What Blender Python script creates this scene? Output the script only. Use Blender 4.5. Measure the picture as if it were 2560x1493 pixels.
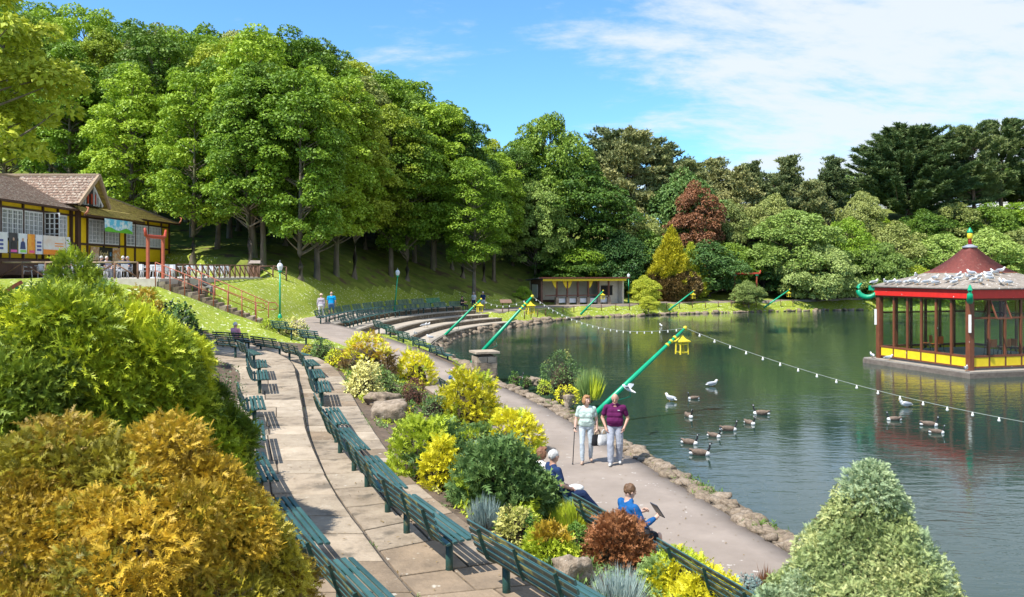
import bpy, math, random
import numpy as np
from mathutils import Vector, Matrix

for _o in list(bpy.data.objects):
    bpy.data.objects.remove(_o)
scene = bpy.context.scene
COL = scene.collection
R = math.radians

# ------------------------------------------------------------------ camera
ZC, FPX, CX, CY, VH = 4.6, 2080.0, 1280.0, 746.5, 681.0   # metres, pixels of the 2560 x 1493 photograph
cam_d = bpy.data.cameras.new("camera")
cam = bpy.data.objects.new("camera", cam_d)
COL.objects.link(cam)
cam.location = (0, 0, ZC)
cam.rotation_euler = (R(90), 0, 0)
cam_d.sensor_width = 36.0
cam_d.lens = 36.0 * FPX / 2560.0
cam_d.shift_y = -(CY - VH) / 2560.0
cam_d.clip_start = 0.1
cam_d.clip_end = 3000
scene.camera = cam

# ------------------------------------------------------------------ light
SUN_AZ = math.atan2(-0.80, -0.60)       # direction towards the sun, measured from +Y to +X
SUN_EL = R(55)
SKY_STRENGTH, SUN_STRENGTH, EXPOSURE = 0.145, 4.9, 0.62
sunv = Vector((math.sin(SUN_AZ) * math.cos(SUN_EL), math.cos(SUN_AZ) * math.cos(SUN_EL), math.sin(SUN_EL)))
sl = bpy.data.lights.new("sun", 'SUN')
sl.energy = SUN_STRENGTH
sl.angle = R(0.5)
sl.color = (1.0, 0.95, 0.86)
sun = bpy.data.objects.new("sun", sl)
COL.objects.link(sun)
sun.rotation_euler = (-sunv).to_track_quat('-Z', 'Y').to_euler()
sun.location = (-30, -20, 60)

world = bpy.data.worlds.new("World")
scene.world = world
world.use_nodes = True
wt = world.node_tree
wt.nodes.clear()


def wn(t, **k):
    n = wt.nodes.new(t)
    for a, b in k.items():
        setattr(n, a, b)
    return n


def wmath(op, a, b=None, clamp=False):
    n = wn('ShaderNodeMath', operation=op, use_clamp=clamp)
    for i, x in enumerate((a, b)):
        if x is None:
            continue
        if isinstance(x, (int, float)):
            n.inputs[i].default_value = x
        else:
            wt.links.new(x, n.inputs[i])
    return n.outputs[0]


sky = wn('ShaderNodeTexSky', sky_type='NISHITA', sun_disc=False)
sky.sun_elevation = SUN_EL
sky.sun_rotation = SUN_AZ % (2 * math.pi)
sky.air_density = 1.0
sky.dust_density = 0.35
sky.ozone_density = 2.5
tc = wn('ShaderNodeTexCoord')
sp = wn('ShaderNodeSeparateXYZ')
wt.links.new(tc.outputs['Generated'], sp.inputs[0])
X_, Y_, Z_ = sp.outputs
zz = wmath('ADD', wmath('MAXIMUM', Z_, 0.0), 0.30)
px = wmath('DIVIDE', X_, zz)
py = wmath('DIVIDE', Y_, zz)
cmb = wn('ShaderNodeCombineXYZ')
wt.links.new(px, cmb.inputs[0])
wt.links.new(py, cmb.inputs[1])
# a bank of thin broken cloud lies to the east (+X); scattered wisps elsewhere
n1 = wn('ShaderNodeTexNoise')
n1.inputs['Scale'].default_value = 2.6
n1.inputs['Detail'].default_value = 9
n1.inputs['Roughness'].default_value = 0.62
n1.inputs['Distortion'].default_value = 0.35
mp = wn('ShaderNodeMapping')
mp.inputs['Scale'].default_value = (0.8, 1.5, 1)
mp.inputs['Rotation'].default_value = (0, 0, R(14))
mp.inputs['Location'].default_value = (3.3, 1.2, 0)
wt.links.new(cmb.outputs[0], mp.inputs[0])
wt.links.new(mp.outputs[0], n1.inputs['Vector'])
n2 = wn('ShaderNodeTexNoise')
n2.inputs['Scale'].default_value = 13.0
n2.inputs['Detail'].default_value = 6
n2.inputs['Roughness'].default_value = 0.6
wt.links.new(mp.outputs[0], n2.inputs['Vector'])
bank = wmath('MULTIPLY', wmath('SUBTRACT', X_, wmath('MULTIPLY', Y_, 0.09)), 1.15)
bank = wmath('MINIMUM', wmath('MAXIMUM', bank, -0.06), 0.27)
cov = wmath('ADD', wmath('ADD', n1.outputs[0], bank), wmath('MULTIPLY', wmath('SUBTRACT', n2.outputs[0], 0.5), 0.34))
mask = wn('ShaderNodeMapRange', interpolation_type='SMOOTHSTEP')
mask.inputs['From Min'].default_value = 0.49
mask.inputs['From Max'].default_value = 0.82
mask.inputs['To Max'].default_value = 0.92
wt.links.new(cov, mask.inputs[0])
tint = wn('ShaderNodeMix', data_type='RGBA', blend_type='MULTIPLY')
tint.inputs[0].default_value = 1.0
tint.inputs[7].default_value = (0.60, 0.93, 1.20, 1)
wt.links.new(sky.outputs[0], tint.inputs[6])
mixc = wn('ShaderNodeMix', data_type='RGBA')
mixc.inputs[7].default_value = (4.0, 4.3, 4.6, 1)
wt.links.new(mask.outputs[0], mixc.inputs[0])
wt.links.new(tint.outputs[2], mixc.inputs[6])
bg = wn('ShaderNodeBackground')
bg.inputs[1].default_value = SKY_STRENGTH
wt.links.new(mixc.outputs[2], bg.inputs[0])
wo = wn('ShaderNodeOutputWorld')
wt.links.new(bg.outputs[0], wo.inputs[0])

scene.view_settings.view_transform = 'Standard'
scene.view_settings.look = 'None'
scene.view_settings.exposure = EXPOSURE
scene.view_settings.gamma = 1
scene.view_settings.use_curve_mapping = False
scene.render.engine = 'CYCLES'
scene.cycles.use_denoising = True
scene.cycles.max_bounces = 8
scene.cycles.diffuse_bounces = 3
scene.cycles.glossy_bounces = 4
scene.cycles.transmission_bounces = 4
scene.cycles.transparent_max_bounces = 8
scene.cycles.sample_clamp_indirect = 6


# ------------------------------------------------------------------ materials
MATS = {}


def _nodes(name):
    m = bpy.data.materials.new(name)
    m.use_nodes = True
    nt = m.node_tree
    b = nt.nodes['Principled BSDF']
    return m, nt, b


def pm(name, c1, c2=None, scale=3.0, rough=0.6, bump=0.0, bscale=None, detail=5.0, metallic=0.0, c3=None, lo=0.35, hi=0.65,
       spec=0.5, stretch=(1, 1, 1), spot=None, spotscale=2.0, spotlo=0.58, spothi=0.66, var=0.0):
    """a procedural surface: two or three tones mixed by noise, optional stains of their own colour, optional relief"""
    if name in MATS:
        return MATS[name]
    m, nt, b = _nodes(name)
    b.inputs['Roughness'].default_value = rough
    b.inputs['Metallic'].default_value = metallic
    b.inputs['Specular IOR Level'].default_value = spec
    t = nt.nodes.new('ShaderNodeTexCoord')
    mp = nt.nodes.new('ShaderNodeMapping')
    mp.inputs['Scale'].default_value = stretch
    oi = nt.nodes.new('ShaderNodeObjectInfo')
    va = nt.nodes.new('ShaderNodeVectorMath')
    va.operation = 'ADD'
    rs = nt.nodes.new('ShaderNodeVectorMath')
    rs.operation = 'SCALE'
    rs.inputs[0].default_value = (37.0, 11.0, 5.0)
    nt.links.new(oi.outputs['Random'], rs.inputs['Scale'])
    nt.links.new(t.outputs['Object'], va.inputs[0])
    nt.links.new(rs.outputs[0], va.inputs[1])
    nt.links.new(va.outputs[0], mp.inputs[0])
    c2 = c2 or tuple(x * 0.8 for x in c1)
    n = nt.nodes.new('ShaderNodeTexNoise')
    n.inputs['Scale'].default_value = scale
    n.inputs['Detail'].default_value = detail
    n.inputs['Roughness'].default_value = 0.65
    nt.links.new(mp.outputs[0], n.inputs['Vector'])
    r = nt.nodes.new('ShaderNodeValToRGB')
    r.color_ramp.elements[0].position = lo
    r.color_ramp.elements[1].position = hi
    r.color_ramp.elements[0].color = (*c1, 1)
    r.color_ramp.elements[1].color = (*c2, 1)
    if c3:
        e = r.color_ramp.elements.new((lo + hi) / 2)
        e.color = (*c3, 1)
    nt.links.new(n.outputs[0], r.inputs[0])
    out = r.outputs[0]
    if spot:
        ns = nt.nodes.new('ShaderNodeTexNoise')
        ns.inputs['Scale'].default_value = spotscale
        ns.inputs['Detail'].default_value = 7
        nt.links.new(mp.outputs[0], ns.inputs['Vector'])
        mr = nt.nodes.new('ShaderNodeMapRange')
        mr.inputs['From Min'].default_value = spotlo
        mr.inputs['From Max'].default_value = spothi
        nt.links.new(ns.outputs[0], mr.inputs[0])
        mx = nt.nodes.new('ShaderNodeMix')
        mx.data_type = 'RGBA'
        mx.inputs[7].default_value = (*spot, 1)
        nt.links.new(mr.outputs[0], mx.inputs[0])
        nt.links.new(out, mx.inputs[6])
        out = mx.outputs[2]
    if var:
        hv = nt.nodes.new('ShaderNodeHueSaturation')
        mr2 = nt.nodes.new('ShaderNodeMapRange')
        mr2.inputs['To Min'].default_value = 1 - var
        mr2.inputs['To Max'].default_value = 1 + var
        nt.links.new(oi.outputs['Random'], mr2.inputs[0])
        nt.links.new(mr2.outputs[0], hv.inputs['Value'])
        nt.links.new(out, hv.inputs['Color'])
        out = hv.outputs[0]
    nt.links.new(out, b.inputs['Base Color'])
    if bump:
        nb = nt.nodes.new('ShaderNodeTexNoise')
        nb.inputs['Scale'].default_value = bscale or scale * 4
        nb.inputs['Detail'].default_value = 6
        nt.links.new(mp.outputs[0], nb.inputs['Vector'])
        bp = nt.nodes.new('ShaderNodeBump')
        bp.inputs['Strength'].default_value = bump
        bp.inputs['Distance'].default_value = 0.02
        nt.links.new(nb.outputs[0], bp.inputs['Height'])
        nt.links.new(bp.outputs[0], b.inputs['Normal'])
    MATS[name] = m
    return m


def leafm(name, c1, c2, c3=None, transl=0.35, nscale=0.6, rough=0.55, mixn=0.55):
    """foliage: the tone differs from leaf to leaf and from one bough to the next; thin leaves let light through"""
    if name in MATS:
        return MATS[name]
    mixn, transl = 0.76, transl * 0.62
    m, nt, b = _nodes(name)
    b.inputs['Roughness'].default_value = rough
    b.inputs['Specular IOR Level'].default_value = 0.35
    g = nt.nodes.new('ShaderNodeNewGeometry')
    t = nt.nodes.new('ShaderNodeTexCoord')
    oi = nt.nodes.new('ShaderNodeObjectInfo')
    n = nt.nodes.new('ShaderNodeTexNoise')
    n.inputs['Scale'].default_value = nscale
    n.inputs['Detail'].default_value = 3
    nt.links.new(t.outputs['Object'], n.inputs['Vector'])

    def mth(op, a, bb):
        q = nt.nodes.new('ShaderNodeMath')
        q.operation = op
        for i, x in enumerate((a, bb)):
            if isinstance(x, (int, float)):
                q.inputs[i].default_value = x
            else:
                nt.links.new(x, q.inputs[i])
        return q.outputs[0]
    v = mth('ADD', mth('MULTIPLY', g.outputs['Random Per Island'], 1 - mixn), mth('MULTIPLY', n.outputs[0], mixn))
    v = mth('ADD', v, mth('MULTIPLY', mth('SUBTRACT', oi.outputs['Random'], 0.5), 0.44))
    r = nt.nodes.new('ShaderNodeValToRGB')
    r.color_ramp.elements[0].position = 0.2
    r.color_ramp.elements[1].position = 0.8
    r.color_ramp.elements[0].color = (*c1, 1)
    r.color_ramp.elements[1].color = (*c2, 1)
    if c3:
        e = r.color_ramp.elements.new(0.5)
        e.color = (*c3, 1)
    nt.links.new(v, r.inputs[0])
    nt.links.new(r.outputs[0], b.inputs['Base Color'])
    tr = nt.nodes.new('ShaderNodeBsdfTranslucent')
    nt.links.new(r.outputs[0], tr.inputs[0])
    ms = nt.nodes.new('ShaderNodeMixShader')
    ms.inputs[0].default_value = transl
    nt.links.new(b.outputs[0], ms.inputs[1])
    nt.links.new(tr.outputs[0], ms.inputs[2])
    nt.links.new(ms.outputs[0], nt.nodes['Material Output'].inputs[0])
    MATS[name] = m
    return m


def glassm(name, tint=(0.75, 0.85, 0.82), alpha=0.22, rough=0.03):
    """a thin pane: partly see-through, partly mirror"""
    if name in MATS:
        return MATS[name]
    m, nt, b = _nodes(name)
    tr = nt.nodes.new('ShaderNodeBsdfTransparent')
    tr.inputs[0].default_value = (*tint, 1)
    gl = nt.nodes.new('ShaderNodeBsdfGlossy')
    gl.inputs['Roughness'].default_value = rough
    lw = nt.nodes.new('ShaderNodeLayerWeight')      # mirror share grows towards grazing view, the same from both sides
    lw.inputs[0].default_value = .5
    pw = nt.nodes.new('ShaderNodeMath')
    pw.operation = 'POWER'
    pw.inputs[1].default_value = 4.0
    nt.links.new(lw.outputs['Facing'], pw.inputs[0])
    ad = nt.nodes.new('ShaderNodeMath')
    ad.operation = 'MULTIPLY_ADD'
    ad.use_clamp = True
    ad.inputs[1].default_value = .8
    ad.inputs[2].default_value = alpha * .25
    nt.links.new(pw.outputs[0], ad.inputs[0])
    ms = nt.nodes.new('ShaderNodeMixShader')
    nt.links.new(ad.outputs[0], ms.inputs[0])
    nt.links.new(tr.outputs[0], ms.inputs[1])
    nt.links.new(gl.outputs[0], ms.inputs[2])
    nt.links.new(ms.outputs[0], nt.nodes['Material Output'].inputs[0])
    MATS[name] = m
    return m


# ------------------------------------------------------------------ mesh helpers
def link(o, parent=None):
    COL.objects.link(o)
    if parent is not None:
        o.parent = parent
    return o


def tag(o, label=None, cat=None, group=None, kind=None):
    if label:
        o['label'] = label
    if cat:
        o['category'] = cat
    if group:
        o['group'] = group
    if kind:
        o['kind'] = kind
    return o


def empty(name, loc=(0, 0, 0), rz=0.0, label=None, cat=None, group=None, kind=None):
    o = bpy.data.objects.new(name, None)
    o.empty_display_size = 0.2
    COL.objects.link(o)
    o.location = loc
    o.rotation_euler = (0, 0, rz)
    return tag(o, label, cat, group, kind)


def fast_mesh(name, V, F, mats=None, smooth=False, midx=None):
    """V (n,3) array; F (m,k) array of equal-sized faces"""
    V = np.asarray(V, dtype=np.float32)
    F = np.asarray(F, dtype=np.int32)
    me = bpy.data.meshes.new(name)
    me.vertices.add(len(V))
    me.vertices.foreach_set('co', V.ravel())
    k = F.shape[1]
    me.loops.add(F.size)
    me.loops.foreach_set('vertex_index', F.ravel())
    me.polygons.add(len(F))
    me.polygons.foreach_set('loop_start', np.arange(0, F.size, k, dtype=np.int32))
    me.polygons.foreach_set('loop_total', np.full(len(F), k, dtype=np.int32))
    if mats is not None:
        for m in (mats if isinstance(mats, (list, tuple)) else [mats]):
            me.materials.append(m)
    if midx is not None:
        me.polygons.foreach_set('material_index', np.asarray(midx, dtype=np.int32))
    if smooth:
        me.polygons.foreach_set('use_smooth', np.ones(len(F), dtype=bool))
    me.update(calc_edges=True)
    me.validate()
    return me


class MB:
    """collects boxes, tubes, lathes ... and links them as ONE mesh object"""

    def __init__(s):
        s.v, s.f, s.mi, s.sm = [], [], [], []
        s.m = 0

    def add(s, vs, fs, smooth=False):
        o = len(s.v)
        s.v += [tuple(map(float, p)) for p in vs]
        for f in fs:
            s.f.append(tuple(i + o for i in f))
            s.mi.append(s.m)
            s.sm.append(smooth)
        return s

    def box(s, c, d, rot=None):
        hx, hy, hz = d[0] / 2, d[1] / 2, d[2] / 2
        vs = [Vector((x, y, z)) for x in (-hx, hx) for y in (-hy, hy) for z in (-hz, hz)]
        if rot is not None:
            M = rot if isinstance(rot, Matrix) else Matrix.Rotation(rot, 3, 'Z')
            vs = [M @ v for v in vs]
        c = Vector(c)
        return s.add([v + c for v in vs], [(0, 1, 3, 2), (4, 6, 7, 5), (0, 4, 5, 1), (2, 3, 7, 6), (0, 2, 6, 4), (1, 5, 7, 3)])

    def bar(s, a, b, w, h, up=(0, 0, 1)):
        """a box from a to b, w wide, h high"""
        a, b = Vector(a), Vector(b)
        d = (b - a)
        L = d.length
        d.normalize()
        up = Vector(up)
        sd = d.cross(up)
        if sd.length < 1e-4:
            sd = d.cross(Vector((1, 0, 0)))
        sd.normalize()
        u = sd.cross(d)
        M = Matrix((d, sd, u)).transposed()
        return s.box((a + b) / 2, (L, w, h), M)

    def tube(s, pts, rad, n=8, caps=True, smooth=True):
        pts = [Vector(p) for p in pts]
        k = len(pts)
        rad = [rad] * k if isinstance(rad, (int, float)) else list(rad)
        vs, fs = [], []
        ref = Vector((0, 0, 1))
        for i, p in enumerate(pts):
            d = (pts[min(i + 1, k - 1)] - pts[max(i - 1, 0)])
            d = d.normalized() if d.length > 1e-9 else Vector((0, 0, 1))
            a = d.cross(ref)
            if a.length < 0.05:
                a = d.cross(Vector((1, 0, 0)))
            a.normalize()
            b = d.cross(a)
            for j in range(n):
                t = 2 * math.pi * j / n
                vs.append(p + (a * math.cos(t) + b * math.sin(t)) * rad[i])
        for i in range(k - 1):
            for j in range(n):
                q = (j + 1) % n
                fs.append((i * n + j, i * n + q, (i + 1) * n + q, (i + 1) * n + j))
        s.add(vs, fs, smooth)
        if caps:
            o = len(s.v) - len(vs)
            s.f.append(tuple(o + j for j in reversed(range(n))))
            s.f.append(tuple(o + (k - 1) * n + j for j in range(n)))
            s.mi += [s.m] * 2
            s.sm += [False] * 2
        return s

    def lathe(s, prof, n=16, c=(0, 0, 0), smooth=True, sq=0.0, rz=0.0):
        vs, fs = [], []
        k = len(prof)
        for r, z in prof:
            for j in range(n):
                t = 2 * math.pi * j / n + rz
                vs.append((c[0] + r * math.cos(t), c[1] + r * math.sin(t), c[2] + z))
        for i in range(k - 1):
            for j in range(n):
                q = (j + 1) % n
                fs.append((i * n + j, i * n + q, (i + 1) * n + q, (i + 1) * n + j))
        fs.append(tuple(reversed(range(n))))
        fs.append(tuple((k - 1) * n + j for j in range(n)))
        return s.add(vs, fs, smooth)

    def ball(s, c, r, n=10, m=7, rot=None):
        r = (r, r, r) if isinstance(r, (int, float)) else r
        vs, fs = [], []
        for i in range(m + 1):
            p = math.pi * i / m
            for j in range(n):
                t = 2 * math.pi * j / n
                v = Vector((r[0] * math.sin(p) * math.cos(t), r[1] * math.sin(p) * math.sin(t), r[2] * math.cos(p)))
                if rot is not None:
                    v = rot @ v
                vs.append(v + Vector(c))
        for i in range(m):
            for j in range(n):
                q = (j + 1) % n
                fs.append((i * n + j, (i + 1) * n + j, (i + 1) * n + q, i * n + q))
        return s.add(vs, fs, True)

    def prism(s, poly, z0, z1):
        """vertical prism over a polygon of (x,y); z0/z1 numbers"""
        k = len(poly)
        vs = [(x, y, z0) for x, y in poly] + [(x, y, z1) for x, y in poly]
        fs = [tuple(reversed(range(k))), tuple(range(k, 2 * k))]
        fs += [(i, (i + 1) % k, k + (i + 1) % k, k + i) for i in range(k)]
        return s.add(vs, fs)

    def mesh(s, name, mat):
        me = bpy.data.meshes.new(name)
        me.from_pydata(s.v, [], s.f)
        for m in (mat if isinstance(mat, (list, tuple)) else [mat]):
            me.materials.append(m)
        me.polygons.foreach_set('material_index', np.array(s.mi, dtype=np.int32))
        me.polygons.foreach_set('use_smooth', np.array(s.sm, dtype=bool))
        me.update()
        return me

    def build(s, name, mat, parent=None, loc=None, rz=None):
        o = bpy.data.objects.new(name, s.mesh(name, mat))
        link(o, parent)
        if loc is not None:
            o.location = loc
        if rz is not None:
            o.rotation_euler = (0, 0, rz)
        return o


def mesh_obj(name, me, parent=None, loc=None, rz=None):
    o = bpy.data.objects.new(name, me)
    link(o, parent)
    if loc is not None:
        o.location = loc
    if rz is not None:
        o.rotation_euler = (0, 0, rz)
    return o


def copy_tree(src, parent=None):
    c = src.copy()
    COL.objects.link(c)
    c.parent = parent
    for ch in src.children:
        copy_tree(ch, c)
    return c


ORD = ['first', 'second', 'third', 'fourth', 'fifth', 'sixth', 'seventh', 'eighth', 'ninth', 'tenth', 'eleventh', 'twelfth',
       'thirteenth', 'fourteenth', 'fifteenth', 'sixteenth', 'seventeenth', 'eighteenth', 'nineteenth', 'twentieth',
       'twenty-first', 'twenty-second', 'twenty-third', 'twenty-fourth', 'twenty-fifth', 'twenty-sixth', 'twenty-seventh', 'twenty-eighth', 'twenty-ninth', 'thirtieth', 'thirty-first', 'thirty-second', 'thirty-third', 'thirty-fourth', 'thirty-fifth']


def PX(u, v, z):
    """photograph pixel -> world point at height z"""
    Y = FPX * (ZC - z) / (v - VH)
    return ((u - CX) * Y / FPX, Y, z)


def PD(u, v, Y):
    """photograph pixel -> world point at depth Y"""
    return ((u - CX) * Y / FPX, Y, ZC - (v - VH) * Y / FPX)


def resample(pts, step):
    pts = np.asarray(pts, dtype=float)
    # Catmull-Rom through the points, then even spacing
    P = np.vstack([2 * pts[0] - pts[1], pts, 2 * pts[-1] - pts[-2]])
    out = []
    for i in range(1, len(P) - 2):
        p0, p1, p2, p3 = P[i - 1:i + 3]
        for t in np.linspace(0, 1, 12, endpoint=False):
            out.append(0.5 * ((2 * p1) + (-p0 + p2) * t + (2 * p0 - 5 * p1 + 4 * p2 - p3) * t * t + (-p0 + 3 * p1 - 3 * p2 + p3) * t ** 3))
    out.append(P[-2])
    out = np.array(out)
    d = np.r_[0, np.cumsum(np.linalg.norm(np.diff(out[:, :2], axis=0), axis=1))]
    n = max(2, int(round(d[-1] / step)) + 1)
    s = np.linspace(0, d[-1], n)
    return np.stack([np.interp(s, d, out[:, k]) for k in range(out.shape[1])], 1)


def offset_curve(pts, off):
    """offset a polyline to its left by off (plan view)"""
    pts = np.asarray(pts, dtype=float)
    t = np.gradient(pts[:, :2], axis=0)
    t /= np.linalg.norm(t, axis=1)[:, None]
    q = pts.copy()
    q[:, 0] += -t[:, 1] * off
    q[:, 1] += t[:, 0] * off
    return q


def seg_dist(xy, poly, closed=False):
    """distance, and interpolated third coordinate, from points to a polyline (k,2 or 3)"""
    poly = np.asarray(poly, dtype=float)
    if closed:
        poly = np.vstack([poly, poly[:1]])
    best = np.full(len(xy), 1e9)
    val = np.zeros(len(xy))
    for a, b in zip(poly[:-1], poly[1:]):
        ab = b[:2] - a[:2]
        t = np.clip(((xy - a[:2]) @ ab) / max(ab @ ab, 1e-9), 0, 1)
        d = np.linalg.norm(xy - (a[:2] + t[:, None] * ab), axis=1)
        m = d < best
        best[m] = d[m]
        if poly.shape[1] > 2:
            val[m] = (a[2] + (b[2] - a[2]) * t)[m]
    return best, val


def inside(xy, poly):
    poly = np.asarray(poly, dtype=float)
    x, y = xy[:, 0], xy[:, 1]
    r = np.zeros(len(xy), dtype=bool)
    j = len(poly) - 1
    for i in range(len(poly)):
        xi, yi, xj, yj = poly[i, 0], poly[i, 1], poly[j, 0], poly[j, 1]
        if yi != yj:
            c = ((yi > y) != (yj > y)) & (x < (xj - xi) * (y - yi) / (yj - yi) + xi)
            r ^= c
        j = i
    return r


_rs = np.random.RandomState(5)
_lat = _rs.rand(64, 64, 64).astype(np.float32)


def vnoise(p, s=1.0):
    """value noise for an (n,3) array, about -1..1"""
    q = np.asarray(p, dtype=float) * s + 1000.0
    i = np.floor(q).astype(int)
    f = q - i
    f = f * f * (3 - 2 * f)
    i &= 63
    j = (i + 1) & 63
    r = 0
    for dx in (0, 1):
        for dy in (0, 1):
            for dz in (0, 1):
                w = (f[:, 0] if dx else 1 - f[:, 0]) * (f[:, 1] if dy else 1 - f[:, 1]) * (f[:, 2] if dz else 1 - f[:, 2])
                r = r + w * _lat[(j if dx else i)[:, 0], (j if dy else i)[:, 1], (j if dz else i)[:, 2]]
    return r * 2 - 1

# ================================================================== the lie of the land
WATER_Z = -0.35
SHORE = np.array([(9.0, -6), (9.6, 2), (7.5, 6), (5.95, 10), (5.35, 12.4), (4.85, 14.4), (4.4, 16.5), (3.65, 19.8), (2.75, 23.5), (1.6, 28.5),
                  (0.15, 33.2), (-0.9, 36.5), (-1.2, 39), (-2.2, 42), (-3.6, 46.5), (-4.75, 51), (-4.75, 57), (-4.5, 62), (-2.9, 67.8), (-0.6, 73),
                  (1.6, 78.3), (4.0, 84), (7.9, 90), (13.6, 93.6), (19.5, 98), (27, 101.8), (35.3, 105.5), (45.8, 108.5), (60, 111), (80, 112), (110, 108),
                  (130, 80), (120, 30), (80, -6)])
PATH_L = np.array([(9.0, -2, 0), (7.2, 2, 0), (5.4, 6, 0), (3.45, 10, 0), (2.5, 12.4, 0), (1.75, 14.2, 0), (1.0, 16.3, 0), (.1, 19.5, 0), (-.9, 23.5, 0), (-2.2, 29, 0),
                   (-3.6, 33.5, .06), (-5.6, 38, .3), (-8.0, 42, .75), (-11.0, 46, 1.25), (-13.4, 50, 1.5), (-13.9, 54, 1.55), (-13.6, 59, 1.55),
                   (-13.3, 65, 1.5), (-12.4, 71, 1.4), (-10, 76.5, 1.2), (-6.2, 80.2, 1.0), (-2.2, 84, .9), (.3, 88.8, .9), (3.2, 93.4, .9), (11, 97.4, .9),
                   (19, 102.2, 1.0), (29, 107.4, 1.0), (36, 110.6, 1.0), (46, 114, 1.2)])
PATH_R = np.array([(8.6, -2, 0), (8.7, 2, 0), (7.0, 6, 0), (5.45, 10, 0), (4.85, 12.4, 0), (4.35, 14.4, 0), (3.95, 16.5, 0), (3.2, 19.8, 0), (2.3, 23.5, 0), (1.1, 28.5, 0),
                   (-.4, 33.2, .04), (-2.2, 37.2, .25), (-4.8, 42.8, .65), (-7.7, 47, 1.1), (-10.6, 50.5, 1.42), (-12.0, 54.3, 1.5), (-12.1, 59, 1.5),
                   (-11.9, 65, 1.45), (-11.0, 70, 1.35), (-8.8, 74.8, 1.15), (-4.6, 78.3, .95), (-.5, 81, .88), (2.0, 86, .88), (5.3, 90.8, .88), (12, 94.9, .88),
                   (20, 100.9, .95), (30, 105.3, .95), (37, 108.4, 1.0), (47, 111.5, 1.2)])
# terrace 1 (lower bench row) between EDGE1 and STEP, terrace 2 between STEP and EDGE2
EDGE1 = np.array([(5.2, 2), (4.1, 4), (2.95, 5.9), (1.7, 8), (.3, 10.5), (-.81, 12.96), (-1.55, 14.6), (-2.24, 16.5), (-3.1, 19.3), (-4.03, 22.5),
                  (-5.13, 26.5), (-5.88, 29.3), (-6.75, 31.9), (-8.1, 35.0), (-9.9, 37.4), (-12.2, 39.2), (-15.0, 40.3), (-18.5, 41.2)])
STEP = np.array([(3.3, 2), (2.0, 4), (.9, 6), (-.2, 8), (-1.25, 10), (-2.1, 12), (-3.0, 14.2), (-3.73, 16.2), (-4.75, 19.3), (-5.6, 22.3),
                 (-6.8, 26.6), (-7.5, 29.0), (-8.25, 31.5), (-9.3, 33.8), (-10.8, 35.8), (-12.8, 37.0), (-15.2, 37.8), (-18.5, 38.6)])
EDGE2 = np.array([(1.3, 2), (.1, 4), (-1.0, 6), (-2.0, 8), (-3.05, 10), (-4.0, 12), (-4.95, 14.2), (-5.5, 16.2), (-6.5, 19.3), (-7.4, 22.3),
                  (-8.75, 26.6), (-9.5, 29.0), (-10.4, 31.0), (-11.6, 32.4), (-13.2, 33.3), (-15.0, 33.9), (-17, 34.4), (-19.5, 35.0)])


def t1z(y):
    return np.interp(y, [0, 29, 34, 40], [0.80, 0.80, 0.95, 1.22])


def t2z(y):
    return np.interp(y, [0, 13.2, 17, 22, 29, 35, 60], [0.815, 0.82, 0.92, 1.0, 1.0, 1.28, 1.32])


# amphitheatre: the nose of the lowest tread but one; the other edges are offsets of it (left = away from the lake)
AMPHI = resample([(-6.4, 50.5), (-6.35, 55), (-6.0, 60), (-4.95, 66.0), (-3.3, 70.8), (-0.9, 75.0)], 0.8)

CTRL = [(0, 0, 2.3), (-4, 2, 2.0), (4, 1, 1.2), (-3, 6.4, 1.25), (-6, 10, 1.3), (-8, 15, 1.4), (-10, 20, 1.5), (-12, 26, 1.5), (-14.5, 31, 1.5), (-17, 33, 2.3), (-20, 36, 3.1),
        (-24, 40, 3.9), (-28, 44, 4.2), (-21, 43, 3.8), (-17.5, 42, 2.75), (-15.5, 43.5, 2.1), (-13.8, 45, 1.9), (-12, 10, 2.2), (-14, 20, 2.6), (-20, 20, 3.5), (-25, 30, 4),
        (-10, 41.5, .95), (-12, 43.5, 1.3), (-13.0, 42, 1.2), (-16, 46.5, 2.7), (-15, 48.5, 2.0), (-14.2, 50.5, 1.75), (-14.3, 56, 1.9), (-16, 53, 3.0), (-18, 57, 4.1), (-18.3, 60, 4.35), (-17, 62, 4.35), (-14, 62, 2.6),
        (-13.6, 67, 2.0), (-12.4, 73, 1.8), (-9.5, 79, 1.4), (-6, 82, 1.2), (-20, 66, 5.2), (-24, 75, 7.2), (-30, 74, 6.8), (-12, 77, 3.0), (-16, 72, 4.2), (-5, 84.5, 1.9), (-4, 92, 3.4),
        (-10, 90, 5.5), (-20, 95, 10), (-40, 95, 13), (-60, 110, 19), (-36, 62, 5.2), (-45, 60, 7), (-10, 110, 10), (5, 116, 8.5), (-1, 100, 2.6), (4, 103, 2.4), (12, 107, 2.2),
        (10, 122, 8), (25, 114, 2.6), (25, 132, 9), (40, 118, 2), (52, 125, 4), (60, 140, 12), (90, 140, 13), (90, 124, 4), (120, 130, 6), (40, 150, 11), (0, 150, 16), (-60, 160, 28),
        (100, 185, 17), (30, 200, 15), (-160, 150, 32), (220, 150, 12), (220, 320, 20), (-220, 320, 30), (0, 320, 18), (-70, 30, 6), (-70, 0, 5), (20, -25, .3), (-25, -25, 4), (150, -30, 1), (160, 60, 1),
        (3, 86.5, .2), (8, 92.5, .3), (14, 96.5, .4), (21, 100, .5), (30, 104, .5), (38, 108, .5), (46, 111, .6), (-3.0, 41.5, .15), (-5.3, 46.5, .45), (-7.4, 50.8, .8),
        (-26, 50, 4.15), (-30, 56, 4.4), (-22, 50, 4.15), (-21, 60, 4.2), (-19, 50, 3.9), (-17.6, 49.5, 3.2)]
for _p in EDGE1[1:]:
    CTRL.append((_p[0], _p[1], float(t1z(_p[1])) - .08))
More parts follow.
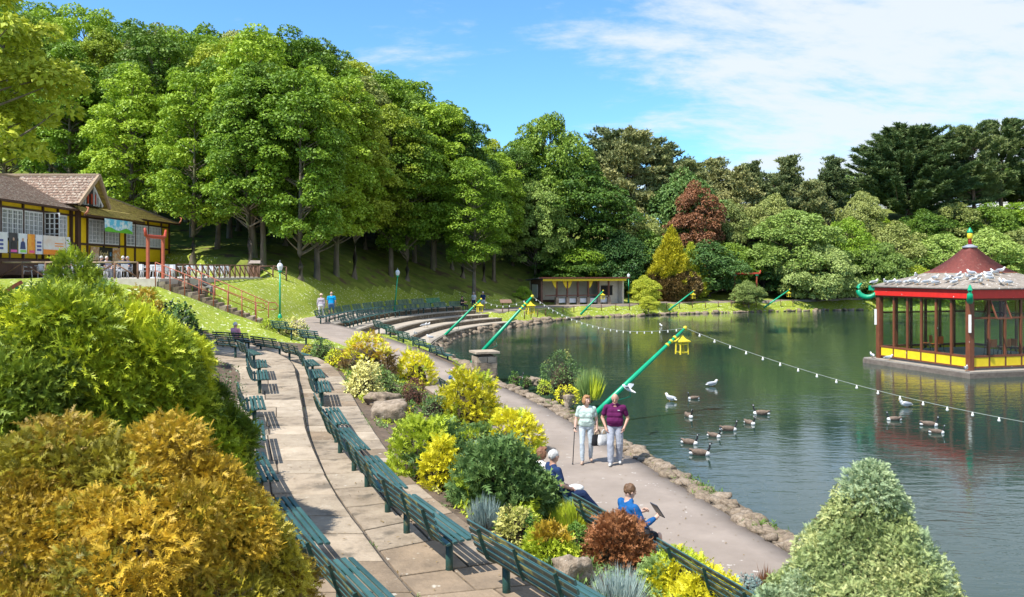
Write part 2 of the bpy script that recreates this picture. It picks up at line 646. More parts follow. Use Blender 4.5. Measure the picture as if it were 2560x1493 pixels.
for _p in PATH_L[1:12]:
    CTRL.append((_p[0] - .1, _p[1], _p[2] + .02))
for _p in EDGE2[1:]:
    CTRL.append((_p[0] - .4, _p[1], float(t2z(_p[1])) + .06))
for _p in PATH_L[11:17]:
    CTRL.append((_p[0] - .5, _p[1], _p[2] + .08))
_c = np.array(CTRL, dtype=float)


def _U(r2):
    return np.where(r2 > 1e-12, r2 * np.log(np.maximum(r2, 1e-12)), 0.0)


_n = len(_c)
_sc = 100.0
_q = _c[:, :2] / _sc
_K = _U(((_q[:, None] - _q[None]) ** 2).sum(-1)) + np.eye(_n) * 2e-4
_Pm = np.c_[np.ones(_n), _q]
_A = np.block([[_K, _Pm], [_Pm.T, np.zeros((3, 3))]])
_w = np.linalg.solve(_A, np.r_[_c[:, 2], 0, 0, 0])


def tps(xy):
    q = xy / _sc
    z = _U(((q[:, None] - _q[None]) ** 2).sum(-1)) @ _w[:_n] + _w[_n] + q @ _w[_n + 1:]
    return z


def smooth01(t):
    t = np.clip(t, 0, 1)
    return t * t * (3 - 2 * t)


PATH_POLY = np.vstack([PATH_L, PATH_R[::-1]])
PATH_MID = resample((PATH_L + PATH_R) / 2, 1.0)
T1_POLY = np.vstack([EDGE1, STEP[::-1]])
T2_POLY = np.vstack([STEP, EDGE2[::-1]])
AMPHI_POLY = np.vstack([offset_curve(AMPHI, -1.45)[:, :2], offset_curve(AMPHI, 6.6)[::-1, :2]])
DECK_POLY = np.array([(-34, 45.6), (-19.3, 45.6), (-18.2, 60.3), (-20, 66), (-34, 70)])


def ground_z(x, y, carve=True):
    x = np.atleast_1d(np.asarray(x, dtype=float))
    y = np.atleast_1d(np.asarray(y, dtype=float))
    xy = np.stack([x, y], 1)
    z = np.empty(len(xy))
    for i in range(0, len(xy), 20000):
        z[i:i + 20000] = tps(xy[i:i + 20000])
    z = np.maximum(z, -0.05)
    if carve:
        d, v = seg_dist(xy, PATH_MID)
        ins = inside(xy, PATH_POLY)
        dl, vl = seg_dist(xy, np.vstack([PATH_L]))
        dr, vr = seg_dist(xy, np.vstack([PATH_R]))
        e = np.minimum(dl, dr)
        t = np.where(ins, 0, smooth01((e - .15) / 1.2))
        pz = np.where(dl < dr, vl, vr)
        pz = np.where(ins, v, pz) - .06
        near = (e < 1.5) | ins
        z = np.where(near, pz + (z - pz) * t, z)
        for poly, fz in ((T1_POLY, lambda q: t1z(q[:, 1])), (T2_POLY, lambda q: t2z(q[:, 1])), (AMPHI_POLY, None), (DECK_POLY, lambda q: np.full(len(q), 4.25))):
            m = inside(xy, poly)
            e, _ = seg_dist(xy, poly, True)
            m2 = m | (e < .45)
            if fz is None:
                z = np.where(m2, np.minimum(z, -0.1), z)
            else:
                z = np.where(m2, np.minimum(z, fz(xy) - .1), z)
        e, v = seg_dist(xy, np.array([(-20.2, 46.35, 4.1), (-19.6, 46.5, 4.2), (-14.35, 47.5, 1.95), (-13.6, 47.65, 1.85)]))
        z = np.where(e < 2.4, np.minimum(z, v - .35 + np.maximum(e - 1.0, 0) * .22), z)
        ins = inside(xy, SHORE)
        e, _ = seg_dist(xy, SHORE, True)
        z = np.where(ins, -0.9 - np.minimum(e * .5, .8), z)
        z = np.where(~ins & (e < .7), np.minimum(z, -0.55 + (z + .55) * smooth01(e / .5)), z)
    return z


def gz(x, y):
    return float(ground_z([x], [y], False)[0])


def ray_ground(u, v, y0=6.0, y1=140.0):
    """where the sight line of a photograph pixel meets the planted ground"""
    Y = np.linspace(y0, y1, 700)
    X = (u - CX) * Y / FPX
    Z = ZC - (v - VH) * Y / FPX
    g = ground_z(X, Y, False)
    k = np.argmax(Z < g)
    return float(X[k]), float(Y[k]), float(g[k])


def axis(a, b, step, lo, hi, grow=1.12):
    mid = list(np.arange(a, b, step))
    left, s, x = [], step, a
    while x > lo:
        s *= grow
        x -= s
        left.append(x)
    right, s, x = [], step, mid[-1]
    while x < hi:
        s *= grow
        x += s
        right.append(x)
    return np.array(left[::-1] + mid + right)


# grass: short turf, lighter where worn, with daisies as tiny pale specks
def turf_material():
    m, nt, b = _nodes('turf')
    b.inputs['Roughness'].default_value = 0.85
    b.inputs['Specular IOR Level'].default_value = 0.15
    t = nt.nodes.new('ShaderNodeTexCoord')

    def noise(scale, det=4, ro=.6):
        n = nt.nodes.new('ShaderNodeTexNoise')
        n.inputs['Scale'].default_value = scale
        n.inputs['Detail'].default_value = det
        n.inputs['Roughness'].default_value = ro
        nt.links.new(t.outputs['Object'], n.inputs['Vector'])
        return n.outputs[0]

    def ramp(f, stops):
        r = nt.nodes.new('ShaderNodeValToRGB')
        r.color_ramp.elements[0].position = stops[0][0]
        r.color_ramp.elements[0].color = (*stops[0][1], 1)
        r.color_ramp.elements[1].position = stops[-1][0]
        r.color_ramp.elements[1].color = (*stops[-1][1], 1)
        for p, c in stops[1:-1]:
            e = r.color_ramp.elements.new(p)
            e.color = (*c, 1)
        nt.links.new(f, r.inputs[0])
        return r.outputs[0]

    def mix(f, a, c):
        x = nt.nodes.new('ShaderNodeMix')
        x.data_type = 'RGBA'
        nt.links.new(f, x.inputs[0])
        nt.links.new(a, x.inputs[6])
        if isinstance(c, tuple):
            x.inputs[7].default_value = (*c, 1)
        else:
            nt.links.new(c, x.inputs[7])
        return x.outputs[2]
    base = ramp(noise(.35, 6), [(.3, (.13, .21, .02)), (.5, (.22, .30, .03)), (.72, (.35, .39, .07))])
    fine = ramp(noise(9, 3), [(.35, (.14, .19, .02)), (.65, (.38, .39, .055))])
    hf = nt.nodes.new('ShaderNodeValue')
    hf.outputs[0].default_value = .5
    c = mix(hf.outputs[0], base, fine)
    sp = nt.nodes.new('ShaderNodeMapRange')
    sp.inputs['From Min'].default_value = .60
    sp.inputs['From Max'].default_value = .66
    sp.inputs['To Max'].default_value = .8
    nt.links.new(noise(4.5, 2, .8), sp.inputs[0])
    c = mix(sp.outputs[0], c, (.72, .72, .52))
    nt.links.new(c, b.inputs['Base Color'])
    bp = nt.nodes.new('ShaderNodeBump')
    bp.inputs['Strength'].default_value = .7
    bp.inputs['Distance'].default_value = .05
    nt.links.new(noise(14, 4), bp.inputs['Height'])
    nt.links.new(bp.outputs[0], b.inputs['Normal'])
    return m


SOIL = pm('soil', (.16, .11, .075), (.085, .06, .04), 5, .95, .8, 22, c3=(.12, .085, .055))
TURF = turf_material()
WOODFLOOR_SHADED = pm('wood floor with painted shade', (.11, .15, .026), (.20, .23, .045), .8, .95, .7, 9, c3=(.15, .185, .033), spot=(.12, .085, .05), spotscale=.7, spotlo=.55, spothi=.68, spec=.1)  # litter and ivy tones, darkened to carry the shade below the crowns
ASPHALT = pm('asphalt', (.225, .185, .152), (.345, .288, .24), .55, .92, .45, 70, detail=10, c3=(.28, .232, .193), lo=.3, hi=.7, spot=(.50, .46, .41), spotscale=6, spotlo=.69, spothi=.71, spec=.2)
PAVE = pm('paving stone', (.36, .295, .22), (.20, .16, .115), 2.3, .9, .8, 14, c3=(.31, .25, .185), lo=.3, hi=.7, spot=(.15, .125, .095), spotscale=2.2, spotlo=.55, spothi=.68, spec=.2, var=.16)
PAVE_B = pm('pale paving stone', (.42, .35, .265), (.26, .21, .155), 2.4, .9, .8, 14, c3=(.36, .295, .22), lo=.3, hi=.7, spot=(.52, .47, .39), spotscale=7, spotlo=.68, spothi=.73, spec=.2, var=.16)
PAVE_C = pm('brown paving stone', (.30, .225, .155), (.17, .13, .092), 1.9, .92, .9, 14, c3=(.24, .182, .126), lo=.3, hi=.7, spot=(.46, .42, .35), spotscale=6.5, spotlo=.66, spothi=.72, spec=.2, var=.18)
JOINT = pm('mortar joint', (.13, .105, .08), (.085, .07, .055), 6, .95, .4, 20)
ROCK = pm('rockery stone', (.30, .235, .17), (.13, .10, .072), 3.2, .92, 1.0, 9, c3=(.22, .17, .12), spot=(.15, .15, .06), spotscale=2.4, spotlo=.60, spothi=.68, spec=.2)
ROCK_B = pm('pale rockery stone', (.36, .29, .22), (.18, .14, .10), 3.5, .92, 1.0, 10, c3=(.28, .22, .16), spot=(.5, .46, .38), spotscale=5, spotlo=.68, spothi=.70, spec=.2)
CONC = pm('weathered concrete', (.42, .37, .305), (.33, .285, .23), 1.4, .92, .35, 25, c3=(.385, .335, .27), lo=.3, hi=.7, spot=(.26, .22, .18), spotscale=.9, spotlo=.58, spothi=.7, spec=.2)

xs = axis(-16, 8, .4, -420, 520, 1.1)
ys = axis(2, 60, .4, -40, 900, 1.055)
GX, GY = np.meshgrid(xs, ys)
gzv = ground_z(GX.ravel(), GY.ravel())
nx, ny = len(xs), len(ys)
idx = np.arange(nx * ny).reshape(ny, nx)
Fq = np.stack([idx[:-1, :-1], idx[:-1, 1:], idx[1:, 1:], idx[1:, :-1]], -1).reshape(-1, 4)
V_ = np.stack([GX.ravel(), GY.ravel(), gzv], 1)
V_[:, 2] += vnoise(V_ * np.array([1, 1, 0]), .9) * np.where(gzv > .1, .03, 0)
# planted beds are bare soil, everything else turf
fc = V_[Fq].mean(1)
BED = np.vstack([EDGE1[:, :2], np.array([(-12, 42), (-9, 42)]), PATH_L[12:0:-1, :2]])
BANK = np.vstack([EDGE2[:, :2], np.array([(-20, 33), (-15, 20), (-10, 8), (-6, 2)])])
_e1, _ = seg_dist(fc[:, :2], EDGE1[:14])
_e2, _ = seg_dist(fc[:, :2], EDGE2[:14])
_e3, _ = seg_dist(fc[:, :2], PATH_L[:12])
_e4, _ = seg_dist(fc[:, :2], PATH_R[:13])
soil = inside(fc[:, :2], BED) | inside(fc[:, :2], BANK) | (np.minimum.reduce([_e1, _e2, _e3, _e4]) < 1.1)
# under the trees: ivy and litter, with tree shade put into the colour
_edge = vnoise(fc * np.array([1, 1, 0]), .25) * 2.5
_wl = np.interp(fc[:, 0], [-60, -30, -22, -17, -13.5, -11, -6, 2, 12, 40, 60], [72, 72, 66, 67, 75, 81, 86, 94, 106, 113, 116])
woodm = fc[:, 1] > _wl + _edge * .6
g = mesh_obj('ground', fast_mesh('ground', V_, Fq, [TURF, SOIL, WOODFLOOR_SHADED], True, np.where(soil, 1, np.where(woodm, 2, 0))))
tag(g, 'grassy ground rising to the wooded hillside', None, None, 'structure')


# ------------------------------------------------------------------ water
def water_material():
    m, nt, b = _nodes('lake water')
    b.inputs['Base Color'].default_value = (.020, .044, .034, 1)
    b.inputs['Roughness'].default_value = .035
    b.inputs['IOR'].default_value = 1.42
    b.inputs['Specular IOR Level'].default_value = .62
    t = nt.nodes.new('ShaderNodeTexCoord')

    def n(scale, st, det=3, rot=0, dist=0.0):
        mp = nt.nodes.new('ShaderNodeMapping')
        mp.inputs['Scale'].default_value = st
        mp.inputs['Rotation'].default_value = (0, 0, rot)
        nt.links.new(t.outputs['Object'], mp.inputs[0])
        q = nt.nodes.new('ShaderNodeTexNoise')
        q.inputs['Scale'].default_value = scale
        q.inputs['Detail'].default_value = det
        q.inputs['Distortion'].default_value = dist
        nt.links.new(mp.outputs[0], q.inputs['Vector'])
        return q.outputs[0]
    a = n(1.5, (.75, 1.9, 1), 4, R(12), .6)
    c = n(5.5, (.7, 1.6, 1), 3, R(-18), .4)
    big = n(.07, (1, 1, 1), 2)
    mr = nt.nodes.new('ShaderNodeMapRange')
    mr.inputs['From Min'].default_value = .40
    mr.inputs['From Max'].default_value = .60
    mr.inputs['To Min'].default_value = .25
    mr.inputs['To Max'].default_value = 1.0
    nt.links.new(big, mr.inputs[0])
    ad = nt.nodes.new('ShaderNodeMath')
    ad.operation = 'MULTIPLY_ADD'
    ad.inputs[1].default_value = .30
    nt.links.new(c, ad.inputs[0])
    nt.links.new(a, ad.inputs[2])
    bp = nt.nodes.new('ShaderNodeBump')
    bp.inputs['Distance'].default_value = .020
    nt.links.new(mr.outputs[0], bp.inputs['Strength'])
    nt.links.new(ad.outputs[0], bp.inputs['Height'])
    nt.links.new(bp.outputs[0], b.inputs['Normal'])
    return m


wv = np.array([(-25, -40, WATER_Z), (320, -40, WATER_Z), (320, 125, WATER_Z), (-25, 125, WATER_Z)])
w = mesh_obj('lake_water', fast_mesh('lake_water', wv, [[0, 1, 2, 3]], water_material()))
tag(w, 'green boating lake with small ripples', None, None, 'structure')


# ------------------------------------------------------------------ the paths
def ribbon(name, left, right, mat, across=4, skirt=.25, label=None):
    k = len(left)
    V, F = [], []
    n = across + 3
    for a, b in zip(left, right):
        a, b = np.array(a), np.array(b)
        V.append(a - [0, 0, skirt])
        for j in range(across + 1):
            V.append(a + (b - a) * j / across)
        V.append(b - [0, 0, skirt])
    for i in range(k - 1):
        for j in range(n - 1):
            F.append((i * n + j, i * n + j + 1, (i + 1) * n + j + 1, (i + 1) * n + j))
    o = mesh_obj(name, fast_mesh(name, V, np.array(F), mat, False))
    if label:
        tag(o, label, None, None, 'structure')
    return o


def pair(a, b, n):
    A, B = resample(a, .3), resample(b, .3)
    ia = np.linspace(0, len(A) - 1, n)
    ib = np.linspace(0, len(B) - 1, n)
    f = lambda Q, i: np.stack([np.interp(i, np.arange(len(Q)), Q[:, k]) for k in range(Q.shape[1])], 1)
    return f(A, ia), f(B, ib)


# both edges have matching stations, so spline them by station
def by_station(P, per=6):
    P = np.asarray(P, float)
    Q = np.vstack([2 * P[0] - P[1], P, 2 * P[-1] - P[-2]])
    out = []
    for i in range(1, len(Q) - 2):
        p0, p1, p2, p3 = Q[i - 1:i + 3]
        for t in np.linspace(0, 1, per, endpoint=False):
            out.append(.5 * ((2 * p1) + (-p0 + p2) * t + (2 * p0 - 5 * p1 + 4 * p2 - p3) * t * t + (-p0 + 3 * p1 - 3 * p2 + p3) * t ** 3))
    out.append(Q[-2])
    return np.array(out)


ribbon('lakeside_path', by_station(PATH_L), by_station(PATH_R), ASPHALT, 5, .3, 'pinkish grey tarmac path curving round the lake')

# ------------------------------------------------------------------ bench terraces with their paving slabs
E1, ST, E2 = by_station(EDGE1, 8), by_station(STEP, 8), by_station(EDGE2, 8)


def terrace(name, A, B, zf, drop, label):
    L = np.c_[A, zf(A[:, 1]) - .025]
    Rr = np.c_[B, zf(B[:, 1]) - .025]
    return ribbon(name, L, Rr, JOINT, 2, drop, label)


ter1 = terrace('lower_terrace', ST, E1, t1z, .5, 'lower paved terrace with a row of green benches')
ter2 = terrace('upper_terrace', E2, ST, t2z, .6, 'upper paved terrace with a row of green benches')
rnd = random.Random(11)


def slabs(parent, A, B, zf, lanes, along, ymax, pal):
    """paving slabs, each a stone of its own, in rows across the terrace"""
    A3, B3 = np.c_[A, zf(A[:, 1])], np.c_[B, zf(B[:, 1])]
    mid = (A + B) / 2
    s = np.r_[0, np.cumsum(np.linalg.norm(np.diff(mid, axis=0), axis=1))]

    def at(t, f):
        a = np.array([np.interp(t, s, A3[:, k]) for k in range(3)])
        b = np.array([np.interp(t, s, B3[:, k]) for k in range(3)])
        return a + (b - a) * f
    t = 0.3
    cnt = 0
    while t < s[-1] - .5:
        d = along * rnd.uniform(.75, 1.3)
        t2 = min(t + d, s[-1])
        w = [rnd.uniform(.7, 1.4) for _ in range(lanes)]
        f = np.r_[0, np.cumsum(w) / sum(w)]
        f[0], f[-1] = .01, .99
        for k in range(lanes):
            c = [at(t, f[k]), at(t, f[k + 1]), at(t2, f[k + 1]), at(t2, f[k])]
            ctr = sum(c) / 4
            if ctr[1] > ymax or ctr[1] < 5:
                continue
            dz = rnd.uniform(0, .008)
            pts = []
            for p in c:
                q = p - ctr
                L = np.linalg.norm(q[:2])
                q = q * (1 - .026 / L)
                q[:2] += [rnd.uniform(-.006, .006), rnd.uniform(-.006, .006)]
                pts.append(q)
            top = [(p[0], p[1], p[2] + dz) for p in pts]
            mb = MB()
            bev = [(p[0] * .985, p[1] * .985, p[2] + dz) for p in pts]
            edge = [(p[0], p[1], p[2] + dz - .008) for p in pts]
            low = [(p[0], p[1], p[2] - .06) for p in pts]
            vs = bev + edge + low
            fs = [(0, 1, 2, 3)] + [(4 + i, 4 + (i + 1) % 4, (i + 1) % 4, i) for i in range(4)] + [(8 + i, 8 + (i + 1) % 4, 4 + (i + 1) % 4, 4 + i) for i in range(4)]
            mb.add(vs, fs)
            mb.build('paving_slab', rnd.choice([PAVE_C, PAVE_C, PAVE_C, PAVE] if ctr[1] < 11.5 else pal), parent, tuple(ctr))
            cnt += 1
        t = t2
    return cnt


slabs(ter1, ST, E1, t1z, 2, 1.0, 44, [PAVE, PAVE, PAVE_B, PAVE_C])
slabs(ter2, E2, ST, t2z, 2, 1.25, 44, [PAVE, PAVE_B, PAVE_B, PAVE])

# ------------------------------------------------------------------ amphitheatre by the water: platform, three treads, rubble risers
RUBBLE = pm('rubble riser', (.21, .165, .12), (.10, .08, .06), 5, .95, 1.0, 9, c3=(.16, .125, .09), spot=(.36, .31, .24), spotscale=4, spotlo=.58, spothi=.66, spec=.1)
lv = [(6.6, 4.35, 1.42), (4.3, 2.8, 1.12), (2.75, 1.38, .80), (1.33, -.02, .50), (-.07, -1.45, .20)]
names = ['bench_platform', 'bench_platform', 'stone_tread', 'stone_tread', 'stone_tread']
amp = empty('amphitheatre', tuple(np.r_[AMPHI[8, :2], 0]), 0, None, None, None, 'structure')
amp['label'] = 'curved stepped terraces going down to the lake'
ao = np.array([*AMPHI[8, :2], 0])
for i, (a, b, z) in enumerate(lv):
    A, B = offset_curve(AMPHI, a), offset_curve(AMPHI, b)
    lead = {0: 0, 1: 0, 2: 1, 3: 1, 4: 0}[i]
    A, B = A[lead:], B[lead:]
    o = ribbon(names[i], np.c_[A, np.full(len(A), z)] - ao, np.c_[B, np.full(len(B), z)] - ao, CONC, 3, .02)
    o.parent = amp
    # riser of rubble stones below the nose, set back a little
    zn = lv[i + 1][2] if i + 1 < len(lv) else -.5
    C = offset_curve(AMPHI, b + .03)[lead:]
    V, F = [], []
    for p in C:
        V += [(p[0] - ao[0], p[1] - ao[1], z - .05), (p[0] - ao[0], p[1] - ao[1], zn - .05)]
    for j in range(len(C) - 1):
        F.append((2 * j, 2 * j + 2, 2 * j + 3, 2 * j + 1))
    r = mesh_obj('riser', fast_mesh('riser', V, np.array(F), RUBBLE), amp)
    n = MB()
    for j in range(len(C) - 1):
        d = C[j + 1] - C[j]
        n.bar((*(C[j] - ao[:2]), z - .025), (*(C[j + 1] - ao[:2]), z - .025), .12, .05)
    n.build('nosing', CONC, amp)

# end wall of the amphitheatre where the path passes

# ================================================================== stones
import bmesh


def ico(sub):
    bm = bmesh.new()
    bmesh.ops.create_icosphere(bm, subdivisions=sub, radius=1)
    V = np.array([v.co[:] for v in bm.verts])
    F = np.array([[v.index for v in f.verts] for f in bm.faces])
    bm.free()
    return V, F


def rock_mesh(name, seed, sub=2, flat=.7, amp=.28, blocky=.35, mat=None):
    V, F = ico(sub)
    rs = np.random.RandomState(seed)
    o = rs.rand(3) * 50
    # push towards a box, then roughen
    m = np.abs(V).max(1)[:, None]
    V = V * (1 - blocky) + (V / m) * .8 * blocky
    V = V * (1 + amp * vnoise(V + o, 1.1)[:, None] + amp * .6 * vnoise(V + o, 2.9)[:, None])
    V[:, 2] *= flat
    return fast_mesh(name, V, F, mat, sub > 2)


ROCKS = [rock_mesh('stone', 100 + i, 2, .75, .42, .75, [ROCK, ROCK_B, ROCK][i % 3]) for i in range(8)]
rr = random.Random(3)


def stone_run(parent, pts, off, zf, size, step, jitter=.1, name='stone', zj=.05):
    n = 0
    org = Vector(parent.location)
    for q in resample(pts, step):
        s = size * rr.uniform(.65, 1.3)
        o = mesh_obj(name, rr.choice(ROCKS), parent)
        o.location = Vector((q[0] + rr.uniform(-jitter, jitter) + off, q[1] + rr.uniform(-jitter, jitter), zf + rr.uniform(-zj, zj))) - org
        o.scale = (s * rr.uniform(.8, 1.25), s * rr.uniform(.8, 1.25), s * rr.uniform(.6, 1.0))
        o.rotation_euler = (rr.uniform(-.25, .25), rr.uniform(-.25, .25), rr.uniform(0, 6.28))
        n += 1
    return n


edge = empty('rock_edging', (3, 20, 0), 0, 'low rubble stone edging between the tarmac path and the lake', 'edging')
near_shore = SHORE[2:12]
mid_edge = (by_station(PATH_R)[6:61, :2])
stone_run(edge, mid_edge, .12, .0, .15, .23, .04)
stone_run(edge, mid_edge, .34, .01, .17, .25, .06)
stone_run(edge, near_shore, .0, -.22, .22, .30, .07)
kerbmb = MB()
q = by_station(PATH_R)[6:61]
for a, b in zip(q[:-1], q[1:]):
    kerbmb.bar((a[0] + .3, a[1], -.2), (b[0] + .3, b[1], -.2), .5, .42)
kerbmb.build('core_wall', RUBBLE, edge).location = (-3, -20, 0)

bank = empty('bank_rocks', (-3, 60, 0), 0, 'tumbled rocks along the water below the curved terraces', 'rocks')
sh2 = SHORE[12:22]
stone_run(bank, sh2, -.15, -.1, .34, .6, .2)
stone_run(bank, sh2, .15, -.35, .36, .6, .15)
far = empty('far_bank_rocks', (20, 97, 0), 0, 'low rocks along the far bank of the lake', 'rocks')
sh3 = SHORE[21:28]
stone_run(far, sh3, -.1, -.28, .30, .62, .2)

# stone pier beside the green pole
pier = empty('stone_pier', (-1.25, 37.6, 0), R(20), 'squat square pier of rough stone blocks beside the lake path', 'pier')
pr = random.Random(8)
for c in range(3):
    for side in range(4):
        for k in range(2):
            w = .52 + (.06 if (k + c) % 2 else -.06)
            mb = MB()
            L = .5 + pr.uniform(-.05, .05)
            mb.box((0, 0, 0), (L, .26 + pr.uniform(0, .03), .29))
            o = mb.build('stone_block', pr.choice([ROCK_B, PAVE_B, PAVE]), pier)
            a = side * math.pi / 2
            x, y = (-.27 + .52 * k), -.42
            o.location = (x * math.cos(a) - y * math.sin(a), x * math.sin(a) + y * math.cos(a), .17 + c * .30)
            o.rotation_euler = (0, 0, a)
mb = MB()
mb.box((0, 0, .5), (.75, .75, 1.0))
mb.build('core', JOINT, pier)
mb = MB()
mb.prism([(-.66, -.66), (.66, -.66), (.66, .66), (-.66, .66)], 1.07, 1.17)
mb.build('coping_slab', PAVE_B, pier)
pier.scale = (.84, .84, .9)

# boulders in the planted bed
BOULDERS = [rock_mesh('boulder', 200 + i, 4, .8, .34, .7, [ROCK_B, ROCK, ROCK_B][i % 3]) for i in range(4)]


def boulder(u, v, w, h, i, label, rz=0.0):
    X, Y, Z = ray_ground(u, v)
    o = mesh_obj('boulder', BOULDERS[i % 4])
    sx = w * Y / FPX / 1.7
    o.scale = (sx, sx * .8, h * Y / FPX / 1.15)
    o.location = (X, Y + sx * .5, Z + h * Y / FPX * .3)
    o.rotation_euler = (0, 0, rz)
    tag(o, label, 'boulder')
    return o


boulder(965, 1058, 86, 52, 0, 'big squared sandstone boulder in the bed beside the lower terrace', .3)
boulder(952, 1020, 76, 36, 1, 'flat brown boulder lying behind the big squared one', 1.2)
boulder(1428, 1470, 88, 66, 2, 'rounded pitted boulder between the brown bush and the dark bench back', .7)
boulder(1422, 1008, 38, 24, 3, 'small smooth boulder beside the path behind the walking couple', 2.0)
boulder(1335, 962, 36, 18, 0, 'low boulder among young plants at the water edge', 2.6)

# ================================================================== benches
GREEN = pm('bench green paint', (.028, .078, .072), (.050, .118, .112), 7, .42, .15, 50, c3=(.038, .097, .091), stretch=(.3, 1, 1), spec=.5, var=.22, spot=(.20, .20, .17), spotscale=9, spotlo=.70, spothi=.74)
GREENB = pm('bench green paint with algae', (.020, .030, .022), (.042, .046, .030), 7, .7, .3, 40, spot=(.20, .18, .05), spotscale=7, spotlo=.54, spothi=.62, stretch=(.6, 1, 1))
GREENP = pm('post green paint', (.020, .070, .058), (.014, .050, .042), 6, .45, .15, 30, spot=(.14, .13, .06), spotscale=4, spotlo=.6, spothi=.7)
GREENF = pm('bright green paint', (.0, .19, .10), (.004, .15, .085), 5, .4)

SEAT = [(-.035, .452, -.12), (-.125, .462, .0), (-.215, .460, .05), (-.305, .448, .12), (-.395, .432, .22)]
BACK = [(-.468, .462, .95), (-.508, .545, 1.15), (-.540, .635, 1.25), (-.568, .728, 1.28), (-.596, .822, 1.28)]


def slat_mesh(L, name, mats, rear=False):
    mb = MB()
    hx, hy, hz, b = L / 2, .031, .014, .008
    # a rounded board: octagonal section
    sec = [(-hy, -hz + b * .6), (-hy + b, -hz), (hy - b, -hz), (hy, -hz + b * .6), (hy, hz - b * .6), (hy - b, hz), (-hy + b, hz), (-hy, hz - b * .6)]
    vs = [(x, y, z) for x in (-hx, hx) for y, z in sec]
    fs = [(i, (i + 1) % 8, 8 + (i + 1) % 8, 8 + i) for i in range(8)] + [tuple(range(7, -1, -1)), tuple(range(8, 16))]
    mb.add(vs, fs)
    if rear:                       # the grimy side that faces away from the sitter
        mb.mi[:3] = [1, 1, 1]
    return mb.mesh(name, mats)


def make_bench(L, back_mat, bright=False):
    g = GREENF if bright else GREEN
    root = bpy.data.objects.new('bench', None)
    COL.objects.link(root)
    sm = slat_mesh(L, 'seat_slat', g)
    bm_ = slat_mesh(L, 'back_slat', [g, g if bright else back_mat], True)
    for y, z, t in SEAT:
        o = mesh_obj('seat_slat', sm, root, (0, y, z))
        o.rotation_euler = (t, 0, 0)
    for y, z, t in BACK:
        o = mesh_obj('back_slat', bm_, root, (0, y, z))
        o.rotation_euler = (-t, 0, 0)
    # curved iron bracket under each end, and a round post
    pm_, bk = MB(), MB()
    pm_.tube([(0, -.26, -.25), (0, -.26, .40)], .048, 12)
    prof = [(0, y, z - .03) for y, z, t in SEAT] + [(0, y - .03, z - .005) for y, z, t in BACK]
    for a, b in zip(prof[:-1], prof[1:]):
        bk.bar(a, b, .05, .016, (1, 0, 0))
    bk.tube([(0, -.26, .40), (0, -.26, .435)], .075, 8)
    pmesh, bmesh_ = pm_.mesh('post', g if bright else GREENP), bk.mesh('bracket', g if bright else GREENP)
    for x in (-L * .36, L * .36):
        mesh_obj('post', pmesh, root, (x, 0, 0))
        mesh_obj('bracket', bmesh_, root, (x, 0, 0))
    mb = MB()
    mid = [(0, y - .022, z) for y, z, t in BACK]
    for a, b in zip(mid[:-1], mid[1:]):
        mb.bar(a, b, .05, .012, (1, 0, 0))
    mb.build('back_strap', g if bright else GREENP, root)
    return root


BENCH = make_bench(2.32, GREENB)
BENCH_S = make_bench(2.05, GREEN)
BENCH_F = make_bench(2.05, GREEN, True)
_used = set()


def bench(near, far, z, label, group, proto=None, flip=False):
    """near/far: the two ends of the seat's front edge in plan; the sitter looks to the right of near->far"""
    proto = proto or BENCH
    n, f = Vector(near), Vector(far)
    d = (f - n).normalized()
    c = (n + f) / 2
    ang = math.atan2(d.y, d.x) + math.pi          # local +x towards near, local +y to the right of near->far
    if flip:
        ang += math.pi
    if proto in _used:
        o = copy_tree(proto)
    else:
        o = proto
        _used.add(proto)
    o.location = (c.x, c.y, z)
    o.rotation_euler = (rr.uniform(-.012, .012), rr.uniform(-.008, .008), ang + rr.uniform(-.025, .025))
    tag(o, label, 'bench', group)
    return o


# lower terrace row, from the camera away
RA = [((1.22, 8.16), (-.08, 10.39)), ((-.42, 10.45), (-1.45, 12.53)), ((-1.6, 13.0), (-2.45, 15.1)), ((-2.67, 15.7), (-3.48, 17.9)), ((-3.6, 18.35), (-4.25, 20.55)),
      ((-5.06, 23.4), (-5.65, 25.6)), ((-5.95, 26.5), (-6.55, 28.7)), ((-6.85, 29.7), (-7.55, 31.8)), ((-7.85, 32.6), (-9.05, 34.5)), ((-9.35, 34.9), (-10.95, 36.55)),
      ((-11.25, 36.85), (-13.2, 38.0)), ((-13.5, 38.15), (-15.7, 38.9)), ((-16.0, 39.0), (-18.2, 39.6))]
for i, (a, b) in enumerate(RA):
    bench(a, b, float(t1z(a[1])), f'dark green slatted bench on the lower terrace, {ORD[i]} of its row counted from the camera', 'benches along the lower terrace')
RB = [((-.72, 7.7), (-1.87, 9.72)), ((-2.18, 10.16), (-3.3, 12.4)), ((-3.67, 13.1), (-4.55, 15.35)), ((-4.72, 15.9), (-5.4, 18.15)), ((-5.67, 19.2), (-6.4, 21.4)),
      ((-7.15, 24.5), (-7.85, 26.7)), ((-8.1, 27.6), (-8.8, 29.8)), ((-9.15, 30.6), (-10.2, 32.65)), ((-10.6, 33.2), (-12.5, 34.5)), ((-12.9, 34.75), (-15.1, 35.4))]
for i, (a, b) in enumerate(RB):
    bench(a, b, float(t2z((a[1] + b[1]) / 2)), f'dark green slatted bench on the upper terrace, {ORD[i]} of its row counted from the camera', 'benches along the upper terrace')
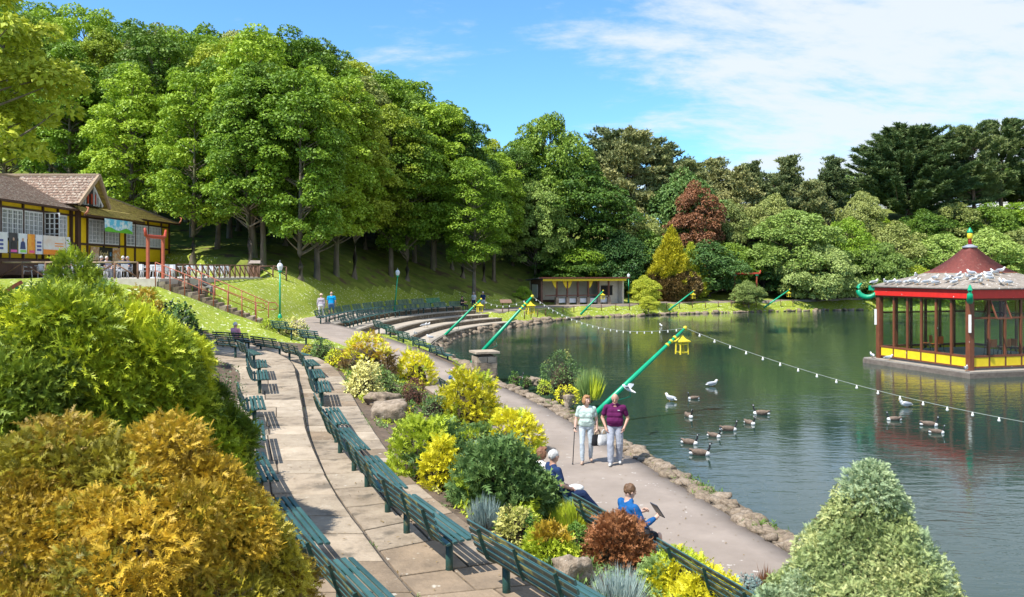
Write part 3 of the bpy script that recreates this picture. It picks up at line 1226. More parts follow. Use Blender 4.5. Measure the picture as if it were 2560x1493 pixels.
# path-side row, looking over the lake
RC = [((3.45, 9.85), (2.6, 11.9)), ((2.44, 12.3), (1.58, 14.35)), ((1.42, 14.75), (.62, 16.85)), ((-1.45, 27.9), (-2.05, 30.1))]
LC = ['dark green path-side bench nearest us, half hidden by yellow shrubs',
      'dark green path-side bench with the person in a blue fleece on it',
      'dark green path-side bench carrying the man in navy',
      'dark green path-side bench with the man in the white and blue top']
for (a, b), l in zip(RC, LC):
    bench(a, b, 0.0, l, 'benches along the lakeside path')
# between the path and the first curved terraces, backs to us
for i, (x, y) in enumerate([(-3.2, 41.0), (-4.35, 43.5), (-5.5, 46.0), (-6.6, 48.4), (-7.65, 50.8)]):
    z = gz(x, y)
    bench((x + .5, y - .98), (x - .5, y + .98), z, f'green bench seen from behind, {ORD[i]} along the water from the stone pier', 'benches with their backs to the path', BENCH_S)
# near side of the path above
for i, (x, y) in enumerate([(-9.6, 41.2), (-11.6, 43.4)]):
    z = gz(x, y)
    d = Vector((-.66, .75)) if i < 2 else Vector((-.97, .22))
    l = [f'green bench in shrubs on the near side of the upper path, {["nearer", "farther"][i]} of two'] if i < 2 else [f'green bench at the foot of the lawn left of the steps, {["right", "left"][i - 2]} of two']
    bench((x - d.x, y - d.y), (x + d.x, y + d.y), z, l[0], 'benches above the upper path', BENCH_S)
# two curved rows of the amphitheatre
for r, (off, z, n, s0) in enumerate([(5.0, 1.42, 11, 0), (3.5, 1.12, 11, 0)]):
    C = offset_curve(AMPHI, off)[:, :2]
    L = np.r_[0, np.cumsum(np.linalg.norm(np.diff(C, axis=0), axis=1))]
    tot = L[-1] * (.93 if r == 0 else .98)
    for i in range(n):
        s = .9 + (tot - 1.8) * i / (n - 1)
        p = [np.array([np.interp(s + e, L, C[:, k]) for k in (0, 1)]) for e in (-.6, .6)]
        row = ['upper', 'lower'][r]
        pr_ = BENCH_F if (r == 0 and i == n - 1) else BENCH_S
        bench(p[0], p[1], z, f'green bench in the {row} curved row over the lake, {ORD[i]} from the path end', 'benches in the curved rows', pr_)

# ================================================================== foliage
def unit(a):
    return a / np.maximum(np.linalg.norm(a, axis=1), 1e-9)[:, None]


def leaves_arrays(C, A, Nn, L, W, fold=.15):
    """C base points, A leaf axes, Nn leaf plane normals; four-point folded leaves"""
    S = unit(np.cross(A, Nn))
    Nn = unit(np.cross(S, A))
    L = np.broadcast_to(np.asarray(L, float), (len(C),))[:, None]
    W = np.broadcast_to(np.asarray(W, float), (len(C),))[:, None]
    v0 = C
    v1 = C + A * L * .45 + S * W * .5 + Nn * W * fold
    v2 = C + A * L
    v3 = C + A * L * .45 - S * W * .5 + Nn * W * fold
    V = np.stack([v0, v1, v2, v3], 1).reshape(-1, 3)
    F = np.arange(len(V)).reshape(-1, 4)
    return V, F


def sphere_dirs(n, rs):
    d = rs.normal(size=(n, 3))
    return unit(d)


UPV = np.array([0, 0, 1.0])


def lobe_leaves(lobes, dens, leaf, rs, up=.55, jit=.6, asp=.62, zmin=-.45, shell=.84, droop=.15):
    """leaves on flattened lobes: (cx,cy,cz,rx,rz); dens = leaves per square metre of lobe"""
    Cs, As, Ns = [], [], []
    for cx, cy, cz, rx, rz in lobes:
        n = int(dens * 4 * math.pi * rx * (rx * .5 + rz * .5) * .62)
        d = sphere_dirs(int(n * 1.6) + 4, rs)
        d = d[d[:, 2] > zmin + .25 * rs.rand(len(d))][:n]
        n = len(d)
        rad = shell + (1.04 - shell) * rs.rand(n) ** .6
        bump = 1 + .16 * vnoise(d * 2.2 + cx, 1.0)
        p = d * np.array([rx, rx, rz]) * (rad * bump)[:, None] + np.array([cx, cy, cz])
        nn = unit(d * .75 + UPV * up + rs.normal(size=(n, 3)) * jit * .6)
        a = unit(np.cross(nn, rs.normal(size=(n, 3))) + d * .5 - UPV * droop)
        Cs.append(p)
        As.append(a)
        Ns.append(nn)
    C, A, N = np.vstack(Cs), np.vstack(As), np.vstack(Ns)
    L = leaf * (.65 + .7 * rs.rand(len(C)))
    return leaves_arrays(C, A, N, L, L * asp)


def sprig_leaves(P, D, rs, L, W, per=3, spread=.45, back=.4):
    """conifer sprigs: fans of thin blades at points P heading D"""
    n = len(P)
    P = np.repeat(P, per, 0)
    D = np.repeat(D, per, 0)
    A = unit(D + rs.normal(size=D.shape) * spread)
    N = unit(np.cross(A, rs.normal(size=A.shape)))
    P = P - A * (L * back * rs.rand(len(P)))[:, None]
    l = L * (.6 + .8 * rs.rand(len(P)))
    return leaves_arrays(P, A, N, l, W * (.7 + .6 * rs.rand(len(P))), .1)


def plumes(P, D, rs, L, width=.5, spread=.4, nb=4, bend=.3):
    """feathery conifer sprays: a bent stalk with pairs of side shoots, every spray one piece"""
    n = len(P)
    A = unit(D + rs.normal(size=D.shape) * spread)
    S = unit(np.cross(A, rs.normal(size=A.shape)))
    l = (L * (.65 + .7 * rs.rand(n)))[:, None]
    G = unit(rs.normal(size=A.shape) * .5 + np.array([0, 0, -.35]))
    ts = np.linspace(0, 1, nb + 1)
    ax = [P + A * l * t + G * l * bend * t * t for t in ts]
    tips = []
    for i in range(nb):
        w = width * (1.0 - .62 * ts[i]) * (.75 + .5 * rs.rand(n))[:, None]
        for sg in (1, -1):
            tips.append(ax[i] + A * l * .34 + S * sg * l * w * .5 + G * l * bend * ts[i] ** 2)
    V = np.stack(ax + tips, 1)
    k = V.shape[1]
    f = []
    for i in range(nb):
        f += [(i, i + 1, nb + 1 + 2 * i), (i, nb + 2 + 2 * i, i + 1)]
    F = (np.array(f)[None] + (np.arange(n) * k)[:, None, None]).reshape(-1, 3)
    return V.reshape(-1, 3), F, len(f)


def dome_points(n, rx, ry, h, rs, amp=.12, freq=2.2, zlo=-.05, shell=.86, seed=0.0, power=1.0):
    """points filling the outer shell of a lumpy dome standing on z=0; returns points and outward directions"""
    d = sphere_dirs(int(n * 2.3), rs)
    d = d[d[:, 2] > zlo][:n]
    lump = 1 + amp * vnoise(d * freq + seed, 1.0) + amp * .55 * vnoise(d * freq * 2.7 + seed, 1.0)
    rad = (shell + (1 - shell) * rs.rand(len(d)) ** .7) * lump
    e = d.copy()
    if power != 1.0:
        e[:, 2] = np.sign(e[:, 2]) * np.abs(e[:, 2]) ** power
    p = e * np.array([rx, ry, h]) * rad[:, None]
    return p, unit(d / np.array([rx, ry, h]) * min(rx, ry))


def limb(mb, a, b, r0, r1, rs, bend=.12, n=6, seg=7):
    a, b = np.array(a, float), np.array(b, float)
    L = np.linalg.norm(b - a)
    o = rs.normal(size=3) * bend * L
    pts, rad = [], []
    for i in range(seg + 1):
        t = i / seg
        pts.append(a + (b - a) * t + o * math.sin(math.pi * t) * .6)
        rad.append(r0 + (r1 - r0) * t)
    mb.tube(pts, rad, n, False)


BARK = pm('grey brown bark', (.20, .165, .12), (.10, .08, .058), 3, .95, .9, 12, c3=(.15, .122, .088), stretch=(1, 1, .25), spot=(.13, .15, .06), spotscale=1.5, spotlo=.55, spothi=.7)
BARK_P = pm('pine bark', (.24, .15, .10), (.13, .085, .06), 3, .95, .9, 12, stretch=(1, 1, .3))
TWIG = pm('twigs', (.15, .11, .075), (.075, .055, .04), 8, .95, .5, 30)

M_SYC = leafm('sycamore leaves', (0.111, 0.210, 0.018), (0.396, 0.527, 0.040), (0.231, 0.368, 0.027), .38, .55)
M_SYCY = leafm('yellow green leaves', (0.220, 0.302, 0.022), (0.578, 0.604, 0.062), (0.372, 0.446, 0.037), .40, .7)
M_SYCD = leafm('deep green leaves', (0.061, 0.134, 0.018), (0.250, 0.361, 0.038), (0.134, 0.235, 0.028), .35, .5)
M_OLIVE = leafm('olive leaves', (0.140, 0.189, 0.049), (0.406, 0.434, 0.119), (0.266, 0.308, 0.077), .32, .6)
M_LIGHT = leafm('light green leaves', (0.149, 0.230, 0.041), (0.459, 0.567, 0.135), (0.284, 0.398, 0.081), .38, .5)
M_PINE = leafm('pine needles', (0.095, 0.139, 0.046), (0.440, 0.417, 0.162), (0.221, 0.250, 0.089), .18, .6)
M_CYP = leafm('cypress foliage', (0.048, 0.094, 0.033), (0.237, 0.269, 0.083), (0.119, 0.176, 0.054), .18, .35)
M_RED = leafm('russet foliage', (0.147, 0.066, 0.028), (0.405, 0.169, 0.079), (0.259, 0.113, 0.050), .25, .5)
M_GOLD = leafm('golden conifer foliage', (0.305, 0.277, 0.018), (0.850, 0.767, 0.040), (0.582, 0.529, 0.029), .30, .6)
M_BRONZE = leafm('bronze conifer foliage', (.11, .072, .022), (.33, .20, .06), (.20, .13, .04), .2, .6)
M_WILLOW = leafm('willow leaves', (0.163, 0.225, 0.056), (0.475, 0.562, 0.175), (0.300, 0.388, 0.106), .38, .5)
M_DARKSHRUB = leafm('dark shrub leaves', (0.039, 0.104, 0.023), (0.211, 0.320, 0.072), (0.106, 0.200, 0.043), .3, .9)
M_WHITE = leafm('white blossom', (.62, .62, .55), (.8, .8, .74), None, .3)
M_PURPLE = leafm('purple leaves', (.02, .012, .02), (.07, .045, .06), None, .2)


def tree_proto(name, seed, H, R0, base, n_l, lr, dens, leaf, mat, trunk_r=.28, shape='round', bark=BARK, up=.55, flat=.55, lean=.0):
    """a broad-leaved tree: tapered trunk, limbs to lobes of leaves spread through the crown. Built once; copied."""
    rs = np.random.RandomState(seed)
    lobes = []
    ch = H - base
    tries = 0
    while len(lobes) < n_l and tries < 4000:
        tries += 1
        t = rs.rand()
        z = base + ch * (.06 + .9 * t)
        if shape == 'round':
            prof = math.sin(math.pi * min(1, (.16 + .84 * t)) ** .85) ** .6
        elif shape == 'cone':
            prof = (1 - t) ** .8 * .95 + .05
        elif shape == 'column':
            prof = math.sin(math.pi * (.12 + .85 * t)) ** .45
        else:
            prof = (.35 + .65 * math.sin(math.pi * (.1 + .8 * t)))
        rr_ = R0 * max(prof, .12) * (.35 + .62 * math.sqrt(rs.rand()))
        a = rs.rand() * 2 * math.pi
        r = lr * (.5 + .95 * rs.rand()) * (.72 + .28 * prof)
        c = (rr_ * math.cos(a), rr_ * math.sin(a), z)
        if any((c[0] - o[0]) ** 2 + (c[1] - o[1]) ** 2 + ((c[2] - o[2]) * 1.5) ** 2 < (.62 * (r + o[3])) ** 2 * .6 for o in lobes):
            continue
        lobes.append((*c, r, r * flat))
    V, F = lobe_leaves(lobes, dens, leaf, rs, up=up)
    crown = fast_mesh('crown', V, F, mat)
    mb = MB()
    top = base + ch * .78
    pts = [(0, 0, -.6), (0, 0, .15), (lean * .15, .02, base * .5), (lean * .4, -.05, base), (lean * .7, .05, base + ch * .4), (lean, 0, top)]
    rad = [trunk_r * 1.5, trunk_r * 1.15, trunk_r * .95, trunk_r * .85, trunk_r * .5, trunk_r * .12]
    mb.tube(pts, rad, 9, False)
    order = sorted(lobes, key=lambda o: o[2])
    for o in order[::2]:
        zz_ = max(base * .8, o[2] - .45 * math.hypot(o[0], o[1]) - .4)
        zz_ = min(zz_, top * .95)
        t = zz_ / top
        limb(mb, (lean * t * .8, 0, zz_), (o[0] * .92, o[1] * .92, o[2] - o[4] * .3), trunk_r * (.42 - .25 * t), .02, rs, .08, 5, 5)
    trunk = mb.mesh('trunk', bark)
    return crown, trunk


def plant_tree(name, proto, x, y, s, label, cat='tree', group=None, rz=None, z=None, mat=None, sz=None):
    crown, trunk = proto
    rz = rr.uniform(0, 6.28) if rz is None else rz
    z = gz(x, y) if z is None else z
    root = empty(name, (x, y, z - .05), rz, label, cat, group)
    root.scale = (s, s, sz or s)
    mesh_obj('trunk', trunk, root)
    c = mesh_obj('crown', crown, root)
    c['kind'] = 'stuff'
    if mat is not None:
        c.material_slots[0].link = 'OBJECT'
        c.material_slots[0].material = mat
    return root


SYC = [tree_proto('sycamore', 40 + i, 18.5, 3.7 + .35 * (i % 3), 2.4 + .5 * i, 135, .95, 40, .27, M_SYC, .26, shape=['column', 'round', 'column', 'round', 'column'][i], flat=.6, lean=[.3, -.4, 0, .5, -.2][i]) for i in range(5)]
BROAD = [tree_proto('broad', 60 + i, 13, 6.6, 1.6, 150, 1.15, 33, .30, M_LIGHT, .3, 'round', flat=.62) for i in range(2)]
COPPICE = [tree_proto('coppice', 66 + i, 8, 4.4, .5, 60, 1.15, 40, .27, M_SYCD, .2, 'round', flat=.68) for i in range(2)]
WILLOW = tree_proto('willow', 70, 10, 6.2, .8, 120, 1.15, 46, .30, M_WILLOW, .25, 'round', up=.2, flat=.8)
REDT = tree_proto('russet', 72, 14, 4.3, .6, 90, 1.1, 40, .28, M_RED, .25, 'round', flat=.7)
NEAR = tree_proto('near', 73, 12, 4.2, 3.5, 60, 1.05, 60, .26, M_SYCY, .25)


# pines and the big cypress: needle tufts on spreading plates
def conifer_proto(name, seed, H, R0, base, n_b, mat, bark, leaf=.42, upsw=.25, top_round=True, plate=1.3, dens=1.0, shape='pine'):
    rs = np.random.RandomState(seed)
    P, D = [], []
    mb = MB()
    mb.tube([(0, 0, -.6), (.1, 0, base), (0, .15, H * .7), (0, 0, H * .97)], [.34, .27, .15, .03], 8, False)
    for i in range(n_b):
        t = rs.rand() ** .85
        z = base + (H - base) * t
        if shape == 'pine':
            pr_ = (1 - t ** 2.2) ** .6 * .9 + .12
        else:
            pr_ = (1 - t) ** .62 * .95 + .06
        L = R0 * pr_ * (.6 + .45 * rs.rand())
        a = rs.rand() * 2 * math.pi
        e = np.array([math.cos(a), math.sin(a), upsw + .25 * t + .15 * rs.normal()])
        st = np.array([0, 0, z])
        en = st + e * L
        limb(mb, st, en, .075 * (1 - t) + .03, .012, rs, .05, 4, 4)
        k = int((10 + 26 * L) * dens)
        s = .30 + .72 * rs.rand(k)
        q = st + (en - st) * s[:, None]
        q = q + rs.normal(size=(k, 3)) * np.array([.42, .42, .16]) * plate * (.35 + .5 * pr_)
        P.append(q)
        D.append(np.tile(e + np.array([0, 0, .35]), (k, 1)))
    P, D = np.vstack(P), unit(np.vstack(D))
    V, F = sprig_leaves(P, D, rs, leaf, leaf * (.34 if leaf < .6 else .2), 5, .75 if leaf < .6 else .6, .6)
    return fast_mesh('crown', V, F, mat), mb.mesh('trunk', bark)


PINE = [conifer_proto('pine', 80 + i, 16, 4.2, 5.0, 70, M_PINE, BARK_P, .5) for i in range(2)]
CYP = conifer_proto('cypress', 83, 19, 8.6, 1.5, 330, M_CYP, BARK_P, .62, .62, True, .62, 1.3, 'cyp')
DARKPINE = conifer_proto('pine', 84, 18, 5.2, 4.0, 70, M_CYP, BARK_P, .62, .5, True, .7, 1.5)


def cone_bush(seed, H, R0, n, L, mat, per=4, power=1.25, amp=.1):
    """a dense conical conifer: sprigs over a lumpy cone"""
    rs = np.random.RandomState(seed)
    t = 1 - np.sqrt(rs.rand(n))
    a = rs.rand(n) * 2 * math.pi
    prof = R0 * (1 - t ** power) * np.minimum(1, .72 + t * 2.2)
    d = np.stack([np.cos(a), np.sin(a), t], 1)
    lump = 1 + amp * 1.6 * vnoise(np.stack([np.cos(a) * 2, np.sin(a) * 2, t * H / R0 * 2.2], 1) + seed, 1.4) + amp * vnoise(np.stack([np.cos(a) * 5, np.sin(a) * 5, t * 9], 1) + seed, 1.2)
    r = prof * lump * (.80 + .22 * rs.rand(n) ** .6)
    P = np.stack([np.cos(a) * r, np.sin(a) * r, t * H * .97 + .02], 1)
    D = unit(np.stack([np.cos(a), np.sin(a), .9 + .8 * t], 1))
    V, F = sprig_leaves(P, D, rs, L, L * .34, per, .5, .7)
    return V, F

# ================================================================== woods on the hillside
def ud(u, Y):
    """column of the photograph (2520-wide reading) -> X at depth Y"""
    return (u * 1.01587 - CX) * Y / FPX


trn = random.Random(21)
G_W = 'sycamores of the hillside wood'
front = [(475, 68, .85, 'slim sycamore behind the terrace fence'), (535, 72, .88, 'sycamore up the slope behind the terrace fence end'), (565, 78, .98, 'sycamore with a flared trunk foot up the shaded slope'),
         (617, 65, .86, 'sycamore standing just behind the wooden litter bin'), (648, 67, .90, 'pale-barked sycamore with a leaning trunk right of the litter bin'),
         (740, 64.5, .86, 'dark-trunked sycamore just right of the white-globed lamp post'), (780, 70, .94, 'second sycamore right of the white-globed lamp post'),
         (828, 74, .96, 'slim sycamore between the lamp post and the walking pair'), (872, 76, .95, 'sycamore rising right behind the walking pair in blue and lilac'),
         (962, 83, .95, 'sycamore just left of the leaning green lamp'), (1003, 84, .96, 'sycamore just right of the leaning green lamp'), (1020, 90, 1.0, 'sycamore behind the leaning green lamp'),
         (1065, 90, .98, 'pale-trunked sycamore above the upper curved bench row'), (1112, 96, .98, 'leaning sycamore up the slope behind the lone sitter'),
         (1166, 84.6, .78, 'thick leaning sycamore nearest the brick end of the shelter')]
for i, (u, Y, s, l) in enumerate(front):
    m = [None, None, M_SYCY, None, M_SYCD, None, None][i % 7]
    if i in (8, 9):
        m = M_SYCY
    plant_tree('sycamore_tree', SYC[i % 5], ud(u, Y), Y, s * trn.uniform(.95, 1.05), l, 'tree', G_W, None, None, m)
# second and third ranks up the hill: only their crowns show
ranks = [(330, 74, .92), (395, 80, 1.0), (455, 84, 1.02), (700, 77, .95), (900, 88, 1.0), (945, 92, 1.0), (1215, 102, .92), (1262, 107, .88), (1300, 112, .86),
         (250, 84, 1.05), (170, 78, 1.0), (90, 86, 1.05), (20, 80, 1.05), (-60, 88, 1.1), (500, 92, 1.08), (575, 95, 1.1), (640, 90, 1.05), (720, 94, 1.1), (790, 98, 1.08), (860, 93, 1.02),
         (930, 98, 1.0), (1000, 95, 1.0), (1070, 92, 1.0), (1140, 93, .96), (1190, 98, .88), (320, 96, 1.1), (420, 102, 1.15), (210, 100, 1.15), (110, 104, 1.2), (10, 104, 1.2),
         (540, 108, 1.1), (660, 110, 1.1), (760, 112, 1.05), (870, 110, 1.0), (1345, 108, .74)]
_tr = random.Random(77)
for _Y, _u0, _u1 in ((70, 440, 700), (77, 380, 860), (83, 300, 900), (89, 260, 1130), (96, 130, 1180), (103, -20, 1230), (111, 60, 1260)):
    _u = _u0
    while _u < _u1:
        if all(abs(ud(_u, _Y) - ud(u, Y)) + abs(_Y - Y) > 4.2 for u, Y, s in ranks) and all(abs(ud(_u, _Y) - ud(f[0], f[1])) + abs(_Y - f[1]) > 4.0 for f in front):
            ranks.append((_u, _Y + _tr.uniform(-1.5, 1.5), _tr.uniform(.86, 1.04) * (1 - .12 * max(0, (_u - 950) / 300))))
        _u += _tr.uniform(62, 92) * 70 / _Y * 1.15
_rank = lambda Y: 0 if Y < 79 else 1 if Y < 87 else 2 if Y < 93 else 3 if Y < 100 else 4
_order = {k: sorted(u for u, Y, s in ranks if _rank(Y) == k) for k in range(5)}
for i, (u, Y, s) in enumerate(ranks):
    k_ = _rank(Y)
    m = [None, M_SYCD, None, None, M_OLIVE, None, None, M_SYCD, None, M_SYCY, None][i % 11]
    plant_tree('sycamore_tree', SYC[(i * 3 + 1) % 5], ud(u, Y), Y + trn.uniform(-1, 1), s * trn.uniform(.92, 1.06),
               f'sycamore crown in the {["second", "third", "fourth", "fifth", "rearmost"][k_]} rank of the wood, {ORD[_order[k_].index(u)]} from the left', 'tree', 'sycamores deep in the wood', None, None, m)
plant_tree('maple_tree', NEAR, -20.6, 30.5, .95, 'bright yellow-green tree whose boughs hang in from the left edge', 'tree', None, 1.0, 5.2)

# trees and shrubs beyond the lake
B = lambda n, pr, u, Y, s, l, mat=None, z=None, sz=None, g=None, cat='tree': plant_tree(n, pr, ud(u, Y), Y, s, l, cat, g, None, z, mat, sz)
B('broad_tree', BROAD[0], 1405, 112, 1.3, 'deep green broad tree towering behind the shelter', M_SYCD, None, 1.12)
B('broad_tree', BROAD[1], 1352, 112, 1.0, 'dark round-headed tree topping the wood left of the pines', M_SYCD, None, 1.5)
B('broad_tree', BROAD[0], 1318, 106, .72, 'light green tree with low boughs left of the shelter', M_LIGHT, None, .95)
pines = [(1500, 128, 1.12), (1548, 122, 1.18), (1608, 126, 1.08), (1655, 128, 1.02), (1700, 122, 1.0), (1762, 132, .92), (1815, 128, .92), (1862, 134, .92), (1905, 128, .90), (1950, 134, .98), (1998, 128, .86), (2040, 136, .9)]
for i, (u, Y, s) in enumerate(pines):
    B('pine_tree', PINE[i % 2], u, Y, s, f'scruffy pine on the skyline, {ORD[i]} from the left of the pine ridge', None, None, None, 'pines on the ridge beyond the lake')
B('broad_tree', BROAD[1], 1545, 112, .78, 'olive green tree below the pines, left of the russet tree', M_OLIVE)
B('broad_tree', BROAD[0], 1790, 118, .75, 'olive tree on the slope right of the russet tree', M_OLIVE, None, .9)
B('broad_tree', BROAD[0], 1900, 120, .72, 'olive green tree below the ridge behind the big pale tree', M_OLIVE, None, 1.0)
B('russet_tree', REDT, 1714, 113.5, .92, 'russet brown conical tree behind the golden conifer', None, None, 1.04)
B('dark_tree', COPPICE[0], 1685, 119, 1.35, 'dark green tree wrapping the back of the russet tree', M_DARKSHRUB, None, 1.8)
B('purple_tree', COPPICE[1], 1870, 117, .9, 'dark purple-leaved small tree left of the big pale tree', M_PURPLE, None, 1.05)
B('broad_tree', BROAD[1], 1955, 113, 1.06, 'big pale green dome of a tree beyond the red gate', M_LIGHT, None, .92)
B('willow_tree', WILLOW, 2010, 110, .86, 'feathery willow leaning over the far water', None, .4, .80)
B('broad_tree', BROAD[0], 2085, 117, .74, 'dense mid green tree right of the big pale dome', M_SYC, None, .82)
B('broad_tree', BROAD[1], 2120, 126, .62, 'yellowish tree top behind the mid green tree', M_OLIVE, None, .95)
B('willow_tree', WILLOW, 2150, 114, .80, 'pale olive willow between the mid green tree and the bandstand', M_LIGHT, .4, .82)
B('cypress_tree', CYP, 2232, 138, 1.5, 'huge dark spreading cypress on the skyline above the bandstand', None, None, .86)
B('dark_pine', DARKPINE, 2395, 136, 1.15, 'dark wind-combed pine right of the huge cypress', None, None, .95)
B('dark_pine', DARKPINE, 2465, 140, 1.2, 'dark wind-combed pine at the right edge of the skyline', None, None, .92)
B('dark_pine', DARKPINE, 2555, 138, 1.1, 'dark pine cut by the right edge of the picture', None, None, .9)
for i, (u, Y, s, l) in enumerate([(2330, 150, .95, 'dark evergreen behind the gap right of the cypress'), (2425, 152, .95, 'dark evergreen behind the wind-combed pines'), (2500, 154, .9, 'dark evergreen partly hiding the white house'), (2290, 158, 1.0, 'green tree far behind the cypress'), (2060, 150, .9, 'distant green tree left of the cypress'), (2560, 150, .95, 'dark evergreen at the far right edge')]):
    B('broad_tree', BROAD[i % 2], u, Y, s, l, [M_CYP, M_SYCD, M_CYP, M_SYCD, M_SYCD, M_CYP][i], None, s * .75)
for i, (u, Y, s, sz, m, l) in enumerate([(2205, 122, 1.05, 1.05, M_OLIVE, 'olive domed shrub mass below the cypress'), (2320, 120, 1.15, .88, M_LIGHT, 'rounded light green shrub mass left behind the bandstand finial'),
                                         (2440, 119, 1.2, .95, M_LIGHT, 'rounded light green shrub mass right behind the bandstand finial'), (2540, 121, 1.2, .95, M_OLIVE, 'olive shrub mass behind the right half of the bandstand roof'),
                                         (2260, 114, .8, .62, M_SYCY, 'yellow-green low shrub behind the gull on the roof corner'), (2390, 113, 1.1, .5, M_SYC, 'low green shrub on the far water edge behind the bandstand'), (2500, 113, 1.1, .5, M_SYC, 'low green shrub on the far water edge right of the bandstand finial')]):
    B('large_shrub', COPPICE[i % 2], u, Y, s, l, m, None if Y > 115 else .3, sz, None, 'shrub')
for i, (u, Y, s, m) in enumerate([(2280, 130, 1.0, M_SYCD), (2350, 131, 1.1, M_OLIVE), (2425, 130, 1.1, M_SYCD), (2500, 131, 1.1, M_SYC), (2580, 130, 1.1, M_SYCD), (2150, 132, .9, M_SYC)]):
    B('large_shrub', COPPICE[i % 2], u, Y, s, f'tall shrub on the slope under the dark conifers, {ORD[i] if i < 5 else "far left"} from the cypress trunk', m, None, s * .8, None, 'shrub')
# planted bank behind the shelter and the far path
for i, (u, Y, s, sz, m, l) in enumerate([(1470, 108, .95, .72, M_DARKSHRUB, 'dark green shrub above the shelter roof'), (1530, 107, .98, .95, M_DARKSHRUB, 'white-flowered shrub left of the golden conifer'), (1590, 109, .9, 1.0, M_SYCD, 'leafy shrub just behind the golden conifer'),
                                         (1745, 109, 1.15, .88, M_DARKSHRUB, 'broad dark shrub right of the golden conifer'), (1800, 112, .9, .85, M_SYCD, 'dark shrub behind the left post of the far red gate'), (1880, 113, .9, .7, M_DARKSHRUB, 'dark shrub right of the far red gate'),
                                         (1385, 105, .9, .55, M_SYCD, 'dark low shrub behind the left end of the shelter'), (1430, 107, 1.0, .68, M_SYC, 'green shrub bank behind the shelter roof')]):
    B('bank_shrub', COPPICE[(i + 1) % 2], u, Y, s, l, m, None, sz, None, 'shrub')
B('clipped_bush', COPPICE[0], 1588, 98, .42, 'low rounded bright bush beside the far lamp post', M_SYCY, .9, .40, None, 'bush')
B('clipped_bush', COPPICE[1], 1287, 93.5, .27, 'small clipped bush by the brick end of the shelter', M_SYC, 1.0, .26, None, 'bush')
B('clipped_bush', COPPICE[0], 1842, 103.5, .46, 'pointed grey-green bush standing in front of the far red gate', M_WILLOW, .5, .37, None, 'bush')
B('clipped_bush', COPPICE[1], 1596, 94.6, .26, 'small bush overhanging the far bank below the far lamp post', M_SYCY, .2, .22, None, 'bush')
# the golden conifer beside the shelter: gold above, bronze below
gx, gy = ud(1652, 104), 104
gt = empty('golden_conifer', (gx, gy, gz(gx, gy)), 0, 'golden cone-shaped conifer, bronze at its foot, right of the shelter', 'tree')
V, F = cone_bush(301, 9.6, 3.4, 11000, .42, None, 4, 1.35, .16)
zc_ = V.reshape(-1, 4, 3)[:, 0, 2]
low = zc_ + vnoise(V.reshape(-1, 4, 3)[:, 0], .9) * 1.4 < 3.3
me = fast_mesh('foliage', V, F, [M_GOLD, M_BRONZE], False, low.astype(int))
c = mesh_obj('crown', me, gt)
c['kind'] = 'stuff'
mb = MB()
mb.tube([(0, 0, -.3), (0, 0, 7)], [.22, .03], 8)
mb.build('trunk', BARK, gt)
gx, gy = ud(1700, 108), 108
gt = empty('golden_conifer', (gx, gy, gz(gx, gy)), 0, 'smaller dull golden conifer tucked behind the golden cone', 'tree')
V, F = cone_bush(302, 7.2, 2.4, 5000, .42, None, 4, 1.35, .16)
c = mesh_obj('crown', fast_mesh('foliage', V, F, [M_SYCY]), gt)
c['kind'] = 'stuff'
mb = MB()
mb.tube([(0, 0, -.3), (0, 0, 6)], [.22, .03], 8)
mb.build('trunk', BARK, gt)

# ================================================================== shrubs, near and middle distance
S_THUJA = leafm('thuja sprays', (.09, .15, .012), (.74, .76, .045), (.34, .42, .022), .28, 1.1, mixn=.5)
S_THUJAG = leafm('inner thuja sprays', (0.063, 0.109, 0.012), (0.345, 0.414, 0.035), (0.172, 0.241, 0.020), .28, 1.6)
S_OLIVEG = leafm('olive gold sprigs', (.18, .16, .018), (.56, .46, .036), (.34, .295, .025), .28, 1.8)
S_ORANGE = leafm('amber conifer sprigs', (.26, .17, .018), (.70, .45, .036), (.46, .31, .024), .28, 1.6, mixn=.6)
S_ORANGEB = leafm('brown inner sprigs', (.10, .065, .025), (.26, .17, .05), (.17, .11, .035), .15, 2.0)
S_GOLDY = leafm('golden shrub leaves', (0.438, 0.420, 0.020), (0.920, 0.920, 0.050), (0.773, 0.700, 0.031), .32, 2.2)
S_LIME = leafm('lime shrub sprigs', (0.254, 0.344, 0.026), (0.867, 0.897, 0.078), (0.508, 0.598, 0.046), .32, 2.2)
S_CREAM = leafm('cream variegated leaves', (0.380, 0.380, 0.090), (0.880, 0.820, 0.360), (0.680, 0.640, 0.200), .3, 3.0)
S_GREEN = leafm('soft green sprigs', (0.074, 0.149, 0.038), (0.365, 0.486, 0.149), (0.189, 0.297, 0.081), .3, 2.2)
S_DGREEN = leafm('glossy dark leaves', (.016, .045, .012), (.085, .15, .04), (.042, .09, .022), .25, 2.5, rough=.35)
S_MAROON = leafm('maroon leaves', (.055, .022, .018), (.20, .085, .055), (.115, .05, .034), .25, 3.0)
S_RUST = leafm('rust brown sprigs', (.13, .055, .025), (.40, .17, .065), (.25, .105, .042), .25, 2.5)
S_SILVER = leafm('silver blue blades', (.19, .27, .25), (.50, .60, .55), (.34, .44, .41), .25, 4.0)
S_SAGE = leafm('glaucous conifer sprigs', (.15, .21, .070), (.62, .63, .26), (.35, .42, .15), .25, 2.4, mixn=.6)
S_SAGEB = leafm('rusty inner sprigs', (.10, .055, .03), (.28, .16, .075), None, .15, 2.5)
S_RUSSETL = leafm('small red flowers', (.30, .02, .02), (.55, .06, .05), None, .25)
S_LEAF = leafm('fresh green leaves', (.06, .14, .02), (.25, .40, .06), (.14, .26, .035), .35, 2.5)
CORE = pm('twig core', (.060, .045, .020), (.030, .024, .012), 6, 1.0, .6, 12)


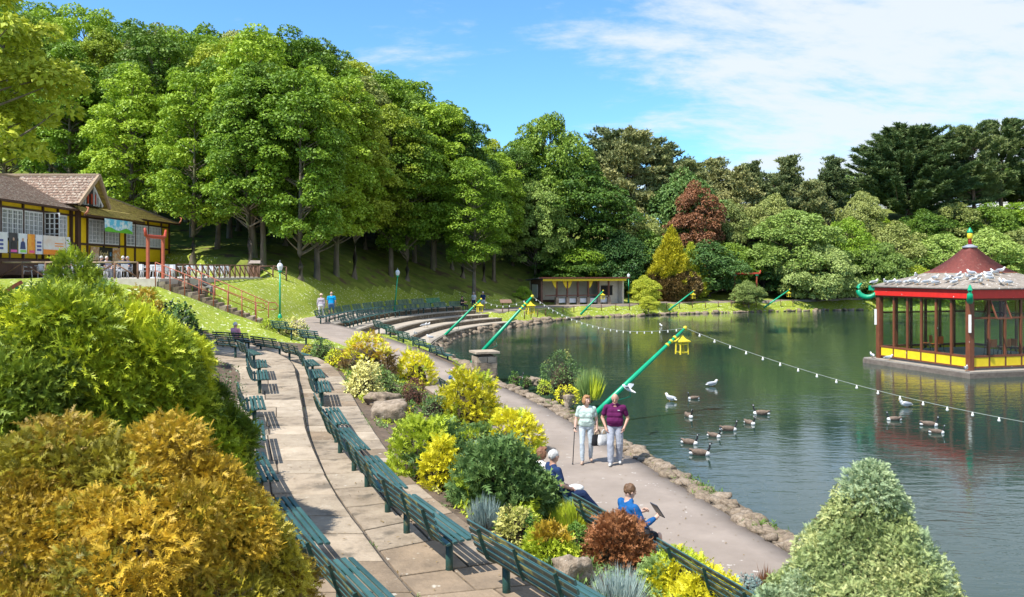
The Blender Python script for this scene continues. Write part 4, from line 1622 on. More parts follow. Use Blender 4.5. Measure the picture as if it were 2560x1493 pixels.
def core_mesh(rx, ry, h, seed, k=.62):
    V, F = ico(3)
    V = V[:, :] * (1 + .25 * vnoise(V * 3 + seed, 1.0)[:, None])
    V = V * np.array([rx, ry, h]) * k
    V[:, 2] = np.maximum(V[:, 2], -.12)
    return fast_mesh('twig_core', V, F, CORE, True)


def lobe_points(n, rx, ry, h, rs, lr, amp, freq, zlo, seed, power):
    """points on many small boughs that cover a lumpy dome: bough by bough, so light and shade break up"""
    area = 2 * math.pi * (rx * ry + (rx + ry) / 2 * h) / 2 * 1.35
    k = max(10, int(area / (lr * lr * 1.15)))
    C, O = dome_points(k, rx - lr * .55, ry - lr * .55, max(h - lr * .55, .1), rs, amp, freq, zlo, .88, seed, power)
    k = len(C)
    r = lr * (.65 + .7 * rs.rand(k))
    w = rs.choice(k, int(n * 1.45), p=r ** 2 / (r ** 2).sum())
    d = sphere_dirs(len(w), rs)
    o = O[w]
    keep = (d * o).sum(1) > -.15 + .3 * rs.rand(len(w))
    d, o, w = d[keep][:n], o[keep][:n], w[keep][:n]
    P = C[w] + d * (r[w] * (.80 + .24 * rs.rand(len(w)) ** .6))[:, None]
    return P, unit(d * .7 + o * .5), w


def stems(mb, rx, ry, h, rs, n=7, r=.022):
    for i in range(n):
        a = rs.rand() * 6.28
        e = (.6 * rx * math.cos(a), .6 * ry * math.sin(a), h * (.45 + .3 * rs.rand()))
        limb(mb, (.05 * math.cos(a), .05 * math.sin(a), -.1), e, r, .005, rs, .1, 5, 4)


def shrub(name, loc, rx, ry, h, style, mat, label, n=3000, L=.08, seed=0, cat='shrub', amp=.14, core=True, mat2=None, frac2=0.0, asp=.5, up=.6, inner=None, zin=.35, zlo=-.12, freq=2.2, power=.9, per=3, spread=.45, lr=None, twigs=60, pw=.75):
    rs = np.random.RandomState(seed + 7)
    root = empty(name, loc, 0, label, cat)
    if style == 'leaf':
        P, D, _w = lobe_points(n, rx, ry, h, rs, lr or max(.22 * min(rx, h), .07), amp, freq, zlo, seed, power)
        N = unit(D * .7 + UPV * .5 + rs.normal(size=P.shape) * .45)
        A = unit(np.cross(N, rs.normal(size=P.shape)) + D * .6 + UPV * .2)
        l = L * (.6 + .8 * rs.rand(len(P)))
        V, F = leaves_arrays(P, A, N, l, l * asp)
        z0 = np.repeat(P, 1, 0)
    elif style == 'sprig':
        P, D, _w = lobe_points(n, rx, ry, h, rs, lr or max(.22 * min(rx, h), .07), amp, freq, zlo, seed, power)
        D = unit(D + UPV * up)
        V, F, nf = plumes(P, D, rs, L, pw, spread)
        z0 = np.repeat(P, nf, 0)
    elif style == 'spike':            # upright shoots: long blades in tufts
        k = n
        a = rs.rand(k) * 6.28
        r = np.sqrt(rs.rand(k))
        base = np.stack([np.cos(a) * r * rx * .55, np.sin(a) * r * ry * .55, np.zeros(k)], 1)
        tip = np.stack([np.cos(a) * r * rx, np.sin(a) * r * ry, h * (.65 + .4 * rs.rand(k)) * (1 - .35 * r ** 2)], 1)
        ax = tip - base
        Ln = np.linalg.norm(ax, axis=1)
        ax = unit(ax + rs.normal(size=ax.shape) * .06)
        N = unit(np.cross(ax, rs.normal(size=ax.shape)))
        V, F = leaves_arrays(base, ax, N, Ln, np.full(k, L), .05)
        z0 = base
    me_m = [mat]
    mi = None
    m = len(F)
    mi = np.zeros(m, int)
    if mat2 is not None:
        me_m.append(mat2)
        mi = np.where(vnoise(z0 * 1.0 + 3.3 + seed, 2.4) * .5 + .5 < frac2, 1, mi)
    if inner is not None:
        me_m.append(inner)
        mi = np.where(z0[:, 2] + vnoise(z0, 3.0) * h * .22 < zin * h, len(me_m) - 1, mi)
    o = mesh_obj('foliage', fast_mesh('foliage', V, F, me_m, False, mi), root)
    o['kind'] = 'stuff'
    if core:
        mesh_obj('twig_core', core_mesh(rx, ry, h, seed), root)
    mb = MB()
    stems(mb, rx, ry, h, rs)
    if style != 'spike':
        T, _o = dome_points(twigs, rx, ry, h, rs, amp, freq, zlo, .9, seed, power)
        for t_ in T:
            limb(mb, t_ * (.45 + .2 * rs.rand()) + rs.normal(size=3) * .05 * rx, t_ * (.93 + .1 * rs.rand()) + rs.normal(size=3) * .05 * rx, .010 if rx > 1 else .006, .003, rs, .12, 3, 4)
    mb.build('stem', TWIG, root)
    return root


def bough_mesh(mat, seed, n, L, pw, spread, flat=.85, nb=5):
    """one rounded bough of fine sprays, radius 1, growing towards +z"""
    rs = np.random.RandomState(seed)
    d = sphere_dirs(int(n * 1.8), rs)
    d = d[d[:, 2] > -.25 + .3 * rs.rand(len(d))][:n]
    lump = 1 + .16 * vnoise(d * 2.4 + seed, 1.0) + .10 * vnoise(d * 6 + seed, 1.0)
    P = d * np.array([1, 1, flat]) * (lump * (.74 + .30 * rs.rand(len(d)) ** .7))[:, None]
    V, F, _ = plumes(P, unit(d + UPV * .45), rs, L, pw, spread, nb, .35)
    return fast_mesh('bough', V, F, mat)


def bough_shrub(name, loc, C, O, r, mats, weights, label, cat, seed, n=420, L=.2, pw=.8, spread=.45, core=None, upb=.35, pick=None):
    """a dense conifer built bough by bough; C centres, O outward directions, r radii"""
    rs = np.random.RandomState(seed)
    root = empty(name, loc, 0, label, cat)
    protos = [[bough_mesh(m, seed * 7 + 31 * i + j, n, L, pw, spread) for j in range(3)] for i, m in enumerate(mats)]
    which = pick if pick is not None else rs.choice(len(mats), len(C), p=weights)
    for c, o_, q, w in zip(C, O, r, which):
        ob = mesh_obj('bough', protos[int(w)][rs.randint(3)], root, tuple(c))
        d = Vector(o_ + UPV * upb + rs.normal(size=3) * .15).normalized()
        ob['kind'] = 'stuff'
        ob.rotation_mode = 'QUATERNION'
        ob.rotation_quaternion = d.to_track_quat('Z', 'Y') @ Matrix.Rotation(rs.rand() * 6.28, 3, 'Z').to_quaternion()
        ob.scale = (q * rs.uniform(.85, 1.2), q * rs.uniform(.85, 1.2), q * rs.uniform(.8, 1.1))
    if core is not None:
        mesh_obj('twig_core', core_mesh(*core, seed, .70), root)
    return root


def dome_boughs(k, rx, ry, h, lr, seed, amp=.12, freq=2.4, zlo=-.12, power=.9):
    rs = np.random.RandomState(seed)
    # evenly spread directions (golden spiral) over the dome
    m = int(k / (1 - (zlo + 1) / 2)) if zlo > -1 else k
    i = np.arange(m) + .5
    z = 1 - 2 * i / m
    a = i * 2.39996323
    d = np.stack([np.cos(a) * np.sqrt(1 - z * z), np.sin(a) * np.sqrt(1 - z * z), z], 1)
    d = d[d[:, 2] > zlo]
    d = unit(d + rs.normal(size=d.shape) * .05)
    lump = 1 + amp * vnoise(d * freq + seed, 1.0) + amp * .5 * vnoise(d * freq * 2.7 + seed, 1.0)
    e = d.copy()
    e[:, 2] = np.sign(e[:, 2]) * np.abs(e[:, 2]) ** power
    C = e * np.array([rx - lr * .5, ry - lr * .5, h - lr * .5]) * lump[:, None]
    return C, unit(d / np.array([rx, ry, h])), lr * (.7 + .65 * rs.rand(len(d)))


def bed(name, u, vb, vt, w, style, mat, label, n, L, seed, depth=.9, hmin=.18, **k):
    """a shrub whose front foot shows at (u, vb), whose top shows at vt and which is w wide, all in photograph pixels"""
    X, Y, Z = ray_ground(u, vb)
    rx = w / 2 * Y / FPX
    ry = rx * depth
    Yc = Y + ry * .9
    zt = ZC - (vt - VH) * Yc / FPX
    x = (u - CX) * Yc / FPX
    z = gz(x, Yc)
    h = max(hmin, zt - z)
    return shrub(name, (x, Yc, z - .03), rx, ry, h, style, mat, label, n, L, seed, **k)


# --- the big ones in the foreground
C, O, r = dome_boughs(290, 1.64, 1.42, 2.2, .215, 501, .09, 2.8)
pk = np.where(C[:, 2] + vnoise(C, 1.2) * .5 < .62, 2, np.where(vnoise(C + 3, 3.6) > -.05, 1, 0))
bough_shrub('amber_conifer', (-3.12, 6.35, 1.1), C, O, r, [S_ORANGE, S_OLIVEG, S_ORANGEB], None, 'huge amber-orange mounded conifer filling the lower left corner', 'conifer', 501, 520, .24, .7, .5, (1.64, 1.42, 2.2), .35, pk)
for k_, (lc, dim, nb_, sd, l_) in enumerate([((-5.98, 11.2, 1.2), (2.0, 1.7, 3.15), 290, 502, 'tall yellow-green feathery thuja behind the amber conifer'),
                                             ((-8.1, 12.4, 1.6), (1.9, 1.6, 2.75), 220, 503, 'feathery green thuja cut by the left edge'),
                                             ((-5.55, 13.4, 1.15), (.85, 1.0, 1.5), 90, 504, 'lower feathery thuja sloping down to the upper terrace')]):
    C, O, r = dome_boughs(nb_, *dim, .315 if k_ < 2 else .23, sd, .19, 2.7)
    pk = np.where(vnoise(C + sd, 1.0) > .05, 1, 0)
    bough_shrub('thuja_bush', lc, C, O, r, [S_THUJA, S_THUJAG], None, l_, 'conifer', sd, 400, .36, .62, .4, dim, .55, pk)
# sage-coloured cone on the right
rs_ = np.random.RandomState(77)
C, O, r = [], [], []
for i in range(295):
    t = 1 - math.sqrt(1 - i / 255) if i < 245 else .45 + .55 * ((i - 245) / 50) ** .9
    a = i * 2.39996 + rs_.rand() * .4
    pr_ = 1.30 * (1 - t ** 1.15) * min(1, .8 + t) * (1 + .20 * vnoise(np.array([[math.cos(a) * 1.6, math.sin(a) * 1.6, t * 4.5]]), 1.3)[0] + rs_.uniform(-.10, .10))
    C.append((math.cos(a) * pr_ * .88, math.sin(a) * pr_ * .88, .12 + t * 2.27))
    O.append((math.cos(a), math.sin(a), .45))
    r.append(.195 * (1 - .35 * t) * rs_.uniform(.6, 1.55))
C, O, r = np.array(C), unit(np.array(O)), np.array(r)
pk = np.where(vnoise(C, 2.6) > .22, 1, np.where(vnoise(C + 5, 2.6) > .52, 2, 0))
root = bough_shrub('sage_conifer', (3.40, 7.9, .35), C, O, r, [S_SAGE, leafm('bluish conifer sprigs', (.16, .24, .12), (.52, .60, .32), (.32, .41, .21), .25, 2.4), S_SAGEB], None, 'sage green and cream conical conifer in front of the lake, lower right', 'conifer', 77, 420, .21, .9, .5, None, .5, pk)
V_, F_ = ico(3)
V_ = V_ * np.array([.80, .80, .95]) + np.array([0, 0, .78])
V_[:, :2] *= np.clip(1.15 - V_[:, 2:3] / 1.9, .05, 1)
mesh_obj('twig_core', fast_mesh('twig_core', V_, F_, CORE, True), root)
mb = MB()
mb.tube([(0, 0, -.3), (0, 0, 2.2)], [.07, .01], 8)
mb.build('trunk', TWIG, root)

# --- left side, middle distance
shrub('thuja_cone', (-15.0, 28.5, 2.2), 1.0, .95, 3.1, 'sprig', S_THUJA, 'rounded bright thuja cone in front of the terrace fence', 3025, 0.230, 505, 'conifer', .1, True, S_GREEN, .3, .45, .8, per=4)
shrub('thuja_cone', (-13.75, 28.0, 2.0), .75, .7, 2.35, 'sprig', S_THUJA, 'smaller pointed thuja right of the rounded cone', 1925, 0.216, 506, 'conifer', .16, True, S_GREEN, .35, .45, .8, per=4)
shrub('amber_shrub', (-13.1, 29.5, 2.0), .75, .7, 2.0, 'sprig', S_ORANGE, 'amber shrub between the thuja cone and the lawn', 1650, 0.162, 507, 'shrub', .14, True, S_LIME, .4, .45, .6)
shrub('leafy_shrub', (-12.4, 30.5, 1.7), .95, .85, 1.75, 'leaf', S_DGREEN, 'dark leafy shrub sloping from the amber shrub to the benches', 3500, .13, 508, 'shrub', .2, True, S_LEAF, .35)
shrub('leafy_shrub', (-10.4, 24.5, 1.5), 1.0, .9, 1.75, 'sprig', S_GREEN, 'grey-green shrub beside the far benches of the upper terrace', 1650, 0.189, 509, 'shrub', .2, True, S_DGREEN, .3)
shrub('lime_shrub', (-9.6, 19.5, 1.5), 1.5, 1.2, 1.9, 'sprig', S_THUJA, 'bright lime conifer behind the tall thuja', 2750, 0.216, 510, 'conifer', .15, True, S_GREEN, .25, .45, .7, per=4)
shrub('rose_bush', (-5.15, 14.6, 1.0), .55, .7, 1.4, 'leaf', S_DGREEN, 'sparse dark rose bush with tiny red buds beside the upper terrace benches', 2600, .055, 511, 'shrub', .35, False, S_RUSSETL, .10, .6)
shrub('rose_bush', (-6.5, 18.5, 1.15), .55, .6, 1.25, 'leaf', S_DGREEN, 'sparse rose bush with red buds farther along the upper terrace', 1400, .055, 512, 'shrub', .35, False, S_RUSSETL, .12, .6)
shrub('leafy_plant', (-1.95, 5.55, 1.0), .52, .45, .92, 'leaf', S_LEAF, 'fresh green leafy plant at the lower edge beside the nearest bench', 900, .075, 513, 'plant', .25, True, S_DGREEN, .4, .5)
shrub('lime_shrub', (-3.7, 4.95, 1.0), .8, .6, .98, 'sprig', S_LIME, 'lime green sprigs at the bottom edge under the amber conifer', 1375, 0.095, 514, 'shrub', .2, True, S_ORANGE, .3)
# dry twigs at the foot of the amber conifer
tw = MB()
rs_ = np.random.RandomState(9)
for i in range(26):
    a = np.array([-2.9 + rs_.rand() * 1.5, 5.0 + rs_.rand() * .3, 1.15 + rs_.rand() * .5])
    b = a + np.array([rs_.normal() * .28, rs_.normal() * .1, .12 + .2 * rs_.rand()])
    limb(tw, a, b, .009, .003, rs_, .25, 5, 5)
    c = a + (b - a) * .55
    limb(tw, c, c + rs_.normal(size=3) * .12 + np.array([0, 0, .08]), .006, .002, rs_, .2, 4, 4)
t_ = tw.build('dry_twigs', pm('bleached twig', (.42, .37, .32), (.26, .22, .18), 9, .9), None)
tag(t_, 'bare grey dead twigs under the amber conifer', 'twigs')

# --- the long bed between lower terrace and path, far to near
k = dict()
bed('golden_dome', 917, 944, 832, 138, 'sprig', S_GOLDY, 'round golden dome conifer beside the curving path', 2750, 0.149, 521, .9, cat='conifer', amp=.05, mat2=S_ORANGE, frac2=.42, inner=S_ORANGEB, zin=.42, per=4)
bed('cream_shrub', 912, 998, 908, 92, 'leaf', S_CREAM, 'cream-and-yellow variegated shrub right below the golden dome', 2200, .11, 522, .8, amp=.22, mat2=S_LEAF, frac2=.25)
bed('green_shrub', 955, 968, 918, 52, 'leaf', S_GREEN, 'small green shrub right of the cream variegated one', 1200, .09, 523, amp=.2)
bed('golden_bush', 1040, 962, 880, 92, 'sprig', S_GOLDY, 'upright spiky golden bush left of the sitting man in white and blue', 1430, 0.176, 524, .8, amp=.3, mat2=S_LIME, frac2=.4)
bed('maroon_bush', 1034, 1016, 944, 66, 'leaf', S_MAROON, 'small rounded maroon bush in the middle of the bed', 2200, .055, 525, .9, amp=.1)
bed('cream_shrub', 982, 1004, 938, 50, 'leaf', S_CREAM, 'small cream and green shrub beside the maroon bush', 1000, .08, 526, amp=.2, mat2=S_GREEN, frac2=.5)
bed('golden_bush', 1172, 1066, 925, 148, 'sprig', S_GOLDY, 'big loose golden bush in front of the sitting man in white and blue', 2640, 0.176, 527, .85, amp=.28, mat2=S_LIME, frac2=.32, freq=2.8)
bed('lime_shrub', 1028, 1068, 1010, 42, 'leaf', S_LEAF, 'small upright green plant right of the squared boulder', 900, .06, 528, amp=.25, mat2=S_GOLDY, frac2=.3)
bed('golden_bush', 1280, 1150, 1020, 138, 'sprig', S_GOLDY, 'dense rounded golden bush left of the woman behind the man in navy', 2750, 0.135, 529, .85, amp=.14, mat2=S_LIME, frac2=.4, per=4)
bed('lime_shrub', 1065, 1210, 1056, 190, 'sprig', S_LIME, 'wide lime green shrub along the lower terrace edge', 3300, 0.149, 530, .7, amp=.18, mat2=S_GREEN, frac2=.42, per=4)
bed('golden_bush', 1098, 1228, 1098, 84, 'sprig', S_GOLDY, 'golden tuft in front of the wide lime shrub', 1540, 0.121, 531, .8, amp=.2, mat2=S_LIME, frac2=.3)
bed('rosemary_bush', 1245, 1292, 1112, 225, 'sprig', S_GREEN, 'large soft green rosemary-like bush in the middle of the bed', 4950, 0.176, 532, .75, amp=.2, mat2=S_LIME, frac2=.22, asp=.28, up=1.1, per=3, freq=3.0)
bed('green_bush', 1345, 1300, 1190, 96, 'sprig', S_GREEN, 'soft green bush right of the rosemary-like one', 1980, 0.162, 533, .8, amp=.2, asp=.28, up=1.1)
bed('silver_grass', 1212, 1326, 1222, 90, 'spike', S_SILVER, 'silver blue spiky grass tuft at the terrace edge', 420, .014, 534, .8, core=False)
bed('feathery_plant', 1428, 1330, 1240, 124, 'spike', S_GREEN, 'feathery light green plant under the back of the navy man\'s bench', 1100, .016, 535, .7, mat2=S_LIME, frac2=.4, core=False)
bed('cream_shrub', 1290, 1385, 1266, 118, 'leaf', S_CREAM, 'cream variegated shrub behind the nearest bench back', 2600, .06, 536, .8, amp=.25, mat2=S_LEAF, frac2=.45)
bed('amber_shrub', 1372, 1420, 1310, 118, 'sprig', S_ORANGE, 'amber and lime low shrub above the pitted boulder', 1980, 0.101, 537, .8, amp=.2, mat2=S_LIME, frac2=.45)
bed('dark_shrub', 1442, 1400, 1306, 84, 'leaf', S_LEAF, 'bright green shrub left of the rust brown bush', 2400, .05, 538, .8, amp=.18, mat2=S_DGREEN, frac2=.4)
bed('rust_bush', 1545, 1440, 1282, 178, 'sprig', S_RUST, 'rust brown bush below the person in the blue fleece', 3575, 0.101, 539, .8, amp=.16, mat2=S_MAROON, frac2=.35, per=4)
bed('silver_grass', 1548, 1530, 1392, 160, 'spike', S_SILVER, 'silver blue stalks standing right of the pitted boulder', 520, .012, 540, .8, core=False)
bed('lime_shrub', 1700, 1500, 1392, 170, 'sprig', S_LIME, 'lime green low bush below the empty path-side bench', 2310, 0.101, 541, .8, amp=.2, mat2=S_GOLDY, frac2=.4, per=4)
bed('golden_bush', 1770, 1545, 1432, 190, 'sprig', S_GOLDY, 'golden low bush at the bottom edge', 2310, 0.095, 542, .8, amp=.2, mat2=S_LIME, frac2=.4)
bed('silver_plant', 1872, 1530, 1440, 100, 'leaf', S_SILVER, 'pale silver plant at the bottom edge by the sage conifer', 1600, .05, 543, .8, amp=.25)
bed('red_spike_plant', 1915, 1500, 1400, 44, 'spike', S_RUST, 'thin reddish shoots at the left foot of the sage conifer', 160, .016, 544, .8, mat2=S_LIME, frac2=.3, core=False)
bed('leafy_shrub', 882, 966, 926, 46, 'leaf', S_LEAF, 'small bright green shrub at the terrace edge below the golden dome', 700, .08, 571, .9, amp=.2)
bed('green_shrub', 1088, 1046, 986, 72, 'leaf', S_GREEN, 'mid green shrub left of the big loose golden bush', 1300, .07, 572, .9, amp=.25)
bed('lime_shrub', 1105, 1096, 1042, 84, 'sprig', S_LIME, 'lime shrub behind the wide lime green one', 1500, .11, 573, .8, amp=.2, mat2=S_GREEN, frac2=.4)
bed('green_shrub', 1188, 1126, 1064, 92, 'sprig', S_GREEN, 'soft green shrub between two golden bushes', 1600, .12, 574, .8, amp=.2, mat2=S_LIME, frac2=.3)
bed('lime_shrub', 1186, 1188, 1112, 84, 'sprig', S_LIME, 'lime shrub left behind the rosemary-like bush', 1500, .11, 575, .8, amp=.2, mat2=S_GOLDY, frac2=.4)
bed('olive_shrub', 1336, 1240, 1160, 78, 'leaf', S_OLIVEG, 'olive shrub in front of the woman in white', 1500, .055, 576, .8, amp=.22, mat2=S_GOLDY, frac2=.3)
bed('green_shrub', 1486, 1392, 1322, 74, 'leaf', S_GREEN, 'small green shrub tucked left of the rust brown bush', 1300, .055, 577, .8, amp=.22)
bed('green_shrub', 1640, 1478, 1400, 84, 'sprig', S_GREEN, 'soft green shrub between the rust bush and the lime one', 1500, .09, 578, .8, amp=.2, mat2=S_LIME, frac2=.4)
bed('lime_shrub', 1306, 1340, 1272, 66, 'sprig', S_LIME, 'lime tuft between silver grass and cream shrub', 1100, .09, 579, .8, amp=.2)
# on the near side of the upper path
bed('cream_shrub', 735, 842, 800, 76, 'leaf', S_CREAM, 'cream flowering shrub by the foot of the steps', 1600, .11, 551, .8, amp=.3, mat2=S_LEAF, frac2=.3)
bed('lime_shrub', 690, 830, 796, 80, 'leaf', S_LIME, 'lime shrub behind the pink-shirted sitter', 1600, .11, 552, .8, amp=.25)
bed('leafy_shrub', 806, 900, 848, 62, 'leaf', S_GREEN, 'grey-green shrub between the terrace bench ends and the path', 1600, .09, 553, .9, amp=.2)
bed('lime_shrub', 836, 918, 872, 46, 'leaf', S_LIME, 'yellow-green shrub left of the golden dome', 1200, .08, 554, .9, amp=.2, mat2=S_GOLDY, frac2=.4)
bed('golden_bush', 772, 888, 862, 36, 'leaf', S_GOLDY, 'small golden plant beside the terrace bench end', 500, .09, 555, .9, amp=.2)
bed('lime_shrub', 870, 900, 868, 30, 'leaf', S_CREAM, 'pale tuft at the foot of the golden dome', 500, .08, 556, .9, amp=.2)
# by the water
def pot(name, u, vb, vt, w, style, mat, label, n, L, seed, z=.02, **k):
    X, Y, Z = PX(u, vb, z)
    rx = w / 2 * Y / FPX
    h = (vb - vt) * Y / FPX
    return shrub(name, (X, Y + rx * .5, z - .05), rx, rx * .8, h, style, mat, label, n, L, seed, **k)


pot('leafy_shrub', 1405, 965, 886, 104, 'leaf', S_GREEN, 'grey-green shrub at the water edge left of the walking couple', 3000, .08, 561, amp=.22, mat2=S_CREAM, frac2=.25)
pot('reed_plant', 1478, 1000, 908, 88, 'spike', S_LIME, 'tall reedy plant at the water edge just behind the walking woman', 700, .022, 562, core=False, mat2=S_GREEN, frac2=.5)
pot('golden_bush', 1418, 1002, 962, 60, 'leaf', S_GOLDY, 'low golden plant at the water edge', 1200, .06, 563, amp=.2)
pot('leafy_plant', 1288, 962, 930, 26, 'leaf', S_LEAF, 'small upright green plant at the water edge, left of two', 400, .07, 564, amp=.2)
pot('leafy_plant', 1316, 962, 936, 22, 'leaf', S_LEAF, 'small upright green plant at the water edge, right of two', 350, .07, 565, amp=.2)
pot('golden_bush', 1362, 978, 950, 40, 'leaf', S_LIME, 'lime low plant on the rocks left of the golden one', 700, .06, 566, amp=.2)

# low ground cover over the bed: nobody could count it
rs_ = np.random.RandomState(31)
qx = rs_.uniform(-9, 4.2, 90000)
qy = rs_.uniform(7, 38, 90000)
qq = np.stack([qx, qy], 1)
ok = inside(qq, BED) & ((vnoise(np.c_[qq, np.zeros(len(qq))], .9) + .6 * vnoise(np.c_[qq, np.ones(len(qq))], 2.6)) > -.05)
for _poly, _d in ((EDGE1, .18), (PATH_L, .45)):
    e_, _ = seg_dist(qq, _poly)
    ok &= e_ > _d
qq = qq[ok]
zz_ = ground_z(qq[:, 0], qq[:, 1], False)
Pg = np.c_[qq, zz_ + rs_.rand(len(qq)) * .10]
Dg = unit(rs_.normal(size=Pg.shape) * .6 + UPV)
V, F = sprig_leaves(Pg, Dg, rs_, .09, .028, 2, .6, .3)
mi = (vnoise(np.repeat(Pg, 2, 0), 1.3) > .1).astype(int) + (vnoise(np.repeat(Pg, 2, 0) + 7, 1.1) > .35)
o = mesh_obj('ground_cover', fast_mesh('ground_cover', V, F, [S_GREEN, S_LIME, S_CREAM], False, np.clip(mi, 0, 2)))
tag(o, 'low mixed ground cover filling the planted bed', None, None, 'stuff')

# tufts of grass between the edging stones
rs_ = np.random.RandomState(33)
ln = resample(by_station(PATH_R)[6:61, :2], .02)
pick = ln[(vnoise(np.c_[ln, np.zeros(len(ln))], .8) > .25)]
Pg = np.c_[pick + np.array([.30, 0]) + rs_.normal(size=pick.shape) * .13, .02 + .05 * rs_.rand(len(pick))]
V, F = sprig_leaves(Pg, unit(rs_.normal(size=Pg.shape) * .5 + UPV), rs_, .11, .014, 5, .5, .1)
o = mesh_obj('edging_grass', fast_mesh('edging_grass', V, F, S_LEAF))
tag(o, 'tufts of grass growing between the edging stones', None, None, 'stuff')

# a few fallen leaves on path and terraces
rs_ = np.random.RandomState(35)
pl, pr2 = by_station(PATH_L)[8:66], by_station(PATH_R)[8:66]
k_ = rs_.randint(0, len(pl), 260)
t_ = rs_.beta(.5, .5, 260)[:, None]
Pa = pl[k_] + (pr2[k_] - pl[k_]) * t_ + np.array([0, 0, .006])
k_ = rs_.randint(20, 100, 320)
t_ = rs_.beta(.6, .6, 320)[:, None]
Pb = E2[k_] + (E1[k_] - E2[k_]) * t_
Pb = np.c_[Pb, np.where(np.sum((ST[k_] - E2[k_]) ** 2, 1) > np.sum((Pb - E2[k_]) ** 2, 1), t2z(Pb[:, 1]), t1z(Pb[:, 1])) + .016]
Pl = np.vstack([Pa, Pb])
Pl[:, :2] += rs_.normal(size=(len(Pl), 2)) * .25
Al = unit(np.c_[rs_.normal(size=(len(Pl), 2)), rs_.rand(len(Pl)) * .3])
V, F = leaves_arrays(Pl, Al, np.tile(UPV, (len(Pl), 1)), .03 + .045 * rs_.rand(len(Pl)), .025, .2)
o = mesh_obj('fallen_leaves', fast_mesh('fallen_leaves', V, F, leafm('dry leaves', (.12, .075, .03), (.34, .24, .10), (.22, .15, .06), .1)))
tag(o, 'scattered dry leaves on the path and terraces', None, None, 'stuff')

# weeds and moss in the terrace joints
rs_ = np.random.RandomState(37)
W = []
for cv, zf, off in ((ST, t1z, .03), (E1, t1z, -.04), (E2, t2z, .05)):
    q = resample(cv, .03)
    q = q[(q[:, 1] > 6.5) & (q[:, 1] < 36) & (vnoise(np.c_[q, np.zeros(len(q))], 1.7) > .22)]
    W.append(np.c_[q + np.array([off, 0]) + rs_.normal(size=q.shape) * .025, zf(q[:, 1]) - .01])
W = np.vstack(W)
V, F = sprig_leaves(W, unit(rs_.normal(size=W.shape) * .8 + UPV), rs_, .045, .010, 4, .6, .2)
o = mesh_obj('joint_weeds', fast_mesh('joint_weeds', V, F, [S_GREEN]))
tag(o, 'small weeds growing in the joints of the terraces', None, None, 'stuff')

# ================================================================== buildings
WOODBR = pm('dark brown timber', (.075, .032, .018), (.045, .02, .012), 8, .6, .2, 30, stretch=(1, 1, .2))
YEL = pm('yellow paint', (.86, .60, .010), (.76, .52, .008), 4, .5, .06, 20, c3=(.82, .57, .009))
YELD = pm('lantern yellow paint', (.72, .58, .03), (.62, .48, .02), 4, .5)
WHITEP = pm('white gloss paint', (.72, .74, .76), (.62, .64, .66), 5, .4)
REDP = pm('red gate paint', (.44, .055, .022), (.33, .045, .02), 5, .5, .1, 30)
BRICK = pm('shelter brick', (.20, .095, .062), (.115, .06, .042), 7, .92, .5, 30)
RENDER = pm('cream render', (.76, .66, .52), (.66, .56, .43), 2, .85, .1)
FELT = pm('roof felt', (.12, .12, .12), (.08, .08, .085), 3, .9)
GLASS = glassm('window glass', (.55, .62, .62), .45)
GLASSB = glassm('bandstand glass', (.88, .94, .91), .10)
TILE = pm('weathered clay roof tile', (.36, .235, .165), (.22, .15, .112), 9, .9, .5, 30, c3=(.30, .195, .14), spot=(.54, .45, .35), spotscale=7, spotlo=.53, spothi=.62)
TILEM = pm('mossy roof tile', (.38, .27, .08), (.25, .17, .07), 6, .95, .5, 30, c3=(.34, .26, .065), spot=(.50, .40, .09), spotscale=5, spotlo=.5, spothi=.62)
RIDGE = pm('ridge tile', (.40, .29, .19), (.29, .21, .14), 8, .9, .4)
DARKIN = pm('dark interior', (.03, .028, .026), (.02, .02, .02), 3, .9)
DECKST = pm('terrace paving', (.52, .47, .40), (.42, .37, .31), 2.5, .9, .3, 20)


def tiled_slope(name, parent, P00, P10, P11, P01, mat, rows, cols, th=.035, tag_stuff=True):
    """a roof slope covered with lapped tiles: each tile a thin proud plate; P00-P10 eave, P01-P11 ridge"""
    P00, P10, P11, P01 = [np.array(p, float) for p in (P00, P10, P11, P01)]
    nrm = np.cross(P10 - P00, P01 - P00)
    nrm /= np.linalg.norm(nrm)
    rs = np.random.RandomState(rows * 31 + cols)
    V, F = [], []
    at = lambda s, t: (P00 * (1 - s) + P10 * s) * (1 - t) + (P01 * (1 - s) + P11 * s) * t
    for r in range(rows):
        t0, t1 = r / rows, min(1, (r + 1.25) / rows)
        for c in range(cols):
            s0 = (c + .5 * (r % 2)) / cols
            s1 = min(1, s0 + .93 / cols)
            if s0 >= 1:
                continue
            h = th * (.7 + .7 * rs.rand())
            o = len(V)
            a, b, cc, d = at(s0, t0), at(s1, t0), at(s1, t1), at(s0, t1)
            V += [a + nrm * h, b + nrm * h, cc + nrm * .004, d + nrm * .004, a - nrm * .01, b - nrm * .01]
            F += [(o, o + 1, o + 2, o + 3), (o + 4, o + 5, o + 1, o)]
    o = len(V)
    V += [P00 - nrm * .02, P10 - nrm * .02, P11 - nrm * .02, P01 - nrm * .02]
    F.append((o, o + 1, o + 2, o + 3))
    ob = mesh_obj(name, fast_mesh(name, V, np.array(F), mat), parent)
    if tag_stuff:
        ob['kind'] = 'stuff'
    return ob


# ------------------------------------------------------------------ the cafe: facade in the plane x = FX, seen along it
FX, FL, CO = -29.2, 5.55, (-29.2, 56, 4.25)
cafe = empty('cafe_building', CO, 0, 'yellow and brown timber cafe with white latticed windows and a tiled roof', 'building')


def L_(x, y, z):
    return (x - CO[0], y - CO[1], z - CO[2])


